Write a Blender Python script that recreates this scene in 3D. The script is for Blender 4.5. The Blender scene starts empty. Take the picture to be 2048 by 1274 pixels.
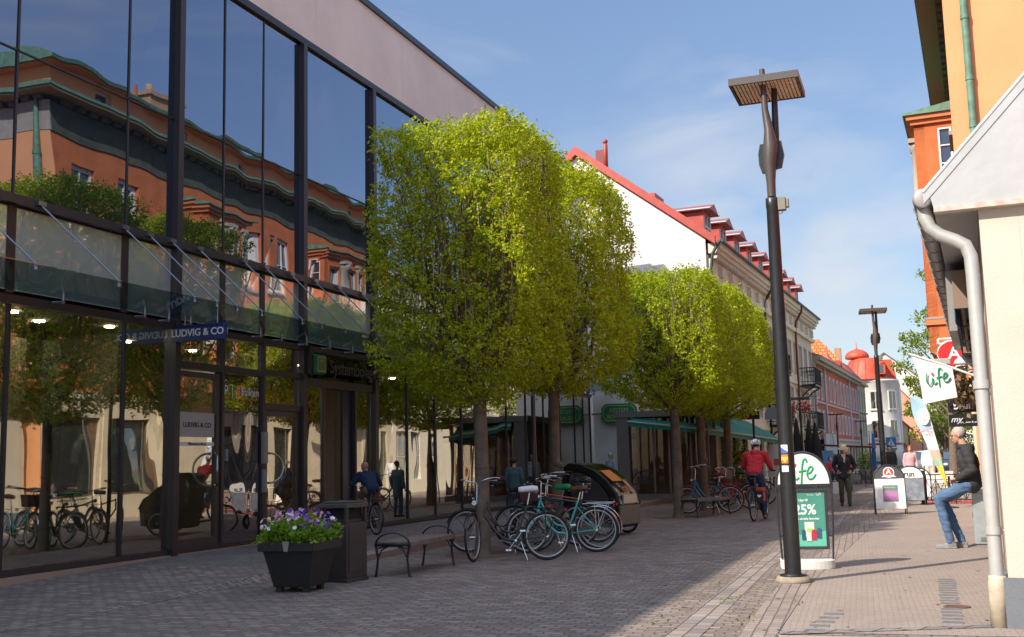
import bpy, bmesh, math, random
from mathutils import Vector, Matrix, Euler, noise
random.seed(7)
R = math.radians
PI = math.pi
sc = bpy.context.scene
COL = sc.collection

# ------------------------------------------------------------------ world
w = bpy.data.worlds.new("World"); sc.world = w; w.use_nodes = True
SUN_DIR = Vector((-0.566*0.785, -0.824*0.785, 0.62)).normalized()      # towards the sun
nt = w.node_tree; nt.nodes.clear()
N = nt.nodes.new; L = nt.links.new
out = N('ShaderNodeOutputWorld'); bg = N('ShaderNodeBackground'); sky = N('ShaderNodeTexSky')
sky.sky_type = 'NISHITA'; sky.sun_disc = False
sky.sun_elevation = math.asin(SUN_DIR.z); sky.sun_rotation = math.atan2(SUN_DIR.x, SUN_DIR.y)
sky.air_density = 1.0; sky.dust_density = 0.4; sky.ozone_density = 2.2
bg.inputs['Strength'].default_value = 0.15
geo = N('ShaderNodeTexCoord')
mp = N('ShaderNodeMapping'); mp.inputs['Scale'].default_value = (1.2, 1.2, 5.0); mp.inputs['Rotation'].default_value = (0.0, 0.25, 0.5)
n1 = N('ShaderNodeTexNoise'); n1.inputs['Scale'].default_value = 1.9; n1.inputs['Detail'].default_value = 7; n1.inputs['Roughness'].default_value = 0.55; n1.inputs['Distortion'].default_value = 0.7
cr = N('ShaderNodeValToRGB'); cr.color_ramp.elements[0].position = 0.54; cr.color_ramp.elements[1].position = 0.80
# puffs low over the horizon
mp2 = N('ShaderNodeMapping'); mp2.inputs['Scale'].default_value = (3.0, 3.0, 7.0); mp2.inputs['Location'].default_value = (0.3, 0.1, 0.55)
n2 = N('ShaderNodeTexNoise'); n2.inputs['Scale'].default_value = 2.1; n2.inputs['Detail'].default_value = 8
cr2 = N('ShaderNodeValToRGB'); cr2.color_ramp.elements[0].position = 0.50; cr2.color_ramp.elements[1].position = 0.68
sep = N('ShaderNodeSeparateXYZ')
hm = N('ShaderNodeMapRange'); hm.inputs['From Min'].default_value = 0.34; hm.inputs['From Max'].default_value = 0.12
hm.inputs['To Min'].default_value = 0.0; hm.inputs['To Max'].default_value = 1.0
m2 = N('ShaderNodeMath'); m2.operation = 'MULTIPLY'
m1 = N('ShaderNodeMath'); m1.operation = 'MULTIPLY'; m1.inputs[1].default_value = 0.55
mx = N('ShaderNodeMath'); mx.operation = 'MAXIMUM'
mm = N('ShaderNodeMath'); mm.operation = 'MULTIPLY'; mm.inputs[1].default_value = 0.8
mix = N('ShaderNodeMix'); mix.data_type = 'RGBA'
mix.inputs['B'].default_value = (2.5, 2.55, 2.7, 1)
L(geo.outputs['Generated'], mp.inputs['Vector']); L(mp.outputs[0], n1.inputs['Vector']); L(n1.outputs['Fac'], cr.inputs['Fac'])
L(geo.outputs['Generated'], mp2.inputs['Vector']); L(mp2.outputs[0], n2.inputs['Vector']); L(n2.outputs['Fac'], cr2.inputs['Fac'])
L(geo.outputs['Generated'], sep.inputs[0]); L(sep.outputs['Z'], hm.inputs['Value'])
L(cr2.outputs['Color'], m2.inputs[0]); L(hm.outputs['Result'], m2.inputs[1])
def patch_(d, lo, hi, gain, noise_out, thr):
    vd = N('ShaderNodeVectorMath'); vd.operation = 'DOT_PRODUCT'; vd.inputs[1].default_value = d; L(geo.outputs['Generated'], vd.inputs[0])
    a = N('ShaderNodeMapRange'); a.interpolation_type = 'SMOOTHSTEP'; a.inputs['From Min'].default_value = lo; a.inputs['From Max'].default_value = hi; L(vd.outputs['Value'], a.inputs['Value'])
    b = N('ShaderNodeMapRange'); b.inputs['From Min'].default_value = thr; b.inputs['From Max'].default_value = thr+0.26; L(noise_out, b.inputs['Value'])
    c = N('ShaderNodeMath'); c.operation = 'MULTIPLY'; L(a.outputs['Result'], c.inputs[0]); L(b.outputs['Result'], c.inputs[1])
    e = N('ShaderNodeMath'); e.operation = 'MULTIPLY'; e.inputs[1].default_value = gain; L(c.outputs[0], e.inputs[0]); return e
pa = patch_((-0.135, 0.959, 0.25), 0.9885, 0.9985, 0.75, n1.outputs['Fac'], 0.43)
pb = patch_((-0.03, 0.989, 0.143), 0.9930, 0.9990, 0.8, n2.outputs['Fac'], 0.40)
px_ = N('ShaderNodeMath'); px_.operation = 'MAXIMUM'; L(pa.outputs[0], px_.inputs[0]); L(pb.outputs[0], px_.inputs[1])
py_ = N('ShaderNodeMath'); py_.operation = 'MAXIMUM'; L(px_.outputs[0], py_.inputs[0]); L(mx.outputs[0], py_.inputs[1])
L(cr.outputs['Color'], m1.inputs[0]); L(m1.outputs[0], mx.inputs[0]); L(m2.outputs[0], mx.inputs[1])
L(py_.outputs[0], mm.inputs[0]); L(mm.outputs[0], mix.inputs['Factor'])
tint = N('ShaderNodeMix'); tint.data_type = 'RGBA'; tint.blend_type = 'MULTIPLY'; tint.inputs['Factor'].default_value = 1.0
tint.inputs['B'].default_value = (1.04, 0.98, 0.97, 1)
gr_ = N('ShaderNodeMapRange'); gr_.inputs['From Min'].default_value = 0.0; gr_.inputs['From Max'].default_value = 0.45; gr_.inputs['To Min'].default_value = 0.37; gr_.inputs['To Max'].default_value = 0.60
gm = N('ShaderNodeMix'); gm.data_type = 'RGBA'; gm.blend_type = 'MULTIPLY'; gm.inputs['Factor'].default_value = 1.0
g2_ = N('ShaderNodeMapRange'); g2_.inputs['From Min'].default_value = 0.48; g2_.inputs['From Max'].default_value = 0.9; g2_.inputs['To Min'].default_value = 0.0; g2_.inputs['To Max'].default_value = 1.0; gz = N('ShaderNodeMix'); gz.data_type = 'RGBA'; gz.inputs['A'].default_value = (1, 1, 1, 1); gz.inputs['B'].default_value = (5.0, 4.1, 3.0, 1)  # sky overhead, above the view, brightened and warmed as extra fill light
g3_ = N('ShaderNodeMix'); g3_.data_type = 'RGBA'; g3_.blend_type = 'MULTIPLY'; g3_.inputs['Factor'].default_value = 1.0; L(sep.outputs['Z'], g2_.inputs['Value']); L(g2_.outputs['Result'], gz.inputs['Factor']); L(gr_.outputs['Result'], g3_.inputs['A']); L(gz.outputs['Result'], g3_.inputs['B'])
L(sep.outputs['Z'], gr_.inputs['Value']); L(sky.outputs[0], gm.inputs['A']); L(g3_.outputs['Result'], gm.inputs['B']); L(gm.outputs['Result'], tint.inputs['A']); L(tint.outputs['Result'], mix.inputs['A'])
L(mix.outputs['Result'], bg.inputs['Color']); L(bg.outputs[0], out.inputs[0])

sl = bpy.data.lights.new('sun', 'SUN'); sl.energy = 3.05; sl.angle = R(0.5); sl.color = (1.0, 0.90, 0.76)
so = bpy.data.objects.new('sun', sl); COL.objects.link(so)
so.rotation_euler = SUN_DIR.to_track_quat('Z', 'Y').to_euler(); so.location = (-20, -30, 40)

sc.view_settings.view_transform = 'Standard'; sc.view_settings.look = 'None'; sc.view_settings.gamma = 1
sc.view_settings.exposure = 1.08
sc.cycles.caustics_reflective = False; sc.cycles.caustics_refractive = False
sc.cycles.sample_clamp_indirect = 4.0
sc.cycles.max_bounces = 8; sc.cycles.diffuse_bounces = 3; sc.cycles.glossy_bounces = 4; sc.cycles.transmission_bounces = 6; sc.cycles.transparent_max_bounces = 12

# ------------------------------------------------------------------ camera
cam = bpy.data.cameras.new('camera'); co = bpy.data.objects.new('camera', cam); COL.objects.link(co)
cam.sensor_width = 36; cam.lens = 36*2180/2048; cam.clip_start = 0.05; cam.clip_end = 3000
yw, pt, rl = R(20.42), R(7.5), R(1.4)
fw = Vector((-math.sin(yw)*math.cos(pt), math.cos(yw)*math.cos(pt), math.sin(pt)))
rt = Vector((math.cos(yw), math.sin(yw), 0)); up = rt.cross(fw)
rt2 = rt*math.cos(rl)-up*math.sin(rl); up2 = up*math.cos(rl)+rt*math.sin(rl)
mw = Matrix.Identity(4)
for i in range(3):
    mw[i][0] = rt2[i]; mw[i][1] = up2[i]; mw[i][2] = -fw[i]
mw.translation = (0, 0, 1.42)
co.matrix_world = mw
sc.camera = co

# ------------------------------------------------------------------ materials
MATS = {}
def mat(name, col, rough=0.6, metal=0.0, var=0.0, vscale=4.0, bump=0.0, bscale=40.0, spec=0.5, col2=None, emit=0.0, coord='Object', coat=0.0):
    if name in MATS: return MATS[name]
    m = bpy.data.materials.new(name); m.use_nodes = True; t = m.node_tree; b = t.nodes['Principled BSDF']
    b.inputs['Base Color'].default_value = (*col, 1); b.inputs['Roughness'].default_value = rough; b.inputs['Metallic'].default_value = metal
    b.inputs['Specular IOR Level'].default_value = spec
    b.inputs['Coat Weight'].default_value = coat
    tc = t.nodes.new('ShaderNodeTexCoord')
    if var > 0 or col2:
        n = t.nodes.new('ShaderNodeTexNoise'); n.inputs['Scale'].default_value = vscale; n.inputs['Detail'].default_value = 6; n.inputs['Roughness'].default_value = 0.62
        t.links.new(tc.outputs[coord], n.inputs['Vector'])
        r = t.nodes.new('ShaderNodeValToRGB'); r.color_ramp.elements[0].position = 0.3; r.color_ramp.elements[1].position = 0.72
        c2 = col2 or tuple(c*(1-var) for c in col)
        c1 = col if col2 else tuple(min(1, c*(1+var*0.5)) for c in col)
        r.color_ramp.elements[0].color = (*c2, 1); r.color_ramp.elements[1].color = (*c1, 1)
        t.links.new(n.outputs['Fac'], r.inputs['Fac']); t.links.new(r.outputs[0], b.inputs['Base Color'])
    if bump > 0:
        n = t.nodes.new('ShaderNodeTexNoise'); n.inputs['Scale'].default_value = bscale; n.inputs['Detail'].default_value = 5
        t.links.new(tc.outputs[coord], n.inputs['Vector'])
        bp = t.nodes.new('ShaderNodeBump'); bp.inputs['Strength'].default_value = 1.0; bp.inputs['Distance'].default_value = bump
        t.links.new(n.outputs['Fac'], bp.inputs['Height']); t.links.new(bp.outputs[0], b.inputs['Normal'])
    if emit > 0:
        b.inputs['Emission Color'].default_value = (*col, 1); b.inputs['Emission Strength'].default_value = emit
    MATS[name] = m; return m

def brick(name, c1, c2, cm, bw, bh, mortar=0.012, rough=0.85, off=0.5, bump=0.004, rot=0.0, distort=0.02, patch=0.25, tones=None):
    """setts / pavers / roof tiles laid in world metres"""
    if name in MATS: return MATS[name]
    m = bpy.data.materials.new(name); m.use_nodes = True; t = m.node_tree; b = t.nodes['Principled BSDF']; b.inputs['Roughness'].default_value = rough
    b.inputs['Specular IOR Level'].default_value = 0.3
    tc = t.nodes.new('ShaderNodeTexCoord'); mp = t.nodes.new('ShaderNodeMapping'); mp.inputs['Rotation'].default_value = (0, 0, rot)
    t.links.new(tc.outputs['Object'], mp.inputs['Vector'])
    n = t.nodes.new('ShaderNodeTexNoise'); n.inputs['Scale'].default_value = 3.5; n.inputs['Detail'].default_value = 3
    t.links.new(mp.outputs[0], n.inputs['Vector'])
    va = t.nodes.new('ShaderNodeVectorMath'); va.operation = 'MULTIPLY_ADD'
    va.inputs[1].default_value = (distort*2,)*3; t.links.new(n.outputs['Color'], va.inputs[0]); t.links.new(mp.outputs[0], va.inputs[2])
    br = t.nodes.new('ShaderNodeTexBrick'); br.offset = off; br.squash = 1
    br.inputs['Scale'].default_value = 1.0; br.inputs['Brick Width'].default_value = bw; br.inputs['Row Height'].default_value = bh
    br.inputs['Mortar Size'].default_value = mortar; br.inputs['Mortar Smooth'].default_value = 0.6; br.inputs['Bias'].default_value = 0
    br.inputs['Color1'].default_value = (0, 0, 0, 1); br.inputs['Color2'].default_value = (1, 1, 1, 1); br.inputs['Mortar'].default_value = (0.5, 0.5, 0.5, 1)
    t.links.new(va.outputs[0], br.inputs['Vector'])
    rp = t.nodes.new('ShaderNodeValToRGB'); rp.color_ramp.elements[0].color = (*c1, 1); rp.color_ramp.elements[1].color = (*c2, 1)
    if tones:
        for pos, c in tones:
            e = rp.color_ramp.elements.new(pos); e.color = (*c, 1)
    t.links.new(br.outputs['Color'], rp.inputs['Fac'])
    # stains at two sizes
    s1 = t.nodes.new('ShaderNodeTexNoise'); s1.inputs['Scale'].default_value = 0.55; s1.inputs['Detail'].default_value = 9; s1.inputs['Roughness'].default_value = 0.7
    t.links.new(tc.outputs['Object'], s1.inputs['Vector'])
    mr = t.nodes.new('ShaderNodeMapRange'); mr.inputs['From Min'].default_value = 0.3; mr.inputs['From Max'].default_value = 0.7; mr.inputs['To Min'].default_value = 1-patch; mr.inputs['To Max'].default_value = 1+patch*0.4
    t.links.new(s1.outputs['Fac'], mr.inputs['Value'])
    mu = t.nodes.new('ShaderNodeMix'); mu.data_type = 'RGBA'; mu.blend_type = 'MULTIPLY'; mu.inputs['Factor'].default_value = 1
    t.links.new(rp.outputs[0], mu.inputs['A']); t.links.new(mr.outputs['Result'], mu.inputs['B'])
    mo = t.nodes.new('ShaderNodeMix'); mo.data_type = 'RGBA'
    t.links.new(br.outputs['Fac'], mo.inputs['Factor']); t.links.new(mu.outputs['Result'], mo.inputs['A']); mo.inputs['B'].default_value = (*cm, 1)
    t.links.new(mo.outputs['Result'], b.inputs['Base Color'])
    fn = t.nodes.new('ShaderNodeTexNoise'); fn.inputs['Scale'].default_value = 38; fn.inputs['Detail'].default_value = 4
    t.links.new(tc.outputs['Object'], fn.inputs['Vector'])
    ad = t.nodes.new('ShaderNodeMath'); ad.operation = 'MULTIPLY_ADD'; ad.inputs[1].default_value = -1.3
    t.links.new(br.outputs['Fac'], ad.inputs[0]); t.links.new(fn.outputs['Fac'], ad.inputs[2])
    tl = t.nodes.new('ShaderNodeMath'); tl.operation = 'MULTIPLY_ADD'; tl.inputs[1].default_value = 0.5
    t.links.new(br.outputs['Color'], tl.inputs[0]); t.links.new(ad.outputs[0], tl.inputs[2])
    bp = t.nodes.new('ShaderNodeBump'); bp.inputs['Distance'].default_value = bump; bp.inputs['Strength'].default_value = 1
    t.links.new(tl.outputs[0], bp.inputs['Height']); t.links.new(bp.outputs[0], b.inputs['Normal'])
    MATS[name] = m; return m

def glass(name, tint=(0.55, 0.6, 0.58), trans=True, f0=0.22, f1=0.6, gcol=(0.9, 0.93, 1.0), wav=0.006, wscale=0.45, base=(0.01, 0.012, 0.015), rough=0.0, lean=0.0):
    if name in MATS: return MATS[name]
    m = bpy.data.materials.new(name); m.use_nodes = True; t = m.node_tree; t.nodes.clear()
    o = t.nodes.new('ShaderNodeOutputMaterial'); mx = t.nodes.new('ShaderNodeMixShader')
    if trans:
        a = t.nodes.new('ShaderNodeBsdfTransparent'); a.inputs[0].default_value = (*tint, 1)
    else:
        a = t.nodes.new('ShaderNodeBsdfDiffuse'); a.inputs[0].default_value = (*base, 1)
    g = t.nodes.new('ShaderNodeBsdfGlossy'); g.inputs['Color'].default_value = (*gcol, 1); g.inputs['Roughness'].default_value = rough
    lw = t.nodes.new('ShaderNodeLayerWeight'); lw.inputs['Blend'].default_value = 0.5
    p = t.nodes.new('ShaderNodeMath'); p.operation = 'POWER'; p.inputs[1].default_value = 2.0
    q = t.nodes.new('ShaderNodeMath'); q.operation = 'MULTIPLY_ADD'; q.inputs[1].default_value = f1; q.inputs[2].default_value = f0; q.use_clamp = True
    t.links.new(lw.outputs['Facing'], p.inputs[0]); t.links.new(p.outputs[0], q.inputs[0]); t.links.new(q.outputs[0], mx.inputs[0])
    if wav > 0:
        tc = t.nodes.new('ShaderNodeTexCoord'); n = t.nodes.new('ShaderNodeTexNoise'); n.inputs['Scale'].default_value = wscale; n.inputs['Detail'].default_value = 1.0
        mp = t.nodes.new('ShaderNodeMapping'); mp.inputs['Scale'].default_value = (1, 1.3, 0.55)
        oi = t.nodes.new('ShaderNodeObjectInfo'); sc_ = t.nodes.new('ShaderNodeVectorMath'); sc_.operation = 'MULTIPLY_ADD'; sc_.inputs[1].default_value = (37.0, 61.0, 23.0)
        t.links.new(oi.outputs['Random'], sc_.inputs[0]); t.links.new(tc.outputs['Object'], sc_.inputs[2])      # every pane warps in its own way
        t.links.new(sc_.outputs[0], mp.inputs['Vector']); t.links.new(mp.outputs[0], n.inputs['Vector'])
        bp = t.nodes.new('ShaderNodeBump'); bp.inputs['Distance'].default_value = wav; bp.inputs['Strength'].default_value = 1
        t.links.new(n.outputs['Fac'], bp.inputs['Height']); 
        if lean:        # the panes hang slightly out of plumb, tops leaning towards the street
            va = t.nodes.new('ShaderNodeVectorMath'); va.operation = 'ADD'; va.inputs[1].default_value = (0, 0, -lean)
            vn = t.nodes.new('ShaderNodeVectorMath'); vn.operation = 'NORMALIZE'
            t.links.new(bp.outputs[0], va.inputs[0]); t.links.new(va.outputs[0], vn.inputs[0]); t.links.new(vn.outputs[0], g.inputs['Normal'])
        else: t.links.new(bp.outputs[0], g.inputs['Normal'])
    t.links.new(a.outputs[0], mx.inputs[1]); t.links.new(g.outputs[0], mx.inputs[2]); t.links.new(mx.outputs[0], o.inputs[0])
    MATS[name] = m; return m

def leafmat(name, c1, c2, tr=0.5):
    if name in MATS: return MATS[name]
    m = bpy.data.materials.new(name); m.use_nodes = True; t = m.node_tree; t.nodes.clear()
    o = t.nodes.new('ShaderNodeOutputMaterial'); mx = t.nodes.new('ShaderNodeMixShader'); mx.inputs[0].default_value = tr
    d = t.nodes.new('ShaderNodeBsdfPrincipled'); d.inputs['Roughness'].default_value = 0.45; d.inputs['Specular IOR Level'].default_value = 0.35
    tl = t.nodes.new('ShaderNodeBsdfTranslucent')
    g = t.nodes.new('ShaderNodeNewGeometry'); r = t.nodes.new('ShaderNodeValToRGB')
    r.color_ramp.elements[0].color = (*c1, 1); r.color_ramp.elements[1].color = (*c2, 1)
    t.links.new(g.outputs['Random Per Island'], r.inputs[0])
    b = t.nodes.new('ShaderNodeMix'); b.data_type = 'RGBA'; b.blend_type = 'MULTIPLY'; b.inputs['Factor'].default_value = 1; b.inputs['B'].default_value = (1.2, 1.3, 0.6, 1)
    t.links.new(r.outputs[0], d.inputs['Base Color']); t.links.new(r.outputs[0], b.inputs['A']); t.links.new(b.outputs['Result'], tl.inputs[0])
    t.links.new(d.outputs[0], mx.inputs[1]); t.links.new(tl.outputs[0], mx.inputs[2]); t.links.new(mx.outputs[0], o.inputs[0])
    MATS[name] = m; return m

# ------------------------------------------------------------------ mesh building
class MB:
    def __init__(s, M=None): s.v = []; s.f = []; s.sm = []; s.M = M; s.mi = []; s.cur = 0
    def _add(s, vs, fs, smooth=False):
        b = len(s.v)
        if s.M is not None: vs = [tuple(s.M @ Vector(p)) for p in vs]
        s.v += [tuple(p) for p in vs]; s.f += [tuple(b+i for i in f) for f in fs]; s.sm += [smooth]*len(fs); s.mi += [s.cur]*len(fs)
        return s
    def box(s, x0, x1, y0, y1, z0, z1):
        vs = [(x, y, z) for z in (z0, z1) for y in (y0, y1) for x in (x0, x1)]
        return s._add(vs, [(0, 2, 3, 1), (4, 5, 7, 6), (0, 1, 5, 4), (2, 6, 7, 3), (0, 4, 6, 2), (1, 3, 7, 5)])
    def quad(s, a, b, c, d): return s._add([a, b, c, d], [(0, 1, 2, 3)])
    def tri(s, a, b, c): return s._add([a, b, c], [(0, 1, 2)])
    def tube(s, pts, rad, n=8, cap=True, smooth=True, flat=1.0):
        pts = [Vector(p) for p in pts]; k = len(pts)
        rs = rad if isinstance(rad, (list, tuple)) else [rad]*k
        vs = []; fs = []; pn = None
        for i, p in enumerate(pts):
            d = (pts[min(i+1, k-1)]-pts[max(i-1, 0)])
            d = d.normalized() if d.length > 1e-9 else Vector((0, 0, 1))
            if pn is None:
                a = Vector((0, 0, 1)) if abs(d.z) < 0.9 else Vector((1, 0, 0))
                u = d.cross(a).normalized()
            else:
                u = (pn - d*pn.dot(d))
                u = u.normalized() if u.length > 1e-6 else d.orthogonal().normalized()
            pn = u; vv = d.cross(u)
            for j in range(n):
                t = 2*PI*j/n; vs.append(p + u*math.cos(t)*rs[i] + vv*math.sin(t)*rs[i]*flat)
        for i in range(k-1):
            for j in range(n):
                a = i*n+j; b = i*n+(j+1) % n
                fs.append((a, b, b+n, a+n))
        s._add(vs, fs, smooth)
        if cap:
            s._add(vs[:n], [tuple(range(n))[::-1]]); s._add(vs[-n:], [tuple(range(n))])
        return s
    def ring(s, c, ax, Rr, r, n=36, m=6, a0=0.0, a1=2*PI, flat=1.0):
        """torus or arc round axis ax"""
        c = Vector(c); ax = Vector(ax).normalized(); u = ax.orthogonal().normalized(); v = ax.cross(u)
        full = abs(a1-a0-2*PI) < 1e-6; vs = []; fs = []
        cnt = n if full else n+1
        for i in range(cnt):
            t = a0+(a1-a0)*i/n; d = u*math.cos(t)+v*math.sin(t)
            for j in range(m):
                q = 2*PI*j/m; vs.append(c+d*(Rr+r*math.cos(q))+ax*(r*flat*math.sin(q)))
        for i in range(n):
            for j in range(m):
                a = i*m+j; b = i*m+(j+1) % m; i2 = (i+1) % cnt
                fs.append((a, b, i2*m+(j+1) % m, i2*m+j))
        return s._add(vs, fs, True)
    def arc(s, c, ux, uy, Rr, r, a0, a1, n=16, m=6, flat=1.0):
        c = Vector(c); ux = Vector(ux); uy = Vector(uy)
        return s.tube([c+ux*math.cos(a0+(a1-a0)*i/n)*Rr+uy*math.sin(a0+(a1-a0)*i/n)*Rr for i in range(n+1)], r, n=m, flat=flat)
    def lathe(s, prof, c=(0, 0, 0), n=24, smooth=True):
        vs = []; fs = []
        for (r, z) in prof:
            for j in range(n):
                t = 2*PI*j/n; vs.append((c[0]+r*math.cos(t), c[1]+r*math.sin(t), c[2]+z))
        for i in range(len(prof)-1):
            for j in range(n):
                a = i*n+j; b = i*n+(j+1) % n; fs.append((a, b, b+n, a+n))
        fs.append(tuple(range(n))[::-1]); fs.append(tuple((len(prof)-1)*n+j for j in range(n)))
        return s._add(vs, fs, smooth)
    def ball(s, c, r, n=12, m=8):
        if not isinstance(r, (list, tuple)): r = (r, r, r)
        vs = []; fs = []
        for i in range(m+1):
            p = PI*i/m
            for j in range(n):
                t = 2*PI*j/n; vs.append((c[0]+r[0]*math.sin(p)*math.cos(t), c[1]+r[1]*math.sin(p)*math.sin(t), c[2]+r[2]*math.cos(p)))
        for i in range(m):
            for j in range(n):
                a = i*n+j; b = i*n+(j+1) % n; fs.append((a, a+n, b+n, b))
        return s._add(vs, fs, True)
    def prism(s, poly, h0, h1, axis='z'):
        """extrude a 2-D polygon"""
        def P(a, b, h): return {'z': (a, b, h), 'y': (a, h, b), 'x': (h, a, b)}[axis]
        n = len(poly); vs = [P(a, b, h0) for a, b in poly]+[P(a, b, h1) for a, b in poly]
        fs = [tuple(range(n))[::-1], tuple(range(n, 2*n))]+[(i, (i+1) % n, (i+1) % n+n, i+n) for i in range(n)]
        return s._add(vs, fs)
    def mesh(s, name, mats, inv=None, bev=0.0, recalc=True):
        me = bpy.data.meshes.new(name)
        vs = s.v if inv is None else [tuple(inv @ Vector(p)) for p in s.v]
        me.from_pydata(vs, [], s.f); me.update()
        me.polygons.foreach_set('use_smooth', s.sm)
        if not isinstance(mats, (list, tuple)): mats = [mats]
        for m in mats: me.materials.append(m)
        if len(mats) > 1: me.polygons.foreach_set('material_index', s.mi)
        if recalc or bev:
            bm = bmesh.new(); bm.from_mesh(me)
            if bev:
                bmesh.ops.bevel(bm, geom=[e for e in bm.edges if len(e.link_faces) == 2 and e.calc_face_angle(0) > 0.5], offset=bev, segments=1, affect='EDGES', clamp_overlap=True)
            bmesh.ops.recalc_face_normals(bm, faces=bm.faces); bm.to_mesh(me); bm.free()
        return me

def root_of(o):
    while o.parent: o = o.parent
    return o
def obj(name, mb, mats, parent=None, world=False, bev=0.0, recalc=True):
    inv = None
    if world and parent is not None:
        bpy.context.view_layer.update() if False else None
        inv = root_of(parent).matrix_basis.inverted()
    me = mb if isinstance(mb, bpy.types.Mesh) else mb.mesh(name, mats, inv, bev, recalc)
    o = bpy.data.objects.new(name, me); COL.objects.link(o)
    if parent: o.parent = parent
    return o
def tag(o, label=None, cat=None, group=None, kind=None):
    if label: o['label'] = label
    if cat: o['category'] = cat
    if group: o['group'] = group
    if kind: o['kind'] = kind
    return o
def thing(name, label, cat, loc=(0, 0, 0), rz=0.0, group=None):
    o = bpy.data.objects.new(name, None); COL.objects.link(o); o.location = loc; o.rotation_euler = (0, 0, rz); o.empty_display_size = 0.2
    return tag(o, label, cat, group)
def structure(name, mb, m): return tag(obj(name, mb, m), kind='structure')
def kids(o): return [c for c in bpy.data.objects if c.parent == o]
def dup(o, loc, rz=None, label=None, parent=None, group=None):
    r = o.copy(); COL.objects.link(r)
    if parent is None:
        r.location = loc
        if rz is not None: r.rotation_euler = (0, 0, rz)
        if label: r['label'] = label
        if group: r['group'] = group
    else: r.parent = parent
    for c in kids(o): dup(c, None, parent=r)
    return r
def frame(origin, rz): return Matrix.Translation(origin) @ Matrix.Rotation(rz, 4, 'Z')

FONT = None
def text_mesh(body, size, name='lettering', align='CENTER', extrude=0.004, shear=0.0, bold=0.0, spacing=1.0):
    c = bpy.data.curves.new(name, 'FONT'); c.body = body; c.size = size; c.align_x = align; c.align_y = 'CENTER'; c.extrude = extrude
    c.shear = shear; c.offset = bold; c.space_character = spacing; c.resolution_u = 3
    o = bpy.data.objects.new(name, c); COL.objects.link(o)
    dg = bpy.context.evaluated_depsgraph_get(); me = bpy.data.meshes.new_from_object(o.evaluated_get(dg))
    bpy.data.objects.remove(o); bpy.data.curves.remove(c); me.name = name
    return me
def text(body, size, M, m, parent, align='CENTER', extrude=0.004, name='lettering', **k):
    """M: local matrix in the parent's root frame; text reads along +X with up +Z, facing -Y"""
    me = text_mesh(body, size, name, align, extrude, **k)
    me.transform(M @ Matrix.Rotation(PI/2, 4, 'X')); me.materials.clear(); me.materials.append(m)
    return obj(name, me, None, parent)

# ------------------------------------------------------------------ facade kit (local frame: X along the wall, -Y outwards, Z up)
def wall(mb, x0, x1, z0, z1, holes, y=0.0, depth=0.16, back=0.3):
    xs = sorted({x0, x1, *[h[0] for h in holes], *[h[1] for h in holes]}); zs = sorted({z0, z1, *[h[2] for h in holes], *[h[3] for h in holes]})
    xs = [x for x in xs if x0-1e-6 <= x <= x1+1e-6]; zs = [z for z in zs if z0-1e-6 <= z <= z1+1e-6]
    for i in range(len(xs)-1):
        for j in range(len(zs)-1):
            cx = (xs[i]+xs[i+1])/2; cz = (zs[j]+zs[j+1])/2
            if any(h[0] < cx < h[1] and h[2] < cz < h[3] for h in holes): continue
            mb.quad((xs[i], y, zs[j]), (xs[i+1], y, zs[j]), (xs[i+1], y, zs[j+1]), (xs[i], y, zs[j+1]))
    for a, b, c, d in holes:
        e = y+depth+0.03
        mb.quad((a, y, c), (a, e, c), (a, e, d), (a, y, d)); mb.quad((b, y, c), (b, e, c), (b, e, d), (b, y, d))
        mb.quad((a, y, c), (b, y, c), (b, e, c), (a, e, c)); mb.quad((a, y, d), (b, y, d), (b, e, d), (a, e, d))
    bk = y+back
    mb.quad((x0, y, z0), (x0, bk, z0), (x0, bk, z1), (x0, y, z1)); mb.quad((x1, y, z0), (x1, bk, z0), (x1, bk, z1), (x1, y, z1))
    mb.quad((x0, y, z1), (x1, y, z1), (x1, bk, z1), (x0, bk, z1))
    return mb
def windows(parent, M, holes, fm, gm, cols=2, rows=3, y=0.0, depth=0.16, fw=0.06, sill=None, surround=None, arch=False):
    for a, b, c, d in holes:
        f = MB(M); ye = y+depth
        f.box(a, a+fw, ye-0.05, ye+0.02, c, d); f.box(b-fw, b, ye-0.05, ye+0.02, c, d)
        f.box(a+fw, b-fw, ye-0.05, ye+0.02, c, c+fw); f.box(a+fw, b-fw, ye-0.05, ye+0.02, d-fw, d)
        for i in range(1, cols):
            x = a+(b-a)*i/cols; f.box(x-0.03, x+0.03, ye-0.045, ye+0.015, c+fw, d-fw)
        for j in range(1, rows):
            z = c+(d-c)*j/rows
            xs = [a+fw]+[a+(b-a)*i/cols for i in range(1, cols)]+[b-fw]
            for i in range(len(xs)-1):
                f.box(xs[i]+(0.03 if i else 0), xs[i+1]-(0.03 if i < len(xs)-2 else 0), ye-0.035, ye+0.01, z-0.015, z+0.015)
        if surround:
            s = surround
            for q in ((a-s, a, c, d+s), (b, b+s, c, d+s), (a, b, d, d+s)): f.box(q[0], q[1], y-0.03, y+0.01, q[2], q[3])
        wo = obj('window', f, fm, parent, world=True)
        if sill:
            obj('sill', MB(M).box(a-0.06, b+0.06, y-0.08, y+0.02, c-0.09, c-0.003), sill, wo, world=True)
        obj('pane', MB(M).box(a+0.01, b-0.01, ye+0.025, ye+0.03, c+0.01, d-0.01), gm, wo, world=True)
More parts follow.
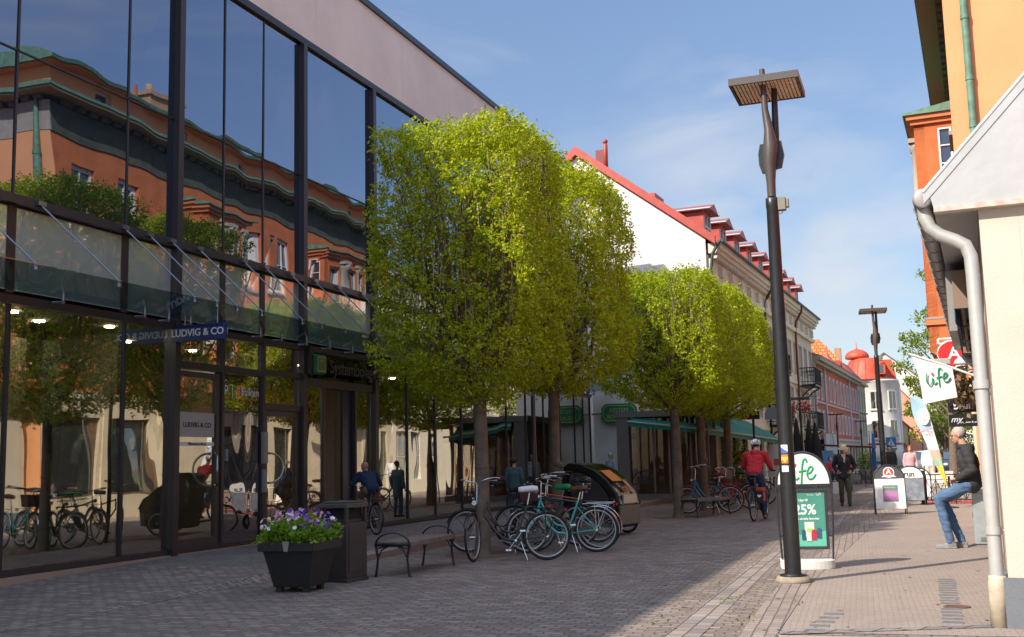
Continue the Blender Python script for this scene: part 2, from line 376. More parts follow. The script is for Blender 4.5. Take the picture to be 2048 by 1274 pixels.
def gable_roof(mb, x0, x1, y0, y1, ze, zr, ov=0.3, th=0.14, axis='x'):
    """ridge along axis"""
    if axis == 'x':
        ym = (y0+y1)/2; k = (zr-ze)/(ym-y0)
        for s, ya in ((1, y0-ov), (-1, y1+ov)):
            za = ze-ov*k
            mb.prism([(ya, za), (ym, zr), (ym, zr+th), (ya, za+th)], x0-ov*0.3, x1+ov*0.3, 'x')
    else:
        xm = (x0+x1)/2; k = (zr-ze)/(xm-x0)
        for xa in (x0-ov, x1+ov):
            za = ze-ov*k
            mb.prism([(xa, za), (xm, zr), (xm, zr+th), (xa, za+th)], y0-ov*0.3, y1+ov*0.3, 'y')
    return mb
# ================================================================== ground
sett = brick('street_setts', (0.21, 0.165, 0.14), (0.375, 0.29, 0.235), (0.17, 0.13, 0.105), 0.165, 0.10, 0.010, bump=0.013, rot=R(-3), distort=0.055, patch=0.26, tones=[(0.35, (0.235, 0.19, 0.17)), (0.6, (0.30, 0.235, 0.20)), (0.8, (0.275, 0.235, 0.215))])
paver = brick('pink_pavers', (0.315, 0.255, 0.22), (0.36, 0.29, 0.25), (0.265, 0.215, 0.185), 0.105, 0.07, 0.005, bump=0.003, rot=R(-3), distort=0.02, patch=0.15)
asph = brick('dark_pavers', (0.20, 0.165, 0.155), (0.27, 0.22, 0.20), (0.13, 0.11, 0.10), 0.14, 0.14, 0.008, bump=0.005, rot=R(2), distort=0.015, patch=0.3)
long_sett = brick('channel_setts', (0.22, 0.19, 0.18), (0.37, 0.30, 0.26), (0.12, 0.10, 0.085), 0.20, 0.14, 0.008, bump=0.008, rot=R(88.6), distort=0.012, patch=0.2)
g = MB()
g.box(-400, 400, -60, 900, -0.5, 0.0)
structure('road', g, sett)
# pale paver pavement on the right, a sheet 4 mm above the setts
def strip(pts_l, pts_r, z):
    b = MB(); n = len(pts_l)
    for i in range(n-1): b.quad((*pts_l[i], z), (*pts_r[i], z), (*pts_r[i+1], z), (*pts_l[i+1], z))
    return b
structure('pavement_right', strip([(-1.20, 9.25), (-1.28, 13), (-1.05, 23), (-0.3, 40), (0.9, 66), (2.6, 100)], [(9, 9.95), (9, 13), (9, 23), (9, 40), (9, 66), (9, 100)], 0.004), paver)
structure('pavement_near', strip([(-1.1, 3.0), (-1.18, 9.1)], [(9, 3.0), (9, 9.8)], 0.004), mat('near_paving', (0.40, 0.30, 0.235), 0.85, var=0.18, vscale=9, bump=0.003, bscale=60))
structure('drain_channel', strip([(-2.06, 4.0), (-2.06, 9), (-2.24, 14.8), (-1.6, 36), (-0.3, 66)], [(-1.78, 4.0), (-1.78, 9), (-1.96, 14.8), (-1.34, 36), (-0.05, 66)], 0.004), long_sett)
structure('edge_setts', strip([(-1.55, 4.0), (-1.5, 9.1), (-1.62, 13), (-1.36, 23), (-0.6, 40)], [(-1.22, 4.0), (-1.205, 9.1), (-1.285, 13), (-1.055, 23), (-0.305, 40)], 0.005), brick('edge_setts_m', (0.26, 0.21, 0.185), (0.38, 0.30, 0.26), (0.17, 0.14, 0.12), 0.12, 0.10, 0.008, bump=0.006, rot=R(87), distort=0.015, patch=0.2))
structure('cross_setts', strip([(-1.18, 9.1), (0.47, 9.82), (9, 13.5)], [(-1.2, 9.25), (0.47, 9.97), (9, 13.65)], 0.0085), brick('cross_m', (0.20, 0.185, 0.18), (0.30, 0.27, 0.25), (0.10, 0.09, 0.08), 0.17, 0.3, 0.012, bump=0.01, rot=R(23.5), distort=0.03, patch=0.2))
dk = MB()
for i in range(17):
    y = 9.98+i*0.205
    if 10.85 < y < 11.2: continue
    x = 0.13+random.uniform(-0.01, 0.01)
    dk.box(x-0.085, x+0.085, y, y+0.095, 0.002, 0.0095)
for i in range(5):
    dk.box(-1.02+i*0.02, -0.86+i*0.02, 9.35+i*0.24, 9.44+i*0.24, 0.002, 0.0095)
structure('dark_setts', dk, mat('dark_sett', (0.17, 0.165, 0.17), 0.8, var=0.3, vscale=8, bump=0.004))
gum = MB(); rg_ = random.Random(8)
for i in range(150):
    x = rg_.uniform(-4.5, 0.5); y = rg_.uniform(6.5, 24); r_ = rg_.uniform(0.012, 0.03)
    gum._add([(x+r_*math.cos(a)*rg_.uniform(0.7, 1.2), y+r_*math.sin(a)*rg_.uniform(0.7, 1.2), 0.0125) for a in [2*PI*k/8 for k in range(8)]], [tuple(range(8))])
tag(obj('gum_spots', gum, mat('gum_grey', (0.16, 0.145, 0.135), 0.8)), 'small dark trodden gum spots scattered over the paving', 'stains', kind='stuff')
mh = MB().lathe([(0.11, 0.003), (0.12, 0.008), (0.105, 0.012), (0.10, 0.009), (0.0, 0.009)], (0.18, 11.02, 0), 24)
tag(obj('drain_cover', mh, mat('rusty_iron', (0.14, 0.07, 0.055), 0.8, var=0.3, vscale=30, bump=0.003)), 'small round rusty iron drain cover in the pale pavement beside the row of dark setts', 'drain cover')

rngw = __import__('numpy').random.default_rng(3)
# raised pavement along the glass front: ramps up between y = 9.5 and 14, granite kerb at its edge
rp = MB(); ks = MB(); rp0 = MB()
def pz(y): return 0.004+0.118*max(0.0, min(1.0, (y-9.0)/5.0))
ys = [-8, 2, 6, 9.0, 10, 11, 12, 13, 14, 18, 24, 30, 38, 46, 66, 100]
def kz(y): return 0.004+0.121*max(0.0, min(1.0, (y-13.0)/1.6))
def kx(y): return -7.93+0.045*max(0, y-38)+(0.0 if y > 14 else 0.0)
for a, b in zip(ys, ys[1:]):
    (rp if a >= 13 else rp0).quad((-30, a, pz(a)), (kx(a)-0.14, a, pz(a)), (kx(b)-0.14, b, pz(b)), (-30, b, pz(b)))
    if a < 13: rp0.quad((kx(a)-0.14, a, pz(a)), (kx(a), a, 0.003), (kx(b), b, 0.003), (kx(b)-0.14, b, pz(b)))
    if a >= 13:
        ks._add([(kx(a)-0.14, a, pz(a)+0.003), (kx(a), a, kz(a)), (kx(b), b, kz(b)), (kx(b)-0.14, b, pz(b)+0.003), (kx(a), a, -0.02), (kx(b), b, -0.02), (kx(a)-0.14, a, -0.02), (kx(b)-0.14, b, -0.02)],
                [(0, 1, 2, 3), (1, 4, 5, 2), (0, 3, 7, 6)])
structure('pavement_left', rp, asph); structure('pavement_left', rp0, sett)
structure('kerb_left', ks, mat('kerb_granite', (0.33, 0.25, 0.215), 0.85, var=0.3, vscale=25, bump=0.004))
# grit and weeds caught in the joints round the trees
gr = MB()
for (tx, ty) in [(-6.55, 15.99), (-6.5, 19.5), (-5.65, 26.33), (-5.7, 30), (-5.8, 34.7)]:
    pts = [(tx+0.62*math.cos(t)*(1+0.12*math.sin(3*t)), ty+0.62*math.sin(t)) for t in [2*PI*i/20 for i in range(20)]]
    gr._add([(x, y, 0.005) for x, y in pts], [tuple(range(20))])
structure('soil', gr, mat('tree_pit_soil', (0.20, 0.135, 0.10), 0.95, var=0.4, vscale=14, bump=0.012, bscale=55))

# ================================================================== glass shop building
GB = thing('shop_building', 'long modern shop building with dark glass front, pale panel band and glass canopy', 'building', (-10.9, 14, 0))
frame_m = mat('bronze_frame', (0.060, 0.045, 0.048), 0.35, metal=0.3, spec=0.5)
thin_m = mat('dark_joint', (0.03, 0.025, 0.028), 0.4)
FX = -10.9
GY0, GY1 = -9.0, 36.9
body = MB(); body.box(-30, -11.18, GY0, GY1, 3.72, 11.3)
obj('inner_wall', body, mat('inner_dark', (0.02, 0.022, 0.026), 0.8), GB, world=True)
st = MB()
ysj = [GY0]+[GY0+i*3.9 for i in range(1, 12)]+[GY1]
for a, b in zip(ysj, ysj[1:]):
    st.box(-11.17, -10.86, a+0.004, b-0.004, 9.78, 11.46)
obj('wall_panel', st, mat('lilac_render', (0.84, 0.75, 0.69), 0.75, var=0.13, vscale=0.6, bump=0.0015, bscale=90), GB, world=True)
obj('panel_trim', MB().box(-11.17, -10.83, GY0, GY1, 9.64, 9.775), thin_m, GB, world=True)
obj('roof', MB().box(-30.1, -10.80, GY0, GY1+0.02, 11.465, 11.60), mat('zinc_coping', (0.07, 0.085, 0.12), 0.45, metal=0.4), GB, world=True)
obj('end_wall', MB().box(-30, -11.17, GY1+0.01, GY1+0.26, 0, 11.46).box(-30, -11.17, GY0-0.3, GY0-0.01, 0, 11.46).box(-30.3, -30.01, GY0, GY1, 0, 11.46), MATS['lilac_render'], GB, world=True)
# interior of the ground floor
it = MB(); it.box(-29.9, -11.05, GY0, GY1, -0.3, 0.10)
obj('floor', it, mat('shop_floor', (0.16, 0.13, 0.11), 0.4), GB, world=True)
iw = MB(); iw.box(-16.2, -16.0, GY0, GY1, 0.10, 3.62)
for y in (3.0, 9.2, 14.02, 17.72, 20.8, 29.0): iw.box(-15.99, -11.9, y, y+0.12, 0.10, 3.62)
obj('partition', iw, mat('shop_wall', (0.60, 0.57, 0.50), 0.8), GB, world=True)
obj('ceiling', MB().box(-15.99, -11.05, GY0, GY1, 3.63, 3.71), mat('shop_ceiling', (0.30, 0.28, 0.25), 0.9), GB, world=True)
# plinth (the street falls away towards the camera)
obj('plinth', MB().box(-11.1, -10.82, GY0, 17.8, -0.1, 0.14), mat('tan_plinth', (0.40, 0.27, 0.20), 0.7, var=0.15, vscale=6), GB, world=True)
obj('sill', MB().box(-11.02, -10.85, GY0, GY1, 0.142, 0.22), frame_m, GB, world=True)

up_glass = glass('upper_glass', trans=False, f0=0.36, f1=0.50, gcol=(0.60, 0.66, 0.80), wav=0.011, wscale=0.55, base=(0.012, 0.016, 0.024), lean=0.006)
lo_glass = glass('shop_glass', tint=(0.66, 0.68, 0.60), f0=0.35, f1=0.66, gcol=(0.95, 0.92, 0.86), wav=0.010, wscale=0.7)
opal = glass('opal_glass', trans=False, f0=0.40, f1=0.40, gcol=(0.95, 0.9, 0.86), wav=0.01, wscale=0.8, base=(0.50, 0.52, 0.51), rough=0.02)
can_glass = glass('canopy_glass', tint=(0.60, 0.70, 0.69), f0=0.06, f1=0.40, gcol=(0.9, 0.97, 1.0), wav=0.0)
random.seed(11)
def pane(name, y0, y1, z0, z1, m, x=FX, wob=0.005, lean=0.0):
    """a pane that hangs a hair out of true, as real glazing does"""
    a, b, c, d = [random.uniform(-wob, wob) for i in range(4)]
    b_ = MB(); t = 0.012
    v = [(x+a, y0, z0), (x+b, y1, z0), (x+c, y1, z1), (x+d, y0, z1)]
    vb = [(p[0]-t, p[1], p[2]) for p in v]
    b_._add(v+vb, [(0, 1, 2, 3), (7, 6, 5, 4), (0, 4, 5, 1), (1, 5, 6, 2), (2, 6, 7, 3), (3, 7, 4, 0)])
    return obj(name, b_, m, GB, world=True)
thick = [14.03, 17.80, 20.67]
upy = [-9.0, -6.1, -3.3, -0.6, 2.1, 5.0, 7.9, 10.73, 12.89, 14.03, 15.31, 16.5, 17.80, 20.67, 23.5, 26.3, 29.1, 31.9, 34.7, 36.85]
for a, b in zip(upy, upy[1:]):
    ha = 0.055 if a in thick else 0.02; hb = 0.055 if b in thick else 0.02
    pane('window_pane', a+ha, b-hb, 5.04, 6.985, up_glass, lean=0.022)
    pane('window_pane', a+ha, b-hb, 7.005, 9.63, up_glass, lean=0.022)
for y in upy:
    if y in thick: obj('mullion', MB().box(-11.0, -10.79, y-0.065, y+0.065, 0.12, 9.63), frame_m, GB, world=True)
    else: obj('mullion', MB().box(-10.99, -10.885, y-0.018, y+0.018, 5.02, 9.63), thin_m, GB, world=True)
obj('transom', MB().box(-10.99, -10.885, GY0, GY1, 6.985, 7.005), thin_m, GB, world=True)
obj('ledge', MB().box(-11.1, -10.78, GY0, GY1, 4.90, 5.02), frame_m, GB, world=True)
obj('rail', MB().box(-11.05, -10.82, GY0, GY1, 3.60, 3.71), frame_m, GB, world=True)
for a, b in zip(upy, upy[1:]):
    pane('spandrel_panel', a+0.07, b-0.07, 3.78, 4.88, opal, x=-10.905, wob=0.002)
    obj('spandrel_frame', MB().box(-10.98, -10.885, b-0.068, b+0.068, 3.742, 4.898), mat('brown_frame', (0.05, 0.025, 0.02), 0.4), GB, world=True)
# ground floor bays
low = [-9.0, -5, -1.6, 1.8, 4.2, 6.4, 8.6, 10.73, 12.91, 14.05]
for a, b in zip(low, low[1:]):
    pane('shop_window', a+0.02, b-0.02, 0.23, 3.59, lo_glass)
    if b < 14: obj('mullion', MB().box(-10.98, -10.87, b-0.02, b+0.02, 0.225, 3.595), thin_m, GB, world=True)
low2 = [20.67, 22.3, 23.8, 25.4, 27.0, 28.6, 30.2, 31.8, 33.4, 35.0, 36.0, 36.85]
for a, b in zip(low2, low2[1:]):
    pane('shop_window', a+0.02, b-0.02, 0.23, 3.59, lo_glass, wob=0.006)
    obj('mullion', MB().box(-10.98, -10.87, b-0.02, b+0.02, 0.225, 3.595), thin_m, GB, world=True)
# door bay between the first two thick mullions
bay = MB(); 
for y in (15.29, 16.50): bay.box(-11.0, -10.84, y-0.035, y+0.035, 0.15, 3.595)
bay.box(-11.0, -10.84, 14.10, 15.25, 3.02, 3.13); bay.box(-11.0, -10.84, 15.33, 16.46, 3.02, 3.13); bay.box(-11.0, -10.84, 16.54, 17.73, 3.06, 3.16); bay.box(-11.0, -10.84, 16.54, 17.73, 2.44, 2.56)
obj('door_frame', bay, frame_m, GB, world=True)
for (a, b, z0, z1) in ((14.10, 15.25, 3.14, 3.59), (15.33, 16.46, 3.14, 3.59), (16.54, 17.73, 3.17, 3.59), (16.54, 17.73, 2.57, 3.05)):
    pane('fanlight', a, b, z0, z1, lo_glass)
def door(y0, y1, z1, hy):
    f = MB(); t = 0.09
    for a, b, c, d in ((y0, y0+t, 0.15, z1), (y1-t, y1, 0.15, z1), (y0+t, y1-t, 0.15, 0.15+0.2), (y0+t, y1-t, z1-t, z1)): f.box(-10.96, -10.87, a, b, c, d)
    d = obj('door', f, mat('door_frame_m', (0.085, 0.065, 0.062), 0.35, metal=0.4), GB, world=True)
    gb = MB().box(-10.925, -10.915, y0+t, y1-t, 0.355, z1-t-0.003)
    obj('pane', gb, lo_glass, d, world=True)
    h = MB(); h.arc((-10.84, hy, 1.42), (0.62, 0.78*(1 if hy < (y0+y1)/2 else -1), 0), (0, 0, 1), 0.26, 0.018, -PI/2, PI/2, 14, 8)
    h.tube([(-10.87, hy, 1.16), (-10.83, hy, 1.16)], 0.02).tube([(-10.87, hy, 1.68), (-10.83, hy, 1.68)], 0.02)
    obj('handle', h, mat('steel', (0.45, 0.45, 0.47), 0.25, metal=1.0), d, world=True)
    return d
d1 = door(14.11, 15.24, 2.98, 15.12)
d2 = door(16.55, 17.72, 2.43, 16.66)
pn = MB().box(-10.93, -10.895, 15.33, 16.46, 0.16, 3.01)
obj('glossy_panel', pn, glass('black_panel', trans=False, f0=0.22, f1=0.6, gcol=(0.8, 0.78, 0.8), wav=0.022, wscale=0.9, base=(0.02, 0.015, 0.015)), GB, world=True)
WM = mat('white_letter', (0.75, 0.72, 0.72), 0.6)
Mg = Matrix.Rotation(PI/2, 4, 'Z')      # text facing +X: local X -> world +Y
def gtext(body, size, y, z, m, x=-10.885, parent=None, **k):
    P = parent or GB; return text(body, size, Matrix.Translation(Vector((x, y, z))-root_of(P).location) @ Mg, m, P, **k)
gtext('P', 0.24, 15.42, 2.72, WM); gtext('|', 0.24, 15.60, 2.72, WM); gtext('Falken', 0.21, 16.12, 2.72, WM)
arr = MB().tube([(-10.885, 15.37, 2.86), (-10.885, 15.43, 2.91), (-10.885, 15.49, 2.86)], 0.008, n=4)
obj('arrow', arr, WM, GB, world=True)
kp = MB().box(-10.89, -10.83, 15.36, 15.42, 1.55, 1.75)
obj('keypad', kp, mat('grey_plastic', (0.25, 0.24, 0.24), 0.5), GB, world=True)
lb = MB().box(-10.912, -10.902, 14.22, 15.13, 1.94, 2.33)
obj('name_plate', lb, mat('plate_pink', (0.42, 0.36, 0.34), 0.5), d1, world=True)
gtext('LUDVIG & CO', 0.115, 14.68, 2.13, mat('black_letter', (0.02, 0.02, 0.02), 0.5), x=-10.898, parent=d1)
obj('opening_hours_strip', MB().box(-10.912, -10.902, 14.22, 15.13, 1.80, 1.86), WM, d1, world=True)
gtext('Välkommen in till oss', 0.055, 14.68, 1.83, MATS['black_letter'], x=-10.899, parent=d1)
pl = MB().box(-10.86, -10.80, 16.44, 16.56, 1.50, 2.05).box(-10.86, -10.80, 16.46, 16.54, 1.0, 1.4)
obj('notice', pl, mat('notice_grey', (0.30, 0.27, 0.27), 0.5), GB, world=True)

# systembolaget entrance
en = MB(); en.box(-11.0, -10.84, 17.87, 20.6, 2.94, 3.10)
for y in (17.93, 18.60, 19.87): en.box(-10.98, -10.86, y-0.03, y+0.03, 0.15, 2.935)
obj('entrance_frame', en, frame_m, GB, world=True)
pane('shop_window', 17.965, 18.565, 0.23, 2.93, lo_glass); pane('shop_window', 19.91, 20.59, 0.23, 2.93, lo_glass)
pane('fanlight', 17.88, 20.59, 3.11, 3.59, glass('dark_fanlight', tint=(0.2, 0.2, 0.2), f0=0.12, f1=0.4, gcol=(0.8, 0.75, 0.75)))
obj('sliding_door', MB().box(-10.99, -10.94, 19.45, 19.83, 0.16, 2.93), mat('blue_black', (0.012, 0.022, 0.045), 0.3), GB, world=True)
wd = MB()
n = 28; cy, cz, rr = 18.55, 1.45, 0.86
pts = [(cy+rr*math.cos(2*PI*i/n), cz+rr*math.sin(2*PI*i/n)) for i in range(n)]
for i in range(n):
    a = pts[i]; b = pts[(i+1) % n]
    def edge(p):
        dx, dz = p[0]-cy, p[1]-cz; s = max(abs(dx)/1.25, abs(dz)/1.5); return (cy+dx/s, cz+dz/s)
    ea, eb = edge(a), edge(b)
    wd.quad((-11.6, *a), (-11.6, *b), (-11.6, *eb), (-11.6, *ea)); wd.quad((-11.6, *a), (-11.68, *a), (-11.68, *b), (-11.6, *b))
obj('wood_screen', wd, mat('orange_wood', (0.50, 0.17, 0.05), 0.5, var=0.25, vscale=3, emit=0.06), GB, world=True)  # slight glow set in the wood, standing in for indoor light
sh = MB()
for k in range(4): sh.box(-12.9, -12.5, 17.9, 20.4, 0.5+k*0.5, 0.53+k*0.5)
for k in range(4):
    for j in range(16): sh.lathe([(0.035, 0.0), (0.035, 0.2), (0.014, 0.27), (0.014, 0.32)], (-12.62, 18.05+j*0.15, 0.535+k*0.5), 8)
obj('shelf', sh, mat('amber_bottles', (0.30, 0.17, 0.07), 0.4, var=0.5, vscale=6, emit=0.10), GB, world=True)  # shelves and bottles glow faintly by themselves, indoor light put into the material
# canopy: sloped glass sheets on hanger rods
cz0, cz1 = 3.76, 3.93
cys = [-8.9]+[y for y in upy[1:-1]]+[36.8]
for a, b in zip(cys, cys[1:]):
    c = MB(); c._add([(-10.78, a+0.006, cz0), (-9.9, a+0.006, cz1), (-9.9, b-0.006, cz1), (-10.78, b-0.006, cz0), (-10.78, a+0.006, cz0+0.014), (-9.9, a+0.006, cz1+0.014), (-9.9, b-0.006, cz1+0.014), (-10.78, b-0.006, cz0+0.014)],
                  [(0, 1, 2, 3), (7, 6, 5, 4), (0, 4, 5, 1), (1, 5, 6, 2), (2, 6, 7, 3), (3, 7, 4, 0)])
    obj('canopy_glass', c, can_glass, GB, world=True)
rods = [8.2, 9.6, 11.08, 12.72, 13.27, 13.8, 14.49, 15.74, 16.4, 17.25, 18.1, 19.0, 20.0, 21.2, 22.4, 23.8, 25.2, 26.6, 28, 29.4, 30.8, 32.2, 33.6, 35, 36.2]
stl = mat('rod_steel', (0.30, 0.31, 0.36), 0.3, metal=0.9)
for y in rods:
    b_ = MB(); yb = y+0.62
    b_.tube([(-10.77, y, 4.96), (-9.98, yb, 3.96)], 0.012, n=6)
    b_.box(-10.779, -10.73, y-0.07, y+0.07, 4.94, 5.0)
    b_.tube([(-9.98, yb, 3.88), (-9.98, yb, 3.97)], 0.035, n=8); b_.tube([(-10.62, y+0.3, 3.66), (-10.62, y+0.3, 3.84)], 0.022, n=6); b_.tube([(-10.80, y+0.3, 3.68), (-10.6, y+0.3, 3.68)], 0.022, n=6)
    b_.tube([(-10.62, y+0.3, 3.80), (-10.62, y+0.3, 3.81)], 0.05, n=8)
    obj('hanger_rod', b_, stl, GB, world=True)

# hanging shop sign
SG = thing('shop_sign', 'dark blue projecting sign with white capital lettering under the glass canopy', 'sign', (-10.35, 14.0, 3.52))
obj('sign_box', MB().box(-0.50, 0.45, -0.05, 0.05, -0.125, 0.125), mat('sign_blue', (0.012, 0.03, 0.14), 0.4), SG, bev=0.006)
text('LUDVIG & CO', 0.155, Matrix.Translation((-0.03, -0.054, 0)), mat('sign_white', (0.8, 0.8, 0.85), 0.5), SG, bold=0.0025)
text('LUDVIG & CO', 0.155, Matrix.Translation((-0.03, 0.054, 0)) @ Matrix.Rotation(PI, 4, 'Z'), MATS['sign_white'], SG, bold=0.0025)
obj('bracket', MB().tube([(-0.3, 0, 0.12), (-0.3, 0, 0.30)], 0.012).tube([(0.3, 0, 0.12), (0.3, 0, 0.36)], 0.012), stl, SG)
# systembolaget lettering over the entrance
SB = thing('shop_sign', 'sign over the shop entrance with green and yellow badge and dark raised letters', 'sign', (-10.7, 18.2, 3.35))
obj('badge', MB().box(-0.10, 0.06, -0.28, 0.12, -0.19, 0.19), mat('sb_green', (0.01, 0.16, 0.08), 0.4), SB, bev=0.03)
bb = MB().box(0.062, 0.072, -0.24, 0.08, -0.15, 0.15)
obj('badge_face', bb, mat('sb_yellow', (0.35, 0.30, 0.06), 0.5), SB)
ba = MB()
for a, b, c, d in ((-0.20, 0.04, 0.09, 0.115), (-0.20, -0.175, -0.11, 0.09), (0.015, 0.04, -0.11, 0.09), (-0.15, -0.01, -0.11, -0.085), (-0.14, -0.12, -0.08, 0.05), (-0.09, -0.07, -0.08, 0.07), (-0.04, -0.02, -0.08, 0.05)):
    ba.box(0.073, 0.079, a, b, c, d)
obj('badge_pattern', ba, MATS['sb_green'], SB)
text('Systembolaget', 0.36, Matrix.Translation((0.02, 1.28, -0.03)) @ Mg, mat('letter_bronze', (0.05, 0.035, 0.03), 0.4, metal=0.4), SB, extrude=0.03, bold=0.006, spacing=0.98)
obj('mount', MB().box(-0.12, 0.0, -0.40, -0.30, -0.2, 0.35), mat('black_metal', (0.012, 0.012, 0.014), 0.45), SB)

# green octagonal sign hung square to the wall
OS = thing('shop_sign', 'dark green octagonal sign with gold border and gold capitals on a wall bracket', 'sign', (-9.9, 37.1, 3.03))
def octo(hx, hz, c): return [(-hx+c, -hz), (hx-c, -hz), (hx, -hz+c), (hx, hz-c), (hx-c, hz), (-hx+c, hz), (-hx, hz-c), (-hx, -hz+c)]
obj('board', MB().prism(octo(0.64, 0.33, 0.15), -0.05, 0.05, 'y'), mat('deep_green', (0.0, 0.20, 0.095), 0.4), OS, bev=0.01)
gb = MB(); o1 = octo(0.58, 0.27, 0.13); o2 = octo(0.555, 0.245, 0.12)
for i in range(8):
    a, b = o1[i], o1[(i+1) % 8]; c, d = o2[(i+1) % 8], o2[i]
    gb.quad((a[0], -0.056, a[1]), (b[0], -0.056, b[1]), (c[0], -0.056, c[1]), (d[0], -0.056, d[1]))
obj('border', gb, mat('gold', (0.62, 0.46, 0.08), 0.4), OS)
text('SYSTEM', 0.20, Matrix.Translation((0, -0.056, 0.09)), MATS['gold'], OS); text('BOLAGET', 0.20, Matrix.Translation((0, -0.056, -0.12)), MATS['gold'], OS)
obj('bracket', MB().box(-1.0, -0.64, -0.02, 0.02, -0.04, 0.02), mat('grey_steel', (0.25, 0.27, 0.3), 0.4, metal=0.6), OS)

# pale pier and recessed café behind the glass building
PR = thing('corner_pier', 'tall narrow pale pink rendered wall end behind the cargo bicycle', 'wall', (-10.1, 37.35, 0))
obj('wall', MB().box(-0.78, 0.78, -0.1, 3.2, 0.35, 4.4), MATS['lilac_render'], PR)
obj('plinth', MB().box(-0.80, 0.80, -0.12, 3.2, 0.0, 0.345), mat('grey_plinth', (0.22, 0.22, 0.24), 0.8), PR)
obj('number_plate', MB().box(0.55, 0.70, -0.125, -0.103, 2.1, 2.32), mat('plate_grey', (0.3, 0.3, 0.32), 0.4), PR)

lm_ = mat('shop_lamp', (1.0, 0.86, 0.68), 0.5, emit=60.0)
for (x, y) in [(-11.9, 10.3), (-11.5, 11.4), (-11.9, 12.3), (-11.5, 13.3), (-12.6, 15.0), (-12.6, 16.8), (-12.4, 22.0), (-12.6, 25.0), (-12.6, 29.0)]:
    obj('ceiling_lamp', MB().box(x-0.05, x+0.05, y-0.05, y+0.05, 3.60, 3.625), lm_, GB, world=True)
# clothes on show in the nearest shop window
def dress(x, y, z, hgt, wd, col, label, rz=0):
    t = thing('dress', label, 'dress', (x, y, z), R(90)+rz)
    b = MB(); rows = 14; n = 20; prof = []
    for i in range(rows+1):
        q = i/rows
        wv = wd*(0.42+0.10*math.sin(q*PI) if q < 0.35 else 0.42+0.10*math.sin(0.35*PI)+(q-0.35)*0.9)
        if q < 0.08: wv = wd*(0.30+q*2)
        prof.append((wv, -q*hgt))
    vs = []; fs = []
    for i, (r_, zz) in enumerate(prof):
        for j in range(n):
            a = 2*PI*j/n; k = 1+0.10*math.sin(a*5+i*0.2)*(i/rows)
            vs.append((r_*math.cos(a)*k, 0.45*r_*math.sin(a)*k, zz))
    for i in range(rows):
        for j in range(n): a = i*n+j; c = i*n+(j+1) % n; fs.append((a, c, c+n, a+n))
    b._add(vs, fs, True)
    obj('skirt', b, mat('cloth_%s' % col[0], col[1], 0.9, var=0.2, vscale=8, bump=0.004, bscale=30), t)
    s = MB()
    for sg in (-1, 1): s.tube([(sg*wd*0.35, 0, -0.04), (sg*wd*0.75, 0.02, -0.2), (sg*wd*0.85, 0.03, -0.45)], [0.06, 0.07, 0.08], n=8)
    obj('sleeve', s, MATS['cloth_%s' % col[0]], t)
    obj('hanger', MB().tube([(-wd*0.4, 0, 0), (0, 0, 0.07), (wd*0.4, 0, 0)], 0.008, n=5).tube([(0, 0, 0.07), (0, 0, 3.35-z)], 0.006, n=5), thin_m, t)
    return t
dress(-11.55, 11.62, 2.35, 1.55, 0.30, ('cream', (0.85, 0.76, 0.66)), 'long cream dress hanging in the left shop window under the red bow')
dress(-11.75, 11.05, 2.45, 0.85, 0.30, ('khaki', (0.40, 0.33, 0.2)), 'short khaki shirt hanging at the left edge of the shop window')
dress(-11.9, 12.35, 2.15, 1.35, 0.26, ('dotted', (0.22, 0.17, 0.16)), 'dark brown dress hanging beside the mullion of the left shop window')
dress(-11.8, 13.25, 2.0, 1.2, 0.28, ('pale', (0.85, 0.84, 0.78)), 'pale white dress hanging right of the mullion in the left shop window')
dress(-11.8, 13.72, 1.95, 1.1, 0.24, ('beige', (0.5, 0.42, 0.32)), 'beige jacket hanging beside the first glass door')
bw = thing('bow', 'red ribbon bow hanging at the top of the cream dress in the shop window', 'bow', (-11.35, 11.72, 2.55), R(90))
obj('ribbon', MB().ball((-0.09, 0, 0.0), (0.09, 0.03, 0.05)).ball((0.09, 0, 0), (0.09, 0.03, 0.05)).ball((0, -0.01, 0.0), 0.03).tube([(0, 0, 0), (-0.04, 0, 0.14)], 0.02), mat('bow_red', (0.6, 0.02, 0.02), 0.5), bw)
for i, (y, wdt) in enumerate(((12.15, 0.55), (10.95, 0.5), (13.0, 0.35))):
    cu = MB(); nn = 30
    vs = []
    for k in range(nn+1):
        yy = y-wdt/2+wdt*k/nn; xx = -12.3+0.05*math.sin(k*1.3)
        vs += [(xx, yy, 0.12), (xx, yy, 3.4)]
    cu._add(vs, [(2*k, 2*k+2, 2*k+3, 2*k+1) for k in range(nn)], True)
    cu._add([(p[0]-0.02, p[1], p[2]) for p in vs], [(2*k, 2*k+2, 2*k+3, 2*k+1) for k in range(nn)], True)
    tag(obj('curtain', cu, mat('curtain_%d' % i, [(0.5, 0.46, 0.36), (0.4, 0.36, 0.28), (0.30, 0.34, 0.30)][i], 0.9)),
        ['tall beige curtain behind the cream dress in the shop window', 'tall ochre curtain at the far left of the shop window', 'narrow grey green curtain near the shop window mullion'][i], 'curtain')
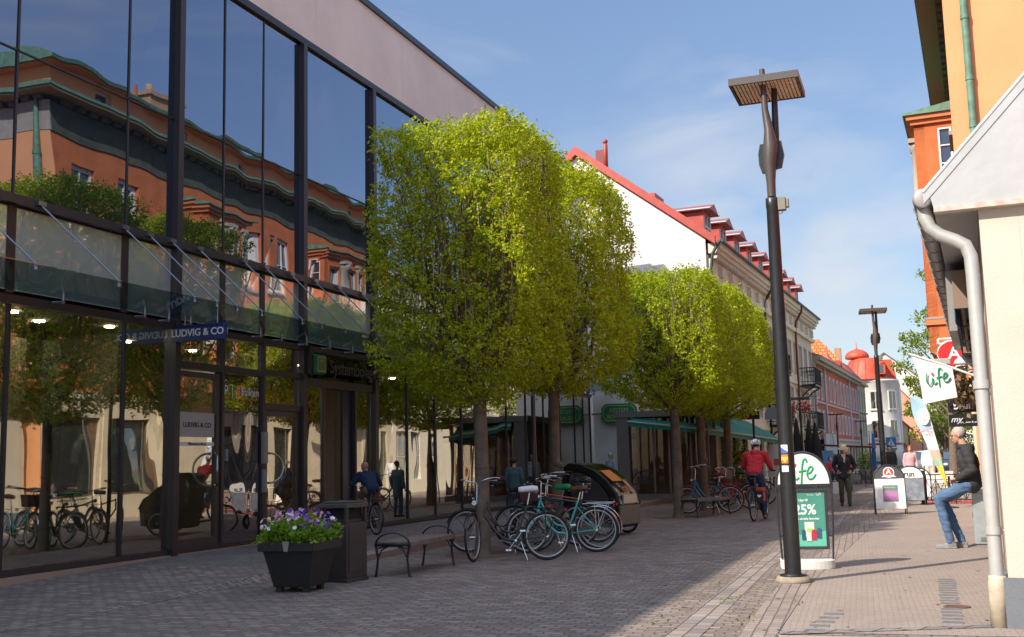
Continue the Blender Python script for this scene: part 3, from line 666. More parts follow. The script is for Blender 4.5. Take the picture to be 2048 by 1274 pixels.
# ================================================================== right: cream house with the white sheet gable
RZ = R(-92.6)
CH = thing('cream_house', 'low cream rendered house at the right edge with a white sheet-metal gable and grey plinth', 'house', (0.56, 9.8, 0), RZ)
cream = mat('cream_render', (0.60, 0.54, 0.455), 0.85, var=0.13, vscale=1.1, bump=0.003, bscale=45)
Lc = 13.5
hol = [(-3.4, -1.9, 0.9, 2.7), (-5.3, -4.2, 0.15, 2.5), (-8.6, -6.2, 0.7, 2.6), (-12.6, -9.6, 0.6, 2.7)]
MC = frame((0.56, 9.8, 0), RZ)
obj('wall', wall(MB().box(-Lc, -0.0, 0.301, 8.0, 0.0, 3.45), -Lc, 0.0, 0.40, 3.45, [h for h in hol if h[2] > 0.41]+[(-5.3, -4.2, 0.401, 2.5)], back=0.3), cream, CH)
obj('plinth', MB().box(-Lc, 0.035, -0.035, 8.03, 0.0, 0.398), mat('grey_plinth_paint', (0.17, 0.185, 0.21), 0.8, var=0.2, vscale=3, bump=0.003), CH)
darkglass = glass('far_glass', trans=False, f0=0.15, f1=0.6, gcol=(0.85, 0.92, 1.0), wav=0.02, wscale=1.2, base=(0.03, 0.035, 0.04))
whitef = mat('white_frame', (0.62, 0.60, 0.57), 0.6)
windows(CH, MC, [hol[0], hol[2], hol[3]], whitef, darkglass, cols=2, rows=1)
windows(CH, MC, [(-5.3, -4.2, 0.40, 2.5)], mat('brown_door', (0.16, 0.09, 0.06), 0.6), darkglass, cols=2, rows=2)
k = 1.06
yr = 4.2; ze = 3.62; zr = ze+(yr+0.36)*k
gs = MB()
gs.prism([(-0.345, 3.47), (-0.37, ze-0.03), (yr, zr-0.02), (8.4, ze-0.02), (8.4, 3.47)], -0.05, 0.06, 'x')
sheet = mat('white_sheet', (0.47, 0.475, 0.48), 0.42, metal=0.1, var=0.14, vscale=0.8, bump=0.012, bscale=3.0)
obj('gable', gs, sheet, CH)
vg = MB()
d = Vector((0, yr+0.36, zr-ze)).normalized()
vg.prism([(-0.42, ze-0.105), (-0.42, ze-0.005), (yr, zr+0.07), (yr, zr-0.06)], -0.1, 0.068, 'x')
vg.tube([(0.055, -0.42, ze-0.005), (0.055, yr, zr+0.07)], 0.020, n=8)
obj('verge_strip', vg, sheet, CH)
obj('drip_flashing', MB().box(-0.02, 0.095, -0.345, 8.4, 3.43, 3.475), mat('worn_white', (0.60, 0.58, 0.55), 0.6, var=0.35, vscale=12, col2=(0.45, 0.33, 0.24)), CH)
rf = MB()
rf.prism([(-0.44, ze-0.09), (yr, zr-0.06), (yr, zr+0.03), (-0.44, ze)], -Lc-0.1, -0.11, 'x'); rf.prism([(8.5, ze-0.07), (yr, zr-0.06), (yr, zr+0.03), (8.5, ze+0.02)], -Lc-0.1, -0.11, 'x')
obj('roof', rf, mat('red_tiles', (0.42, 0.10, 0.05), 0.8, var=0.3, vscale=6), CH)
sf = MB()
for i in range(8): sf.box(-Lc+i*1.69, -Lc+(i+1)*1.69-0.012, -0.345, -0.002, 3.456, 3.476)
obj('soffit', sf, mat('soffit_board', (0.42, 0.41, 0.40), 0.7, var=0.1, vscale=4), CH)
gt = MB()
nx = 40; m_ = 10; vs = []; fs = []
for i in range(2):
    for j in range(m_+1):
        a = PI+PI*j/m_; vs.append(([0.05, -Lc][i], -0.43+0.085*math.cos(a), 3.575+0.085*math.sin(a)))
for j in range(m_): fs.append((j, j+1, m_+2+j, m_+1+j))
gt._add(vs, fs, True); gt._add([(v[0], v[1]*1.0, v[2]+0.006) for v in vs], fs, True)
for i in range(20):
    gt.arc((-0.35-i*0.65, -0.43, 3.575), (0, 1, 0), (0, 0, 1), 0.09, 0.007, PI, 2*PI, 10, 5)
gt.ball((0.05, -0.43, 3.57), (0.015, 0.085, 0.085), 10, 8)
obj('gutter', gt, mat('grey_gutter', (0.36, 0.345, 0.335), 0.5, metal=0.3, var=0.15, vscale=5), CH)
pm = mat('galvanised', (0.52, 0.52, 0.50), 0.45, metal=0.25, var=0.12, vscale=3.5, bump=0.002, bscale=12)
pp = MB()
Pl = [(-0.06, -0.43, 3.53), (-0.06, -0.42, 3.42), (-0.06, -0.39, 3.33), (-0.06, -0.32, 3.26), (-0.06, -0.20, 3.20), (-0.06, -0.12, 3.15), (-0.06, -0.085, 3.05), (-0.06, -0.08, 2.9), (-0.06, -0.08, 1.2)]
pp.tube(Pl, [0.055, 0.06, 0.057, 0.057, 0.057, 0.057, 0.057, 0.057, 0.057], n=16)
pp.tube([(-0.06, -0.08, 1.2), (-0.06, -0.08, 1.02), (-0.06, -0.08, 0.93), (-0.06, -0.08, 0.4)], [0.057, 0.060, 0.056, 0.056], n=16)
pp.tube([(-0.06, -0.08, 2.0), (-0.06, -0.08, 1.93)], 0.070, n=16).tube([(-0.06, -0.08, 0.80), (-0.06, -0.08, 0.74)], 0.066, n=16)
pp.tube([(-0.06, -0.08, 1.97), (-0.06, 0.0, 1.97)], 0.012, n=6).tube([(-0.06, -0.08, 0.77), (-0.06, 0.0, 0.77)], 0.012, n=6)
pp.tube([(-0.06, -0.43, 3.575), (-0.06, -0.43, 3.50)], [0.085, 0.055], n=16)
dpipe = obj('downpipe', pp, pm, CH)
obj('pipe_foot', MB().lathe([(0.078, 0), (0.076, 0.36), (0.069, 0.38), (0.069, 0.41)], (-0.06, -0.08, 0.0), 18), mat('cream_iron', (0.62, 0.56, 0.44), 0.6, var=0.3, vscale=9, col2=(0.42, 0.34, 0.25)), dpipe)
wr = MB().tube([(-0.015, 0.012, 3.4), (-0.02, -0.014, 2.2), (0.0, -0.012, 1.2), (0.0, -0.014, 0.45)], 0.006, n=5)
obj('cable', wr, mat('cable_brown', (0.2, 0.11, 0.08), 0.6), CH)

# blue awning cassettes folded under the gutter
for i in range(4):
    lx = -3.3-i*1.9
    a = thing('awning', ['folded blue awning with brown arms nearest the downpipe under the grey gutter', 'second folded blue awning under the grey gutter of the cream house', 'third folded blue awning under the grey gutter of the cream house', 'farthest folded blue awning under the grey gutter of the cream house'][i], 'awning', MC @ Vector((lx, -0.18, 3.0)), RZ, 'awnings on the cream house')
    obj('cassette', MB().box(-0.85, 0.85, -0.09, 0.10, -0.02, 0.30), mat('awning_blue', (0.02, 0.06, 0.20), 0.6), a, bev=0.01)
    obj('valance', MB().box(-0.85, 0.85, -0.10, -0.092, -0.22, -0.02), MATS['awning_blue'], a)
    obj('arm', MB().tube([(-0.8, 0.16, -0.05), (-0.8, -0.02, -0.08), (0.7, -0.02, -0.06)], 0.03, n=6).box(0.84, 0.9, -0.1, 0.17, -0.1, 0.3), mat('awning_arm', (0.25, 0.17, 0.12), 0.6), a)
bs = thing('light_box', 'grey edge-on sign box with a blue back hanging beside the blue awning', 'sign', MC @ Vector((-4.0, -0.30, 2.75)), RZ)
obj('box', MB().box(-1.2, 1.2, -0.05, 0.04, -0.05, 0.62), mat('box_grey', (0.30, 0.29, 0.28), 0.5, metal=0.4), bs, bev=0.008)
obj('back_panel', MB().box(-1.2, 1.2, 0.042, 0.06, 0.0, 0.6), MATS['awning_blue'], bs)

# ================================================================== right: orange building
OB = thing('orange_building', 'tall orange rendered building with bays, green copper eaves and a green copper downpipe', 'building', (0.98, 23.45, 0), RZ)
MO = frame((0.98, 23.45, 0), RZ)
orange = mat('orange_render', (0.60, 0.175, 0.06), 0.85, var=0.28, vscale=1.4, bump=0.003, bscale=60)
orange_s = mat('orange_render_sunlit', (0.75, 0.355, 0.165), 0.85, var=0.08, vscale=0.9, bump=0.003, bscale=60)  # paler copy of the orange render, stronger sunlight put into its colour
creamst = mat('cream_stone', (0.62, 0.53, 0.40), 0.85, var=0.15, vscale=2, bump=0.004)
greyst = mat('grey_stone', (0.36, 0.33, 0.30), 0.85, var=0.2, vscale=5, bump=0.003)
copper = mat('verdigris', (0.16, 0.34, 0.25), 0.6, var=0.35, vscale=5, col2=(0.08, 0.15, 0.10))
LO = 23.0
b1 = (-9.45, -6.12); b2 = (-18.6, -15.3)
cols_ = [(-2.15, -0.85), (-4.1, -3.05), (-11.8, -10.7), (-13.4, -12.3), (-21.2, -20.1), (-22.6, -21.6)]
H3 = [(a, b, 8.15, 10.25) for a, b in cols_]; H2 = [(a, b, 4.6, 6.5) for a, b in cols_]
H1 = [(-2.6, -0.6, 0.7, 3.0), (-5.4, -3.3, 0.7, 3.0), (-11.9, -10.2, 0.7, 3.0), (-14.6, -12.6, 0.2, 3.0), (-21.0, -19.4, 0.7, 3.0), (-22.7, -21.4, 0.7, 3.0)]
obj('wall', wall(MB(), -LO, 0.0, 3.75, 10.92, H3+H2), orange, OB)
obj('ground_floor', wall(MB().box(-LO, 0.04, -0.05, 0.31, 3.55, 3.745), -LO, 0.0, 0.0, 3.545, H1), creamst, OB)
obj('body', MB().box(-LO, -0.012, 0.302, 12.0, 0.0, 10.92), mat('dark_core', (0.05, 0.045, 0.04), 0.9), OB)
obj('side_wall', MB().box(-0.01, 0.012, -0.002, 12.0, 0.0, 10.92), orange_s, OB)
obj('frieze', MB().box(-LO, -0.02, -0.04, 0.2, 10.925, 11.80), mat('frieze_eave_shadow', (0.10, 0.105, 0.075), 0.8, var=0.35, vscale=2.5), OB); obj('stone_band', MB().box(-0.02, 0.03, -0.045, 12.0, 10.922, 11.802), greyst, OB)  # street frieze coloured dark for the shadow under the eave; side band stays grey
# eave with soffit boards, dentils and copper edge
obj('eave', MB().box(-LO-0.2, 0.56, -0.58, 12.2, 11.96, 12.10), mat('eave_board', (0.20, 0.25, 0.15), 0.8, var=0.4, vscale=0.9, col2=(0.34, 0.20, 0.11)), OB)
ebm = mat('eave_bracket', (0.14, 0.13, 0.085), 0.8, var=0.3, vscale=3)
for i in range(43): obj('bracket', MB().box(-LO+i*0.53, -LO+i*0.53+0.30, -0.17, -0.045, 11.805, 11.955), ebm, OB)
for i in range(20): obj('bracket', MB().box(0.035, 0.17, 0.15+i*0.53, 0.15+i*0.53+0.3, 11.805, 11.955), ebm, OB)
obj('eave_edge', MB().box(-LO-0.25, 0.62, -0.62, -0.585, 12.04, 12.12).box(0.565, 0.62, -0.58, 12.2, 12.02, 12.14), copper, OB)
at_h = [(a, b, 12.25, 12.78) for a, b in ((-2.6, -1.9), (-6.9, -6.2), (-11.2, -10.5), (-15.5, -14.8), (-19.8, -19.1))]
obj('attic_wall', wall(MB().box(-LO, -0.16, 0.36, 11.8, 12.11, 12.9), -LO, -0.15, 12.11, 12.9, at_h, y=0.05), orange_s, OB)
windows(OB, MO, at_h, whitef, darkglass, cols=1, rows=1, y=0.05)
ar = MB(); ar.prism([(-0.42, 12.92), (-0.45, 13.02), (0.3, 13.30), (5.0, 13.8), (11.8, 13.0), (11.8, 12.92)], -LO-0.2, 0.3, 'x')
obj('roof', ar, copper, OB)
obj('attic_cornice', MB().box(-LO, 0.2, -0.34, 12.0, 12.902, 12.918), mat('orange_trim', (0.55, 0.20, 0.08), 0.7), OB)
chm = MB().box(-8.6, -7.4, 1.6, 2.6, 13.1, 14.5).box(-8.7, -7.3, 1.5, 2.7, 14.5, 14.65).lathe([(0.18, 0), (0.15, 0.45)], (-8.0, 2.1, 14.65), 12)
obj('chimney', chm, mat('chimney_brick', (0.45, 0.26, 0.16), 0.85, var=0.2, vscale=5), OB)
obj('flue', MB().lathe([(0.11, 0), (0.10, 1.5)], (-6.6, 1.8, 13.1), 10), mat('flue_red', (0.30, 0.10, 0.07), 0.6), OB)
windows(OB, MO, H3+H2, mat('curtain_frame', (0.80, 0.78, 0.74), 0.6), darkglass, cols=2, rows=2, sill=greyst, fw=0.13)
windows(OB, MO, H1, mat('brown_frame2', (0.13, 0.08, 0.05), 0.6), darkglass, cols=1, rows=1)
# pilasters on the ground floor
ps = MB()
for x in (-0.25, -2.95, -5.7, -9.9, -12.25, -14.9, -19.1, -21.2): ps.box(x-0.16, x+0.16, -0.06, 0.005, 0.01, 3.54)
obj('pilaster', ps, creamst, OB)
# copper downpipe on the south wall
dp = MB().tube([(0.09, 0.40, 11.8), (0.09, 0.40, 3.0)], 0.075, n=14)
for z in (10.2, 8.9, 7.9, 5.5): dp.tube([(0.09, 0.40, z), (0.09, 0.40, z+0.1)], 0.088, n=14)
obj('downpipe', dp, copper, OB)
def oriel(x0, x1):
    fw_ = x1-x0; ft = MB(MO)
    hs = [(x0+0.35, x0+1.0, 8.0, 9.55), (x0+fw_/2-0.36, x0+fw_/2+0.36, 8.0, 9.55), (x1-1.0, x1-0.35, 8.0, 9.55)]
    hs2 = [(h[0], h[1], 5.2, 6.9) for h in hs]
    b = MB(MO); wall(b, x0, x1, 3.95, 10.0, hs+hs2, y=-0.95, depth=0.14, back=0.25)
    MS = MO @ Matrix.Translation((x1, -0.95, 0)) @ Matrix.Rotation(PI/2, 4, 'Z')      # south cheek: local X runs into the wall
    c = MB(MS); wall(c, 0.002, 0.949, 3.95, 10.0, [(0.56, 0.90, 7.85, 9.75)], depth=0.06, back=0.12); 
    b.v += c.v; n0 = len(b.v)-len(c.v); b.f += [tuple(i+n0 for i in f) for f in c.f]; b.sm += c.sm; b.mi += c.mi
    MW = MO @ Matrix.Translation((x0, 0, 0)) @ Matrix.Rotation(-PI/2, 4, 'Z')
    b.M = MO; b.box(x0, x0+0.02, -0.69, 0.0, 3.95, 10.0); b.prism([(-0.95, 3.95), (-0.6, 3.7), (0.0, 3.55), (0.0, 3.95)], x0+0.01, x1-0.003, 'x')
    o = obj('oriel', b, orange, OB, world=True)
    cp = MB(MO); cp.box(x0-0.16, x1+0.16, -1.12, 0.0, 10.0, 10.12).box(x0-0.08, x1+0.08, -1.03, -0.0, 9.88, 9.998)
    cp.box(x0-0.05, x1+0.05, -1.0, 0.0, 7.60, 7.72).box(x0-0.06, x1+0.06, -1.01, 0.0, 4.62, 4.76)
    obj('cornice', cp, MATS['orange_trim'], o, world=True)
    obj('ledge', MB(MO).box(x0-0.07, x1+0.07, -1.03, 0.0, 7.722, 7.80).box(x0-0.07, x1+0.07, -1.03, 0.0, 4.763, 4.82), greyst, o, world=True)
    obj('copper_cap', MB(MO).prism([(-1.2, 10.122), (-1.2, 10.17), (0.0, 10.36), (0.0, 10.122)], x0-0.22, x1+0.22, 'x'), copper, o, world=True)
    cl = MB(MO)
    for hx in ((hs[0][1]+hs[1][0])/2, (hs[1][1]+hs[2][0])/2, x0+0.17):
        cl.lathe([(0.13, 7.81), (0.13, 7.92), (0.10, 7.95), (0.085, 9.45), (0.12, 9.50), (0.15, 9.62), (0.15, 9.7)], (hx, -1.0, 0), 12)
        cl.box(hx-0.2, hx+0.2, -1.15, -0.955, 9.70, 9.82)
    obj('column', cl, mat('column_stone', (0.42, 0.36, 0.28), 0.8), o, world=True)
    windows(OB, MO, hs+hs2, whitef, darkglass, cols=1, rows=2, y=-0.95, depth=0.14)
    windows(OB, MS, [(0.56, 0.90, 7.85, 9.75)], mat('bright_frame', (0.80, 0.78, 0.78), 0.6), darkglass, cols=1, rows=4, depth=0.06, fw=0.05)
oriel(*b1); oriel(*b2)

# ================================================================== right: ornate cream building farther on (seen in the glass)
CB = thing('stucco_building', 'ornate cream stucco building with balconies mirrored in the far shop windows', 'building', (2.05, 46.8, 0), RZ)
MCB = frame((2.05, 46.8, 0), RZ)
whst = mat('white_stucco', (0.74, 0.68, 0.56), 0.8, var=0.08, vscale=1.5, bump=0.003)
hs = [(-x-1.0, -x, z, z+1.8) for x in range(2, 32, 3) for z in (4.3, 7.2)]; hg = [(-x-1.4, -x, 0.6, 3.0) for x in range(2, 32, 3)]
obj('wall', wall(MB().box(-34, -0.02, 0.31, 10, 0, 10.5), -34, 0, 0, 10.5, hs+hg), whst, CB)
obj('cornice', MB().box(-34.1, 0.1, -0.35, 10, 10.5, 10.8).box(-34, 0.05, -0.12, 0, 3.5, 3.7).box(-34, 0.05, -0.12, 0, 6.7, 6.82), whst, CB)
obj('roof', MB().prism([(-0.4, 10.8), (3, 12.8), (10, 12.8), (10, 10.8)], -34, 0, 'x'), copper, CB)
windows(CB, MCB, hs+hg, whitef, darkglass, cols=2, rows=2)

# ================================================================== left row: white-gabled building
RZL = R(87.4)
def balcony(parent, M, x0, x1, z, name='balcony'):
    b = MB(M); b.box(x0, x1, -0.85, 0.0, z-0.14, z-0.04)
    for x in (x0+0.2, x1-0.2): b.tube([(x, -0.02, z-0.75), (x, -0.35, z-0.4), (x, -0.75, z-0.16)], 0.045, n=6)
    b.tube([(x0, -0.03, z+0.85), (x0, -0.83, z+0.85), (x1, -0.83, z+0.85), (x1, -0.03, z+0.85)], 0.03, n=6)
    b.tube([(x0, -0.03, z+0.1), (x0, -0.83, z+0.1), (x1, -0.83, z+0.1), (x1, -0.03, z+0.1)], 0.02, n=6)
    n = int((x1-x0)/0.13)
    for i in range(n+1):
        x = x0+(x1-x0)*i/n; b.tube([(x, -0.83, z-0.04), (x, -0.83, z+0.4), (x+0.05, -0.83, z+0.55), (x, -0.83, z+0.85)], 0.014, n=4)
        if i < n: b.ring((x+(x1-x0)/n/2, -0.83, z+0.62), (0, 1, 0), 0.05, 0.01, 8, 4)
    for xx in (x0, x1):
        for i in range(1, 6): b.tube([(xx, -0.83+i*0.135, z-0.04), (xx, -0.83+i*0.135, z+0.85)], 0.014, n=4)
        for i in range(5): b.ring((xx, -0.76+i*0.135, z+0.62), (1, 0, 0), 0.05, 0.01, 8, 4)
    return obj(name, b, mat('iron_black', (0.012, 0.014, 0.02), 0.45), parent, world=True)
WB = thing('gable_building', 'long cream building with bare white gable, red metal roof and a row of dormers', 'building', (-7.05, 40.0, 0), RZL)
MWB = frame((-7.05, 40.0, 0), RZL)
LW = 26.4
tan = mat('tan_stucco', (0.73, 0.65, 0.54), 0.85, var=0.12, vscale=1.2, bump=0.004, bscale=20)
whg = mat('white_gable', (0.76, 0.75, 0.74), 0.8, var=0.10, vscale=0.7, bump=0.008, bscale=9)
wx = [1.0+i*1.85 for i in range(14)]
hA = [(x, x+0.85, 5.7, 7.35) for x in wx]; hB = [(x, x+0.85, 3.1, 4.9) for x in wx]; hC = [(x-0.1, x+1.0, 0.5, 2.25) for x in wx]
obj('wall', wall(MB().box(0.02, LW, 0.302, 10.0, 0.0, 8.9), 0.0, LW, 0.0, 8.9, hA+hB+hC), tan, WB)
obj('end_wall', MB().prism([(0.05, 0.0), (0.05, 9.5), (5.0, 13.25), (9.95, 9.5), (9.95, 0.0)], -0.12, -0.003, 'x'), whg, WB)
cn = MB(); cn.box(0, LW+0.1, -0.18, 0, 7.95, 8.15); cn.box(0, LW+0.1, -0.10, 0, 8.15, 8.75); cn.box(0, LW+0.15, -0.38, 0, 8.95, 9.1); cn.box(0, LW+0.2, -0.48, 0, 9.1, 9.32)
for i in range(88): cn.box(0.1+i*0.3, 0.25+i*0.3, -0.32, -0.102, 8.76, 8.945)
for i in range(14): cn.box(wx[i]+0.3, wx[i]+0.6, -0.26, -0.102, 8.2, 8.6)
cn.box(0, LW, -0.1, 0, 5.15, 5.33); cn.box(0, LW, -0.12, 0, 2.55, 2.8)
obj('cornice', cn, mat('tan_trim', (0.76, 0.68, 0.57), 0.8, var=0.1, vscale=2), WB)
redroof = mat('red_metal_roof', (0.44, 0.070, 0.052), 0.5, metal=0.1, var=0.25, vscale=2.5)
obj('roof', gable_roof(MB(), -0.05, LW, 0.0, 10.0, 9.45, 13.25, ov=0.25, th=0.16), redroof, WB)
obj('verge', MB().prism([(-0.35, 9.22), (5.0, 13.33), (10.3, 9.22), (10.3, 9.55), (5.0, 13.68), (-0.35, 9.55)], -0.30, -0.125, 'x'), redroof, WB)
obj('gutter', MB().tube([(-0.1, -0.55, 9.36), (LW+0.2, -0.55, 9.36)], 0.07, n=8).tube([(-0.13, -0.5, 9.36), (-0.13, -0.2, 8.9), (-0.13, -0.12, 8.3), (-0.13, -0.12, 7.7)], 0.06, n=8), mat('green_gutter', (0.05, 0.085, 0.075), 0.5, metal=0.4), WB)
for x, m_ in ((10.6, 'pipe_black'), (19.6, 'pipe_red')):
    obj('downpipe', MB().tube([(x, -0.52, 9.3), (x, -0.5, 9.0), (x, -0.2, 8.5), (x, -0.14, 8.2), (x, -0.14, 0.1)], 0.06, n=8), mat(m_, (0.03, 0.03, 0.035) if m_ == 'pipe_black' else (0.16, 0.03, 0.03), 0.5), WB)
for i in range(9):
    x0 = 0.9+i*2.78; x1 = x0+1.2; zt = 10.82; yf = 0.30
    d_ = MB()
    d_.prism([(yf, 9.62), (yf, zt), (2.1, zt+0.02), (2.1, 11.0)], x0, x0+0.06, 'x'); d_.prism([(yf, 9.62), (yf, zt), (2.1, zt+0.02), (2.1, 11.0)], x1-0.06, x1, 'x')
    d_.box(x0+0.06, x1-0.06, yf, yf+0.08, zt-0.2, zt)
    do = obj('dormer', d_, redroof, WB)
    ro = MB(); ro.prism([(x0-0.16, zt+0.002), (x1+0.16, zt+0.002), ((x0+x1)/2, zt+0.32)], yf-0.3, 2.6, 'y')
    obj('dormer_roof', ro, mat('dormer_top', (0.30, 0.085, 0.075), 0.5), do)
    for xe in (x0-0.18, x1+0.18): obj('eave_strip', MB().tube([(xe, yf-0.32, zt+0.02), (xe, 2.2, zt+0.02)], 0.05, n=6), mat('pale_edge', (0.35, 0.36, 0.36), 0.5, metal=0.4), do)
    wf = MB()
    for q in ((x0+0.07, x0+0.15, 9.7, zt-0.21), (x1-0.15, x1-0.07, 9.7, zt-0.21), ((x0+x1)/2-0.04, (x0+x1)/2+0.04, 9.7, zt-0.21)): wf.box(q[0], q[1], yf-0.02, yf+0.06, q[2], q[3])
    wf.box(x0+0.15, x1-0.15, yf-0.015, yf+0.055, 10.2, 10.25)
    wo = obj('window', wf, mat('white_paint', (0.75, 0.74, 0.74), 0.6), do)
    obj('pane', MB().box(x0+0.08, x1-0.08, yf+0.065, yf+0.075, 9.65, zt-0.205), darkglass, wo)
ch_ = MB().box(0.75, 1.1, 4.1, 4.5, 12.6, 13.7)
obj('chimney', ch_, mat('chimney_red', (0.22, 0.05, 0.05), 0.6), WB)
obj('vent_pipe', MB().lathe([(0.09, 0), (0.09, 1.2), (0.06, 1.25)], (0.5, 4.0, 12.6), 10).ball((0.5, 4.0, 13.93), 0.11, 10, 6), redroof, WB)
obj('roof_hatch', MB().box(1.0, 2.3, 2.2, 2.9, 11.2, 11.75), redroof, WB)
windows(WB, MWB, hA+hB, mat('pale_frame', (0.50, 0.46, 0.42), 0.7), darkglass, cols=2, rows=2, surround=0.1)
windows(WB, MWB, hC, mat('dark_frame2', (0.05, 0.05, 0.05), 0.5), darkglass, cols=1, rows=1)
for x in (10.3, 20.9):
    for z in (5.25, 2.85): balcony(WB, MWB, x, x+2.4, z)
# glazed café annexe at its foot
CF = thing('cafe_pavilion', 'glazed corner café with grey stone piers and plants, under the green awning', 'shop', (-8.9, 34.6, 0))
gst = mat('cafe_stone', (0.16, 0.14, 0.13), 0.7, var=0.2, vscale=4)
cb = MB(); cb.box(-0.45, -0.05, 0, 0.4, 0.0, 2.75)
for x in (0.75, 1.25, 1.95): cb.box(x-0.03, x+0.03, 0.05, 0.13, 0.32, 2.7)
cb.box(-0.05, 2.55, 0.0, 0.2, 0.10, 0.30)
for y in (0.1, 1.2, 2.4, 3.6): cb.box(2.42+0.04*y, 2.52+0.04*y, y-0.04, y+0.04, 0.32, 2.7)
obj('frame', cb, gst, CF)
obj('roof', MB().box(-0.5, 2.6, -0.02, 5.0, 2.76, 2.95), gst, CF)
obj('back_wall', MB().box(-0.4, 2.3, 2.6, 2.7, 0.1, 2.75), mat('cafe_brown', (0.34, 0.24, 0.19), 0.8, var=0.3, vscale=2), CF)
obj('pane', MB().box(-0.04, 2.42, 0.085, 0.095, 0.31, 2.72), glass('cafe_glass', tint=(0.8, 0.75, 0.7), f0=0.04, f1=0.12, gcol=(0.8, 0.8, 0.8), wav=0.01), CF)
lg = MB(); lg.arc((0.42, 0.07, 0.62), (1, 0, 0), (0, 0, 1), 0.42, 0.015, 0, PI, 20, 4).tube([(0.0, 0.07, 0.62), (0.84, 0.07, 0.62)], 0.015, n=4)
obj('logo_arch', lg, mat('logo_dark', (0.03, 0.025, 0.025), 0.5), CF)
text('pop', 0.30, Matrix.Translation((0.42, 0.068, 0.80)), MATS['logo_dark'], CF, bold=0.01)
AW = thing('awning', 'long sloping dark green awning over the café front behind the trees', 'awning', (-5.0, 34.3, 0))
aw = MB(); aw._add([(-3.6, 1.0, 3.0), (-3.9, 0.0, 2.62), (-1.45, 0.1, 2.30), (-2.0, 1.2, 3.0)], [(0, 1, 2, 3)])
aw._add([(-2.0, 1.2, 3.0), (-1.45, 0.1, 2.30), (-0.3, 11.0, 2.02), (-1.75, 11.2, 2.85)], [(0, 1, 2, 3)])
aw._add([(-3.9, 0.0, 2.62), (-1.45, 0.1, 2.30), (-1.45, 0.1, 2.16), (-3.9, 0.0, 2.48)], [(0, 1, 2, 3)])
aw._add([(-1.45, 0.1, 2.30), (-0.3, 11.0, 2.02), (-0.3, 11.0, 1.86), (-1.45, 0.1, 2.14)], [(0, 1, 2, 3)])
obj('canopy', aw, mat('awning_green', (0.01, 0.17, 0.12), 0.75), AW)
obj('rail', MB().tube([(-3.9, 0, 2.62), (-1.45, 0.1, 2.30), (-0.3, 11.0, 2.02)], 0.035, n=6), mat('rail_grey', (0.35, 0.36, 0.36), 0.5), AW)

# red brick building with grey pilasters
def LP(x, y=0, z=0): return MWB @ Vector((x, y, z))
RB = thing('red_building', 'red plastered building with grey pilasters and rows of narrow white windows', 'building', LP(26.7), RZL)
MR = frame(LP(26.7), RZL)
redp = mat('red_plaster', (0.42, 0.11, 0.055), 0.85, var=0.15, vscale=1.5)
rx = [0.9+i*2.0 for i in range(12)]
r1 = [(x, x+0.95, 4.75, 6.35) for x in rx]; r2 = [(x, x+0.95, 2.75, 4.05) for x in rx]
obj('wall', wall(MB().box(0.02, 24.5, 0.302, 9.0, 0, 6.8), 0, 24.5, 2.35, 6.8, r1+r2), redp, RB)
obj('ground_floor', wall(MB(), 0, 24.5, 0, 2.3, [(x-0.2, x+1.3, 0.3, 1.9) for x in rx], depth=0.2), mat('beige_front', (0.5, 0.45, 0.38), 0.8), RB)
pg = MB()
for x in (0.1, 4.55, 18.4, 24.2): pg.box(x-0.2, x+0.2, -0.10, 0, 2.35, 6.8)
pg.box(0, 24.6, -0.12, 0, 2.301, 2.45); pg.box(0, 24.6, -0.06, -0.0, 4.5, 4.62)
obj('pilaster', pg, mat('grey_paint', (0.42, 0.42, 0.46), 0.8), RB)
obj('cornice', MB().box(-0.1, 24.7, -0.45, 0.1, 6.98, 7.25).box(-0.1, 24.7, -0.25, 0.1, 6.802, 6.978), mat('olive_cornice', (0.36, 0.34, 0.28), 0.8), RB)
obj('roof', MB().prism([(-0.5, 7.252), (4.5, 9.0), (9.0, 7.252)], -0.1, 24.7, 'x'), mat('dull_red_roof', (0.42, 0.12, 0.09), 0.6), RB)
windows(RB, MR, r1+r2, mat('lilac_frame', (0.62, 0.58, 0.64), 0.6), darkglass, cols=2, rows=1, fw=0.13, depth=0.07, surround=0.07)
windows(RB, MR, [(x-0.2, x+1.3, 0.3, 1.9) for x in rx], MATS['dark_frame2'], darkglass, cols=1, rows=1)
sgb = thing('shop_sign', 'wide pale blue grey sign board on the ground floor of the red building', 'sign', MR @ Vector((3.2, -0.35, 2.2)), RZL)
obj('board', MB().box(-2.6, 2.6, -0.06, 0.06, -0.75, 0.45), mat('pale_sign', (0.42, 0.48, 0.56), 0.6), sgb)
obj('emblem', MB().arc((0, -0.07, -0.3), (1, 0, 0), (0, 0, 1), 0.7, 0.02, 0.1, PI-0.1, 14, 4, flat=0.5).box(-0.9, 0.9, -0.075, -0.062, -0.38, -0.34), mat('emblem_grey', (0.25, 0.3, 0.36), 0.6), sgb)
TR = thing('tiled_house', 'house with a big hipped orange tile roof rising behind the red building', 'house', (-10.2, 107.5, 0))
obj('wall', MB().box(-4, 4, 0, 7, 0, 9.0), mat('tan_wall_far', (0.45, 0.36, 0.26), 0.9), TR)
rr_ = MB(); rr_._add([(-4.3, -0.3, 9.0), (4.3, -0.3, 9.0), (4.3, 7.3, 9.0), (-4.3, 7.3, 9.0), (-1.4, 3.5, 12.7), (1.2, 3.5, 12.7)], [(0, 1, 5, 4), (1, 2, 5), (2, 3, 4, 5), (3, 0, 4)])
obj('roof', rr_, brick('orange_tiles', (0.62, 0.20, 0.06), (0.74, 0.30, 0.10), (0.30, 0.09, 0.03), 0.4, 0.35, 0.05, bump=0.03, patch=0.3, distort=0.0), TR)
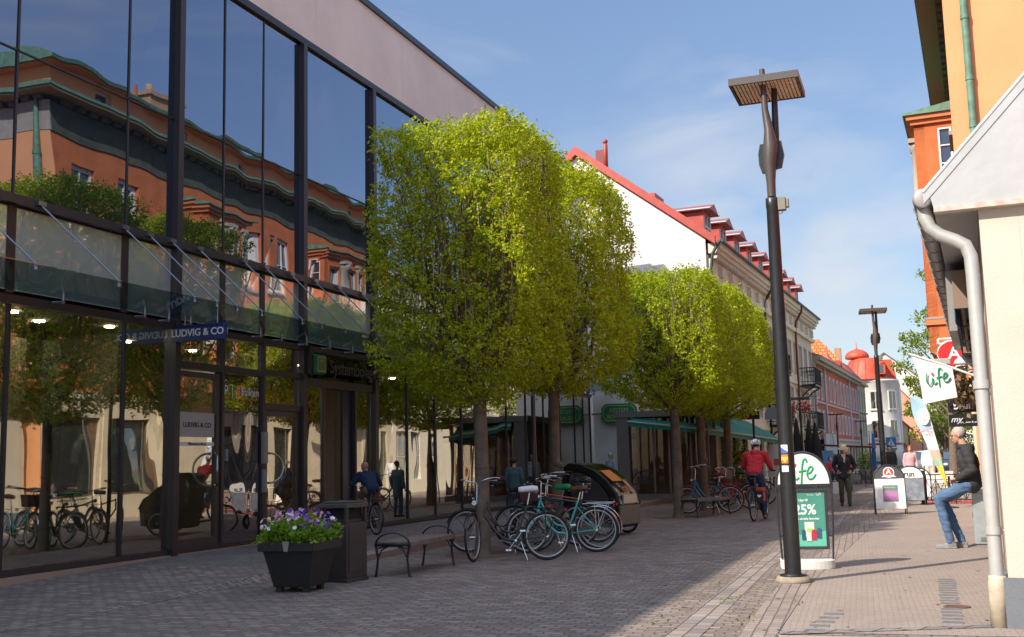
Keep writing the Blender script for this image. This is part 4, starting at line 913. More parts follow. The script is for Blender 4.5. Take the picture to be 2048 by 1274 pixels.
obj('chimney', MB().box(2.6, 3.2, 3.0, 3.8, 10, 11.7), mat('chimney_brick', (0.45, 0.26, 0.16)), TR)
BB = thing('beige_house', 'narrow beige house with dark red roof and small turret beside the red building', 'house', LP(51.4), RZL)
MBB = frame(LP(51.4), RZL)
bh = [(x, x+0.9, z, z+1.6) for x in (0.9, 3.0, 5.0) for z in (2.8, 4.9)]
obj('wall', wall(MB().box(0.01, 6.5, 0.302, 8, 0, 7.0), 0, 6.5, 0, 7.0, bh), mat('olive_beige', (0.46, 0.42, 0.31), 0.85), BB)
windows(BB, MBB, bh, whitef, darkglass, cols=2, rows=2)
obj('cornice', MB().box(-0.05, 6.6, -0.3, 0.05, 7.0, 7.2).box(-0.05, 6.6, -0.15, 0.05, 4.7, 4.8), MATS['olive_beige'], BB)
obj('roof', MB().prism([(-0.2, 7.202), (1.2, 8.9), (6.5, 8.9), (8, 7.202)], -0.05, 6.5, 'x'), mat('dark_red_roof', (0.35, 0.06, 0.05), 0.5), BB)
obj('turret', MB().lathe([(0.9, 7.21), (0.9, 7.5), (1.0, 7.6), (0.9, 8.2), (0.5, 8.8), (0.12, 9.3), (0.02, 10.1)], (-1.5, 2.0, 0), 16), mat('turret_red', (0.50, 0.10, 0.08), 0.5), BB)
# round white corner tower with red bell roof
TW = thing('tower_house', 'round white corner tower with a bell shaped bright red roof and onion top', 'building', (-3.9, 105.0, 0))
obj('wall', MB().lathe([(2.05, 0), (2.05, 2.1), (2.0, 2.15), (2.0, 7.75), (2.12, 7.85), (2.12, 8.0)], (0, 0, 0), 32).box(1.3, 2.1, 0.5, 9, 0, 8.0).box(-1.9, 1.3, 1.3, 9, 0, 8.0), mat('white_tower', (0.74, 0.70, 0.66), 0.8, var=0.05, vscale=1), TW)
brr = mat('bright_red_roof', (0.56, 0.085, 0.04), 0.55, var=0.25, vscale=3)
obj('roof', MB().lathe([(2.3, 8.0), (2.25, 8.1), (1.98, 8.35), (1.78, 8.9), (1.62, 9.5), (1.36, 9.9), (1.1, 10.05), (0.0, 10.1)], (-0.6, 0, 0), 32).prism([(-0.6, 8.0), (1.95, 8.0), (1.6, 9.9), (-0.6, 9.9)], 0.2, 7, 'y'), brr, TW)
obj('dome', MB().lathe([(0.95, 10.05), (1.06, 10.12), (1.08, 10.3), (0.95, 10.58), (0.62, 10.82), (0.2, 10.95), (0.05, 11.05), (0.03, 11.6)], (-1.35, 0, 0), 24), brr, TW)
rib = MB()
for i in range(16):
    a = 2*PI*i/16; rib.tube([(-0.6+r_*math.cos(a), r_*math.sin(a), z) for r_, z in ((2.3, 8.06), (2.0, 8.37), (1.81, 8.9), (1.65, 9.5), (1.39, 9.9))], 0.03, n=4)
obj('roof_seam', rib, brr, TW)
def cyl_window(parent, r, az, z0, z1, wd, fm):
    M = frame(root_of(parent).location, 0) @ Matrix.Rotation(az, 4, 'Z')
    f = MB(M); y = -r
    f.box(-wd/2, -wd/2+0.08, y-0.03, y+0.2, z0, z1).box(wd/2-0.08, wd/2, y-0.03, y+0.2, z0, z1).box(-wd/2+0.08, wd/2-0.08, y-0.03, y+0.2, z0, z0+0.08).box(-wd/2+0.08, wd/2-0.08, y-0.03, y+0.2, z1-0.08, z1)
    f.box(-0.03, 0.03, y-0.025, y+0.2, z0+0.08, z1-0.08).box(-wd/2-0.05, wd/2+0.05, y-0.1, y+0.1, z0-0.1, z0-0.002)
    o = obj('window', f, fm, parent, world=True)
    obj('pane', MB(M).box(-wd/2+0.08, wd/2-0.08, y-0.012, y-0.005, z0+0.08, z1-0.08), darkglass, o, world=True)
for az in (-0.75, 0.05, 0.85):
    for z in (5.3, 2.7): cyl_window(TW, 2.02, az, z, z+1.65, 0.95, mat('cream_frame', (0.6, 0.55, 0.45), 0.7))
dm = MB().box(0.2, 1.1, -2.0, -0.6, 8.45, 9.3).lathe([(0.46, 9.28), (0.4, 9.5), (0.2, 9.66), (0.0, 9.7)], (0.65, -1.5, 0), 12)
do = obj('dormer', dm, brr, TW); obj('pane', MB().box(0.38, 0.92, -2.02, -2.002, 8.55, 9.25), darkglass, do)
obj('band', MB().lathe([(2.08, 2.15), (2.1, 2.2), (2.1, 2.3), (2.03, 2.32)], (0, 0, 0), 32), mat('red_band', (0.45, 0.06, 0.05), 0.6), TW)
def gable_house(name, label, x0, x1, y0, y1, ze, zr, wallm, roofm, wins=(), side=()):
    t = thing(name, label, 'house', ((x0+x1)/2, y0, 0)); xm = (x0+x1)/2; hw = (x1-x0)/2
    obj('wall', MB().prism([(-hw, 0), (hw, 0), (hw, ze), (0, zr), (-hw, ze)], 0, y1-y0, 'y'), wallm, t)
    obj('roof', gable_roof(MB(), -hw, hw, -0.1, y1-y0, ze+0.03, zr+0.03, ov=0.35, th=0.15, axis='y'), roofm, t)
    obj('gutter', MB().tube([(hw+0.35, -0.2, ze-0.3), (hw+0.35, y1-y0, ze-0.3)], 0.08, n=6).tube([(hw+0.05, -0.05, ze-0.35), (hw+0.05, -0.05, 0.1)], 0.06, n=6), mat('house_gutter', (0.12, 0.1, 0.1), 0.5), t)
    for (a, b, z0, z1) in wins:
        f = MB(); f.box(a, b, -0.05, 0.05, z0, z1); o = obj('window', f, whitef, t); obj('pane', MB().box(a+0.09, b-0.09, -0.062, -0.052, z0+0.09, z1-0.09), darkglass, o)
    for (a, b, z0, z1) in side:
        f = MB(); f.box(hw-0.05, hw+0.05, a, b, z0, z1); o = obj('window', f, whitef, t); obj('pane', MB().box(hw+0.052, hw+0.062, a+0.09, b-0.09, z0+0.09, z1-0.09), darkglass, o)
    return t
sd = [(1.0+i*2.2, 2.0+i*2.2, z, z+1.3) for i in range(4) for z in (1.0, 2.6)]
gable_house('yellow_house', 'pale yellow gabled house below the salmon gable, right of the tower', -9.6, -1.35, 111.5, 124, 3.9, 7.9, mat('pale_yellow', (0.66, 0.53, 0.27), 0.85), mat('tile_red', (0.45, 0.15, 0.08), 0.8), side=[(1.0+i*2.2, 2.0+i*2.2, 2.2, 3.4) for i in range(4)])
gable_house('salmon_house', 'tall salmon pink gabled house with a red roof beyond the tower', -9.5, -0.2, 126, 140, 6.0, 11.4, mat('salmon', (0.72, 0.33, 0.21), 0.85), redroof, side=[(1.0+i*2.2, 2.0+i*2.2, z, z+1.6) for i in range(5) for z in (1.0, 3.6)])
gable_house('white_house', 'white gabled house peeping over the salmon house roof', -9.0, 1.2, 142, 156, 9.5, 13.6, mat('offwhite_far', (0.68, 0.64, 0.58), 0.85), mat('grey_roof_far', (0.16, 0.15, 0.15), 0.8))
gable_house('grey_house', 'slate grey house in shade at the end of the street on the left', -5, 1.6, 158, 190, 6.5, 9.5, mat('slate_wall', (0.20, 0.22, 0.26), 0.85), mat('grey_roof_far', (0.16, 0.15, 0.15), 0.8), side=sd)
gable_house('low_house', 'low cream house with a tile roof at the foot of the yellow house', -7, -1.9, 108, 111.3, 2.3, 4.4, mat('cream_far', (0.6, 0.52, 0.38), 0.85), MATS['tile_red'])
gable_house('end_house', 'small white gabled house with a pale green roof at the far end of the street', 3.0, 8.5, 170, 182, 3.6, 6.4, MATS['offwhite_far'], mat('pale_green_roof', (0.25, 0.36, 0.30), 0.7), wins=[(-1.5, -0.5, 1.0, 2.4), (0.6, 1.6, 1.0, 2.4)])
gable_house('far_cottage', 'cream cottage with a brown roof beside the small white house at the street end', 6.5, 13, 150, 164, 3.4, 6.6, MATS['cream_far'], mat('brown_roof', (0.2, 0.14, 0.1), 0.8), wins=[(-2.0, -1.2, 1.0, 2.4), (-0.4, 0.4, 1.0, 2.4), (1.2, 2.0, 1.0, 2.4)])
# ================================================================== trees
import numpy as np
bark = mat('bark', (0.19, 0.145, 0.11), 0.9, var=0.45, vscale=6, bump=0.012, bscale=22)
twigm = mat('twig', (0.16, 0.11, 0.08), 0.9)
leafA = leafmat('spring_leaf', (0.21, 0.29, 0.010), (0.60, 0.60, 0.03), 0.5)
leafB = leafmat('spring_leaf2', (0.20, 0.29, 0.012), (0.57, 0.59, 0.03), 0.5)
leafC = leafmat('far_leaf', (0.13, 0.20, 0.03), (0.30, 0.36, 0.08), 0.45)
def leaf_mesh(name, centers, dirs, rng, size, m, jitter=0.35):
    """pointed, folded leaves: centres (n,3), growth directions (n,3)"""
    n = len(centers)
    d = dirs + rng.normal(0, jitter, (n, 3)); d /= np.linalg.norm(d, axis=1)[:, None]
    s = np.cross(d, rng.normal(0, 1, (n, 3))+np.array([0, 0, 1.2])); s /= (np.linalg.norm(s, axis=1)[:, None]+1e-9)
    u = np.cross(s, d)
    L_ = size*rng.uniform(0.7, 1.25, n)[:, None]; W = L_*0.30
    a = centers; b = centers+d*L_*0.5+s*W+u*L_*0.08; c = centers+d*L_-u*L_*0.06; e = centers+d*L_*0.5-s*W+u*L_*0.08
    v = np.stack([a, b, c, e], 1).reshape(-1, 3)
    idx = np.arange(n)*4
    f = np.stack([idx, idx+1, idx+2, idx, idx+2, idx+3], 1).reshape(-1)
    me = bpy.data.meshes.new(name); me.vertices.add(n*4); me.vertices.foreach_set('co', v.astype(np.float32).ravel())
    me.loops.add(n*6); me.loops.foreach_set('vertex_index', f.astype(np.int32)); me.polygons.add(n*2)
    me.polygons.foreach_set('loop_start', (np.arange(n*2)*3).astype(np.int32)); me.update(calc_edges=True); me.validate()
    me.materials.append(m)
    return me
def hornbeam(label, x, y, hx, hy, zb, zt, seed, ntw, lm, tr=0.115, cx=0.0, cy=0.0, leaf=0.075, group='street trees with clipped crowns'):
    rng = np.random.default_rng(seed); rnd = random.Random(seed)
    t = thing('hornbeam_tree', label, 'tree', (x, y, 0), 0, group)
    def hw(z):          # half-width factor of the clipped crown at height z
        q = (z-zb)/(zt-zb)
        low = min(1.06, 0.28+max(0, q)*4.6) if q < 0.21 else (1.06-0.10*(q-0.21))
        top = 1.0 if q < 0.88 else max(0.86, 1-((q-0.90)/0.10)**2*0.14) if q > 0.90 else 1.0
        return low*top
    tb = MB(); ph = rnd.uniform(0, 6)
    tp = [(0.0, 0, -0.05), (0.01, 0, 0.12), (0.02*math.sin(ph), 0.01, 0.7), (0.03*math.sin(ph+1), 0.0, 1.5), (0.02*math.cos(ph), 0.01, zb+0.1), (0.0+cx*0.3, cy*0.3, zb+1.2), (cx*0.6, cy*0.6, (zb+zt)/2), (cx, cy, zt-0.8)]
    tb.tube(tp, [tr*1.35, tr*1.05, tr, tr*0.96, tr*0.92, tr*0.62, tr*0.4, tr*0.12], n=12)
    tb.ball((0.02, 0.0, 1.35), (tr*1.03, tr*1.03, tr*0.7), 12, 8)
    obj('trunk', tb, bark, t)
    br = MB(); limbs = []
    nl = 34
    for i in range(nl):
        a = 2*PI*i/nl+rnd.uniform(-0.2, 0.2); z0 = zb-0.05+(zt-zb)*0.42*(i % 7)/7
        R0 = rnd.uniform(0.35, 0.98); h = rnd.uniform(0.45, 1.0)
        ex = cx+hx*math.cos(a)*R0*1.15; ey = cy+hy*math.sin(a)*R0*1.15
        ex = max(cx-hx, min(cx+hx, ex)); ey = max(cy-hy, min(cy+hy, ey))
        z1 = zb+0.5+(zt-zb-0.6)*h
        if z1 < z0+0.4: z1 = z0+0.5
        p0 = Vector((0, 0, z0)); p3 = Vector((ex, ey, z1)); p1 = p0.lerp(p3, 0.30)+Vector((ex*0.30, ey*0.30, -0.10*(z1-z0))); p2 = p0.lerp(p3, 0.65)+Vector((ex*0.18, ey*0.18, 0.0))
        pts = [p0, p1, p2, p3]; limbs.append(pts)
        r0 = tr*rnd.uniform(0.25, 0.42)
        br.tube(pts, [r0, r0*0.75, r0*0.45, 0.006], n=5, cap=False)
        for k in range(7):
            s = rnd.uniform(0.25, 0.98); i0 = min(2, int(s*3)); q = pts[i0].lerp(pts[i0+1], s*3-i0)
            dd = Vector((rnd.uniform(-1, 1), rnd.uniform(-1, 1), rnd.uniform(0.25, 1.6))).normalized()*rnd.uniform(0.35, 0.95)
            e = q+dd
            m_ = hw(e.z)
            e.x = max(cx-hx*m_, min(cx+hx*m_, e.x)); e.y = max(cy-hy*m_, min(cy+hy*m_, e.y)); e.z = min(zt-0.02, e.z)
            br.tube([q, q.lerp(e, 0.5)+Vector((0, 0, -0.04)), e], [0.014, 0.010, 0.004], n=4, cap=False)
            limbs.append([q, q.lerp(e, 0.4), q.lerp(e, 0.7), e])
    sh_ = MB()          # last year's upright shoots near the clipped faces
    for i in range(300):
        f = rnd.random(); sgn = rnd.choice((-1, 1)); a = rnd.uniform(-0.9, 0.9)
        px, py = (sgn*rnd.uniform(0.72, 0.97), a) if f < 0.5 else (a, sgn*rnd.uniform(0.72, 0.97))
        z = rnd.uniform(zb+0.9, zt-0.75); m_ = hw(z)*0.97; q = Vector((cx+px*hx*m_, cy+py*hy*m_, z)); ln = rnd.uniform(0.4, 0.95)
        e = Vector((q.x*(1+rnd.uniform(-.04, .03))+rnd.uniform(-.05, .05), q.y+rnd.uniform(-.06, .06), min(zt+0.02, z+ln)))
        sh_.tube([q, q.lerp(e, 0.5)+Vector((rnd.uniform(-.02, .02), rnd.uniform(-.02, .02), 0)), e], [0.009, 0.007, 0.003], n=3, cap=False)
    obj('shoot', sh_, mat('shoot_tan', (0.34, 0.26, 0.18), 0.85), t, recalc=False)
    obj('branch', br, twigm, t, recalc=False)
    # twigs: the crown is a shell of sprays, thinner inside
    C = []; D = []
    holes = [(rng.uniform(-hx, hx), rng.uniform(-hy, hy), rng.uniform(zb+0.3, zt-0.2), rng.uniform(0.16, 0.34)) for _ in range(16)]
    cnt = 0
    while cnt < ntw:
        z = zb+(zt-zb)*rng.uniform(0, 1)**0.92; m_ = hw(z)
        if rng.random() > 0.35+0.65*m_: continue
        if rng.random() < 0.70:
            px, py = rng.uniform(-1, 1), rng.uniform(-1, 1)
            if rng.random() < 0.5: px = math.copysign(1-abs(rng.normal(0, 0.07)), px)
            else: py = math.copysign(1-abs(rng.normal(0, 0.07)), py)
            if rng.random() < 0.14: z = zt-abs(rng.normal(0, 0.12)); px, py = rng.uniform(-.8, .8), rng.uniform(-.8, .8)
        else: px, py = rng.uniform(-1, 1), rng.uniform(-1, 1)
        r_ = math.hypot(px, py)
        if r_ > 1.37: px, py = px*1.37/r_, py*1.37/r_
        wob = 1+0.05*math.sin(z*3.1+px*4+seed)+0.04*math.sin(py*7+z*5)
        p = np.array([cx+px*hx*m_*wob, cy+py*hy*m_*wob, z])
        if any((p[0]-cx-h[0])**2+(p[1]-cy-h[1])**2+(p[2]-h[2])**2 < h[3]**2 for h in holes): continue
        outw = np.array([px, py, 0.0]); outw /= (np.linalg.norm(outw)+1e-6)
        td = outw*rng.uniform(0.3, 1.0)+np.array([0, 0, rng.uniform(-0.35, 0.9)]) + rng.normal(0, 0.35, 3)
        td /= np.linalg.norm(td)
        ln = rng.uniform(0.12, 0.34); k = int(rng.integers(9, 17))
        tt = rng.uniform(-0.5, 0.6, k)
        C.append(p+td*tt[:, None]*ln+rng.normal(0, 0.028, (k, 3))); D.append(np.tile(td*0.55+np.array([0, 0, -0.25]), (k, 1))+rng.normal(0, 0.55, (k, 3)))
        cnt += 1
    me = leaf_mesh('crown', np.concatenate(C), np.concatenate(D), rng, leaf, lm)
    obj('crown', me, None, t)
    return t
hornbeam('tallest clipped hornbeam, nearest the camera, bicycles parked round its trunk', -6.54, 15.99, 1.20, 1.15, 2.35, 6.72, 3, 5000, leafA, tr=0.115, cx=-0.06, cy=0.0, leaf=0.061)
hornbeam('second clipped hornbeam, between the nearest tree and the green octagonal sign', -6.45, 19.5, 1.24, 1.30, 2.65, 6.75, 5, 4300, leafA, tr=0.11, cx=0.0, cy=0.0, leaf=0.067)
hornbeam('third clipped hornbeam, the low one whose trunk stands beside the café window', -5.65, 26.33, 1.30, 1.35, 2.6, 5.88, 8, 4000, leafB, tr=0.12, cx=-0.1, leaf=0.068)
hornbeam('fourth clipped hornbeam, middle of the low row, blue and red bicycle against its trunk', -5.7, 30.0, 1.30, 1.5, 2.6, 5.95, 12, 3600, leafB, tr=0.12, leaf=0.072)
hornbeam('farthest clipped hornbeam at the street end of the low row behind the cyclist', -5.75, 34.4, 1.30, 1.5, 2.6, 6.0, 15, 3600, leafB, tr=0.12, leaf=0.072)
def loose_tree(label, x, y, H, Rr, seed, n, leaf=0.2, lm=None, name='maple_tree', zb=2.5):
    rng = np.random.default_rng(seed); rnd = random.Random(seed)
    t = thing(name, label, 'tree', (x, y, 0))
    tb = MB(); tb.tube([(0, 0, -0.1), (0.1, 0, H*0.25), (0, 0.1, H*0.6), (0.1, 0, H*0.93)], [Rr*0.11, Rr*0.08, Rr*0.05, 0.02], n=10)
    clumps = []
    for i in range(34):
        a = rnd.uniform(0, 2*PI); z = zb+(H-zb)*rnd.uniform(0.05, 1.0); q = (z-zb)/(H-zb)
        rr = Rr*math.sin(min(PI, 0.45+q*2.5))*rnd.uniform(0.3, 1.0)
        e = (rr*math.cos(a), rr*math.sin(a), z); clumps.append((e, rnd.uniform(0.14, 0.30)*Rr))
        z0 = max(zb*0.8, z-rr*0.9-0.5)
        tb.tube([(0, 0, z0), (e[0]*0.5, e[1]*0.5, (z0+z)/2), e], [Rr*0.028, Rr*0.018, 0.012], n=5, cap=False)
    obj('trunk', tb, bark, t)
    C = []; D = []
    for (e, r_) in clumps:
        k = n//len(clumps); p = rng.normal(0, 1, (k, 3)); p /= np.linalg.norm(p, axis=1)[:, None]; p *= (rng.uniform(0.15, 1, k)**0.5)[:, None]*r_*np.array([1.25, 1.25, 0.75])
        C.append(np.array(e)+p); D.append(p*0.8+rng.normal(0, 0.4, (k, 3)))
    obj('crown', leaf_mesh('crown', np.concatenate(C), np.concatenate(D), rng, leaf, lm or leafC), None, t)
    return t
loose_tree('tall loose light green tree rising past the orange oriel beyond the shop flags', 1.35, 62, 11.0, 2.3, 21, 5600, 0.19)
loose_tree('round dark green tree behind the black hanging signs', 1.6, 95, 8.2, 3.2, 23, 7000, 0.25, name='lime_tree', zb=1.5)
# far wood on the hillside at the end of the street
rng = np.random.default_rng(31); C = []; D = []
for i in range(150):
    c = np.array([rng.uniform(-6, 45), rng.uniform(205, 260), 0]); c[2] = rng.uniform(0.5, 5.5)+(c[1]-205)*0.06; r_ = rng.uniform(1.6, 3.2)
    p = rng.normal(0, 1, (130, 3)); p /= np.linalg.norm(p, axis=1)[:, None]; p *= (rng.uniform(0.5, 1, 130)**0.5)[:, None]*r_
    C.append(c+p); D.append(p)
tag(obj('wood', leaf_mesh('wood', np.concatenate(C), np.concatenate(D), rng, 0.85, leafmat('wood_leaf', (0.05, 0.085, 0.025), (0.12, 0.16, 0.05), 0.3)), None),
    'dense green wood closing the far end of the street', 'wood', kind='stuff')

# weeds in the joints round the near lamp foot
rng = np.random.default_rng(77); nw = 420
p = np.stack([rng.uniform(-2.3, -1.2, nw), rng.uniform(8.8, 13.2, nw), rng.uniform(0.0, 0.012, nw)], 1)
p[:, :2] += np.array([0.05, 0.25])*np.round(rng.normal(0, 1.2, (nw, 1)))*0.3
k = np.sin(p[:, 0]*9)*np.sin(p[:, 1]*2.3+1) > 0.66; p = p[k]
tag(obj('weeds', leaf_mesh('weeds', p, np.tile([0, 0, 1.0], (len(p), 1))+rng.normal(0, 0.8, (len(p), 3)), rng, 0.035, leafmat('weed_leaf', (0.10, 0.15, 0.02), (0.22, 0.28, 0.05), 0.3)), None), 'tiny green weeds growing in the sett joints by the near lamp foot', 'weeds', kind='stuff')

# ================================================================== street lamps
lampm = mat('lamp_black', (0.018, 0.018, 0.020), 0.38, var=0.3, vscale=14, coat=0.2)
lamp_up = mat('lamp_brown', (0.085, 0.072, 0.068), 0.45)
louv = mat('louvre', (0.85, 0.74, 0.54), 0.5, metal=0.2)
def street_lamp():
    t = thing('street_lamp', 'nearest and tallest black street lamp, its pole in front of the arched board', 'street lamp', (-1.48, 12.85, 0), 0, 'street lamps with square heads')
    obj('pole', MB().lathe([(0.094, 0), (0.092, 0.05), (0.091, 1.0), (0.089, 1.02), (0.085, 2.2), (0.075, 3.3), (0.07, 4.3), (0.075, 4.32), (0.075, 4.42), (0.066, 4.43)], (0, 0, 0), 24), lampm, t)
    u = MB(); u.tube([(0, 0, 4.44), (0.0, 0, 4.62), (0.0, 0, 4.85), (0.02, 0, 5.05), (0.012, -0.01, 5.25), (-0.02, -0.02, 5.5), (-0.03, -0.02, 6.0)], [0.066, 0.070, 0.10, 0.118, 0.075, 0.052, 0.043], n=18, flat=0.75)
    obj('mast_top', u, lamp_up, t)
    obj('arm', MB().tube([(0.06, 0.06, 4.85), (0.075, 0.09, 5.2), (0.08, 0.16, 5.8)], [0.04, 0.042, 0.036], n=10).prism([(-0.13, 4.85), (-0.10, 4.75), (0.13, 4.8), (0.165, 4.95), (0.14, 5.12), (-0.11, 5.10), (-0.135, 4.98)], 0.03, 0.09, 'y'), lampm, t)
    h = MB(); x0, x1, y0, y1, z = -0.41, 0.40, -0.20, 0.62, 5.80
    h.box(x0, x1, y0, y1, z+0.055, z+0.08)
    h.box(x0, x1, y0, y0+0.03, z-0.005, z+0.054).box(x0, x1, y1-0.03, y1, z-0.005, z+0.054).box(x0, x0+0.03, y0+0.031, y1-0.031, z-0.005, z+0.054).box(x1-0.03, x1, y0+0.031, y1-0.031, z-0.005, z+0.054)
    ho = obj('lamp_head', h, lamp_up, t)
    lv = MB()
    for i in range(17): xx = x0+0.06+i*(x1-x0-0.12)/16; lv.box(xx-0.014, xx+0.014, y0+0.035, y1-0.035, z+0.002, z+0.030)
    lv.box(x0+0.031, x1-0.031, y0+0.031, y1-0.031, z+0.04, z+0.05)
    obj('louvre', lv, louv, ho)
    obj('sensor_box', MB().box(0.068, 0.155, -0.05, 0.05, 4.27, 4.42).box(0.157, 0.19, -0.035, 0.035, 4.30, 4.40).arc((0.08, 0, 4.27), (1, 0, 0), (0, 0, -1), 0.04, 0.006, 0, PI, 8, 5), mat('sensor_grey', (0.22, 0.21, 0.17), 0.6), t, bev=0.004)
    obj('base_flange', MB().lathe([(0.15, 0.075), (0.15, 0.09), (0.10, 0.095), (0.10, 0.10)], (0, 0, 0), 24), lampm, t)
    obj('footing', MB().lathe([(0.20, 0.0), (0.195, 0.03), (0.18, 0.072), (0.0, 0.074)], (0, 0, 0), 24), mat('footing_concrete', (0.33, 0.27, 0.21), 0.9, var=0.25, vscale=12, bump=0.004), t)
    return t
lamp = street_lamp()
l2 = dup(lamp, (-1.20, 35.5, 0), 0.1, 'slim black street lamp with a flat square head standing beyond the A-board row')
# stickers on the near lamp
def sticker(name, z, h_, col, label, extra=None, w_=0.42):
    a0 = -PI/2-0.55; n = 6; r_ = 0.0935; vs = []
    for i in range(n+1):
        a = a0+w_*2*i/n; vs += [(-1.48+r_*math.cos(a), 12.85+r_*math.sin(a), z), (-1.48+r_*math.cos(a), 12.85+r_*math.sin(a), z+h_)]
    b = MB(); b._add(vs, [(2*i, 2*i+2, 2*i+3, 2*i+1) for i in range(n)]); b._add([(-1.48+(p[0]+1.48)*0.985, 12.85+(p[1]-12.85)*0.985, p[2]) for p in vs], [(2*i, 2*i+2, 2*i+3, 2*i+1) for i in range(n)])
    if extra:
        r_ = 0.0945; e = []
        for i in range(n+1):
            a = a0+w_*2*i/n; f0, f1 = extra(i/n); e += [(-1.48+r_*math.cos(a), 12.85+r_*math.sin(a), z+h_*f0), (-1.48+r_*math.cos(a), 12.85+r_*math.sin(a), z+h_*f1)]
        b.cur = 1; b._add(e, [(2*i, 2*i+2, 2*i+3, 2*i+1) for i in range(n)])
    return tag(obj(name, b, col, recalc=False), label, 'sticker')
sticker('sticker', 1.445, 0.095, [mat('st_white', (0.75, 0.75, 0.75), 0.5), mat('st_blue', (0.05, 0.13, 0.5), 0.5)], 'small blue, white and red sticker, topmost of three on the near lamp post', lambda q: (0.02, 0.75-0.6*q))
sticker('sticker', 1.33, 0.10, [mat('st_orange', (0.75, 0.20, 0.04), 0.5), mat('st_yellow', (0.75, 0.5, 0.1), 0.5)], 'orange and yellow sticker in the middle of three on the near lamp post', lambda q: (0.25+0.2*math.sin(q*9), 0.75))
sticker('sticker', 1.235, 0.07, MATS['st_white'], 'plain white sticker, lowest of three on the near lamp post')
def far_lamp():
    t = thing('street_lamp', 'thin black far street lamp nearest the closed parasols', 'street lamp', (-5.01, 49.6, 0), 0, 'thin far street lamps')
    obj('pole', MB().lathe([(0.06, 0), (0.055, 2.6), (0.05, 2.8), (0.085, 3.1), (0.04, 3.4), (0.035, 3.9)], (0, 0, 0), 12), lampm, t)
    obj('lamp_head', MB().box(-0.45, 0.45, -0.35, 0.35, 3.84, 3.91), lampm, t)
    return t
fl = far_lamp()
dup(fl, (-5.01, 71, 0), 0, 'thin black far street lamp in front of the red building'); dup(fl, (-4.45, 88, 0), 0, 'thin black far street lamp in front of the round white tower'); dup(fl, (-2.85, 117, 0), 0, 'farthest thin black street lamp before the yellow house')
tag(obj('slim_pole', MB().lathe([(0.05, 0), (0.045, 1.4), (0.035, 3.0)], (-6.35, 18.0, 0), 10), lampm), 'slim dark pole standing between the two nearest hornbeam trunks', 'pole')

# ================================================================== boards and flags on the right pavement
def spline(pts, n=6):
    P = [pts[0]]+list(pts)+[pts[-1]]; o = []
    for i in range(1, len(P)-2):
        for k in range(n):
            t = k/n; a, b, c, d = [Vector(q) for q in P[i-1:i+3]]
            o.append(0.5*((2*b)+(-a+c)*t+(2*a-5*b+4*c-d)*t*t+(-a+3*b-3*c+d)*t**3))
    o.append(Vector(P[-2])); return o
def life_logo(M, s, parent, m_green, m_red=None, th=0.075, flat=0.25):
    st = [[(-0.02, 1.30), (-0.14, 0.9), (-0.18, 0.40), (-0.05, 0.04), (0.18, 0.05), (0.36, 0.35), (0.46, 0.72)], [(0.46, 0.75), (0.43, 0.35), (0.52, 0.05), (0.68, 0.06), (0.80, 0.2)],
          [(1.50, 1.35), (1.42, 1.58), (1.22, 1.5), (1.10, 1.0), (1.04, 0.4), (0.96, -0.35)], [(0.80, 0.62), (1.1, 0.66), (1.40, 0.72)],
          [(1.46, 0.45), (1.75, 0.55), (1.95, 0.85), (1.80, 1.02), (1.58, 0.8), (1.48, 0.40), (1.62, 0.06), (1.92, 0.10), (2.18, 0.42)]]
    b = MB(M)
    for q in st: b.tube([(x*s, 0, z*s) for x, z in [(v.x, v.y) for v in spline([Vector((a, c, 0)) for a, c in q])]], th*s, n=6)
    b.v = [tuple(v) for v in b.v]
    o = obj('lettering', b, m_green, parent)
    if m_red:
        r = MB(M); r.ball((0.47*s, 0, 1.12*s), (0.09*s, 0.03*s, 0.09*s), 8, 6).ball((0.58*s, 0, 1.15*s), (0.09*s, 0.03*s, 0.09*s), 8, 6).ball((0.53*s, 0, 1.03*s), (0.085*s, 0.03*s, 0.10*s), 8, 6)
        obj('heart', r, m_red, parent)
    return o
green_l = mat('life_green', (0.0, 0.40, 0.13), 0.5); red_l = mat('heart_red', (0.75, 0.01, 0.03), 0.5)
boardw = mat('board_white', (0.80, 0.80, 0.80), 0.5); fr_m = mat('board_frame', (0.03, 0.032, 0.036), 0.4)
LS = thing('pavement_board', 'tall arched pavement board with green 25% poster on a white foot, behind the near lamp', 'pavement board', (-1.47, 14.42, 0), R(10)); LS.scale = (0.92, 0.95, 0.99)
ft = MB(); pts = [(0.36*math.cos(a), -0.20*math.sin(a)-0.02) for a in [PI*i/16 for i in range(17)]]+[(-0.36, 0.02), (-0.36, 0.26), (0.36, 0.26), (0.36, 0.02)]
ft.prism(pts, 0.0, 0.115, 'z'); obj('foot', ft, mat('foot_white', (0.72, 0.70, 0.67), 0.6, var=0.12, vscale=10), LS, bev=0.008)
def tilt(z): return 0.02-0.0*z
fb = MB()
fb.tube([(-0.335, 0.0, 0.08), (-0.36, 0.0, 0.5), (-0.375, 0.0, 1.05)]+[(-0.375*math.cos(a), 0.0, 1.05+0.42*math.sin(a)) for a in [PI*i/18 for i in range(1, 18)]]+[(0.375, 0, 1.05), (0.36, 0, 0.5), (0.335, 0, 0.08)], 0.014, n=8)
obj('frame', fb, fr_m, LS)
hd = MB(); pts = [(0.345*math.cos(a), 1.065+0.385*math.sin(a)) for a in [PI*i/22 for i in range(23)]]
hd.prism(pts, -0.012, 0.012, 'y'); ho = obj('header', hd, boardw, LS)
rm = MB(); rm.tube([(0.352*math.cos(a), 0, 1.065+0.392*math.sin(a)) for a in [PI*i/22 for i in range(23)]], 0.014, n=6).box(-0.35, 0.35, -0.014, 0.014, 1.035, 1.060)
obj('rim', rm, fr_m, LS)
life_logo(Matrix.Translation((-0.19, -0.014, 1.12)), 0.165, LS, green_l, red_l)
pf = MB(); 
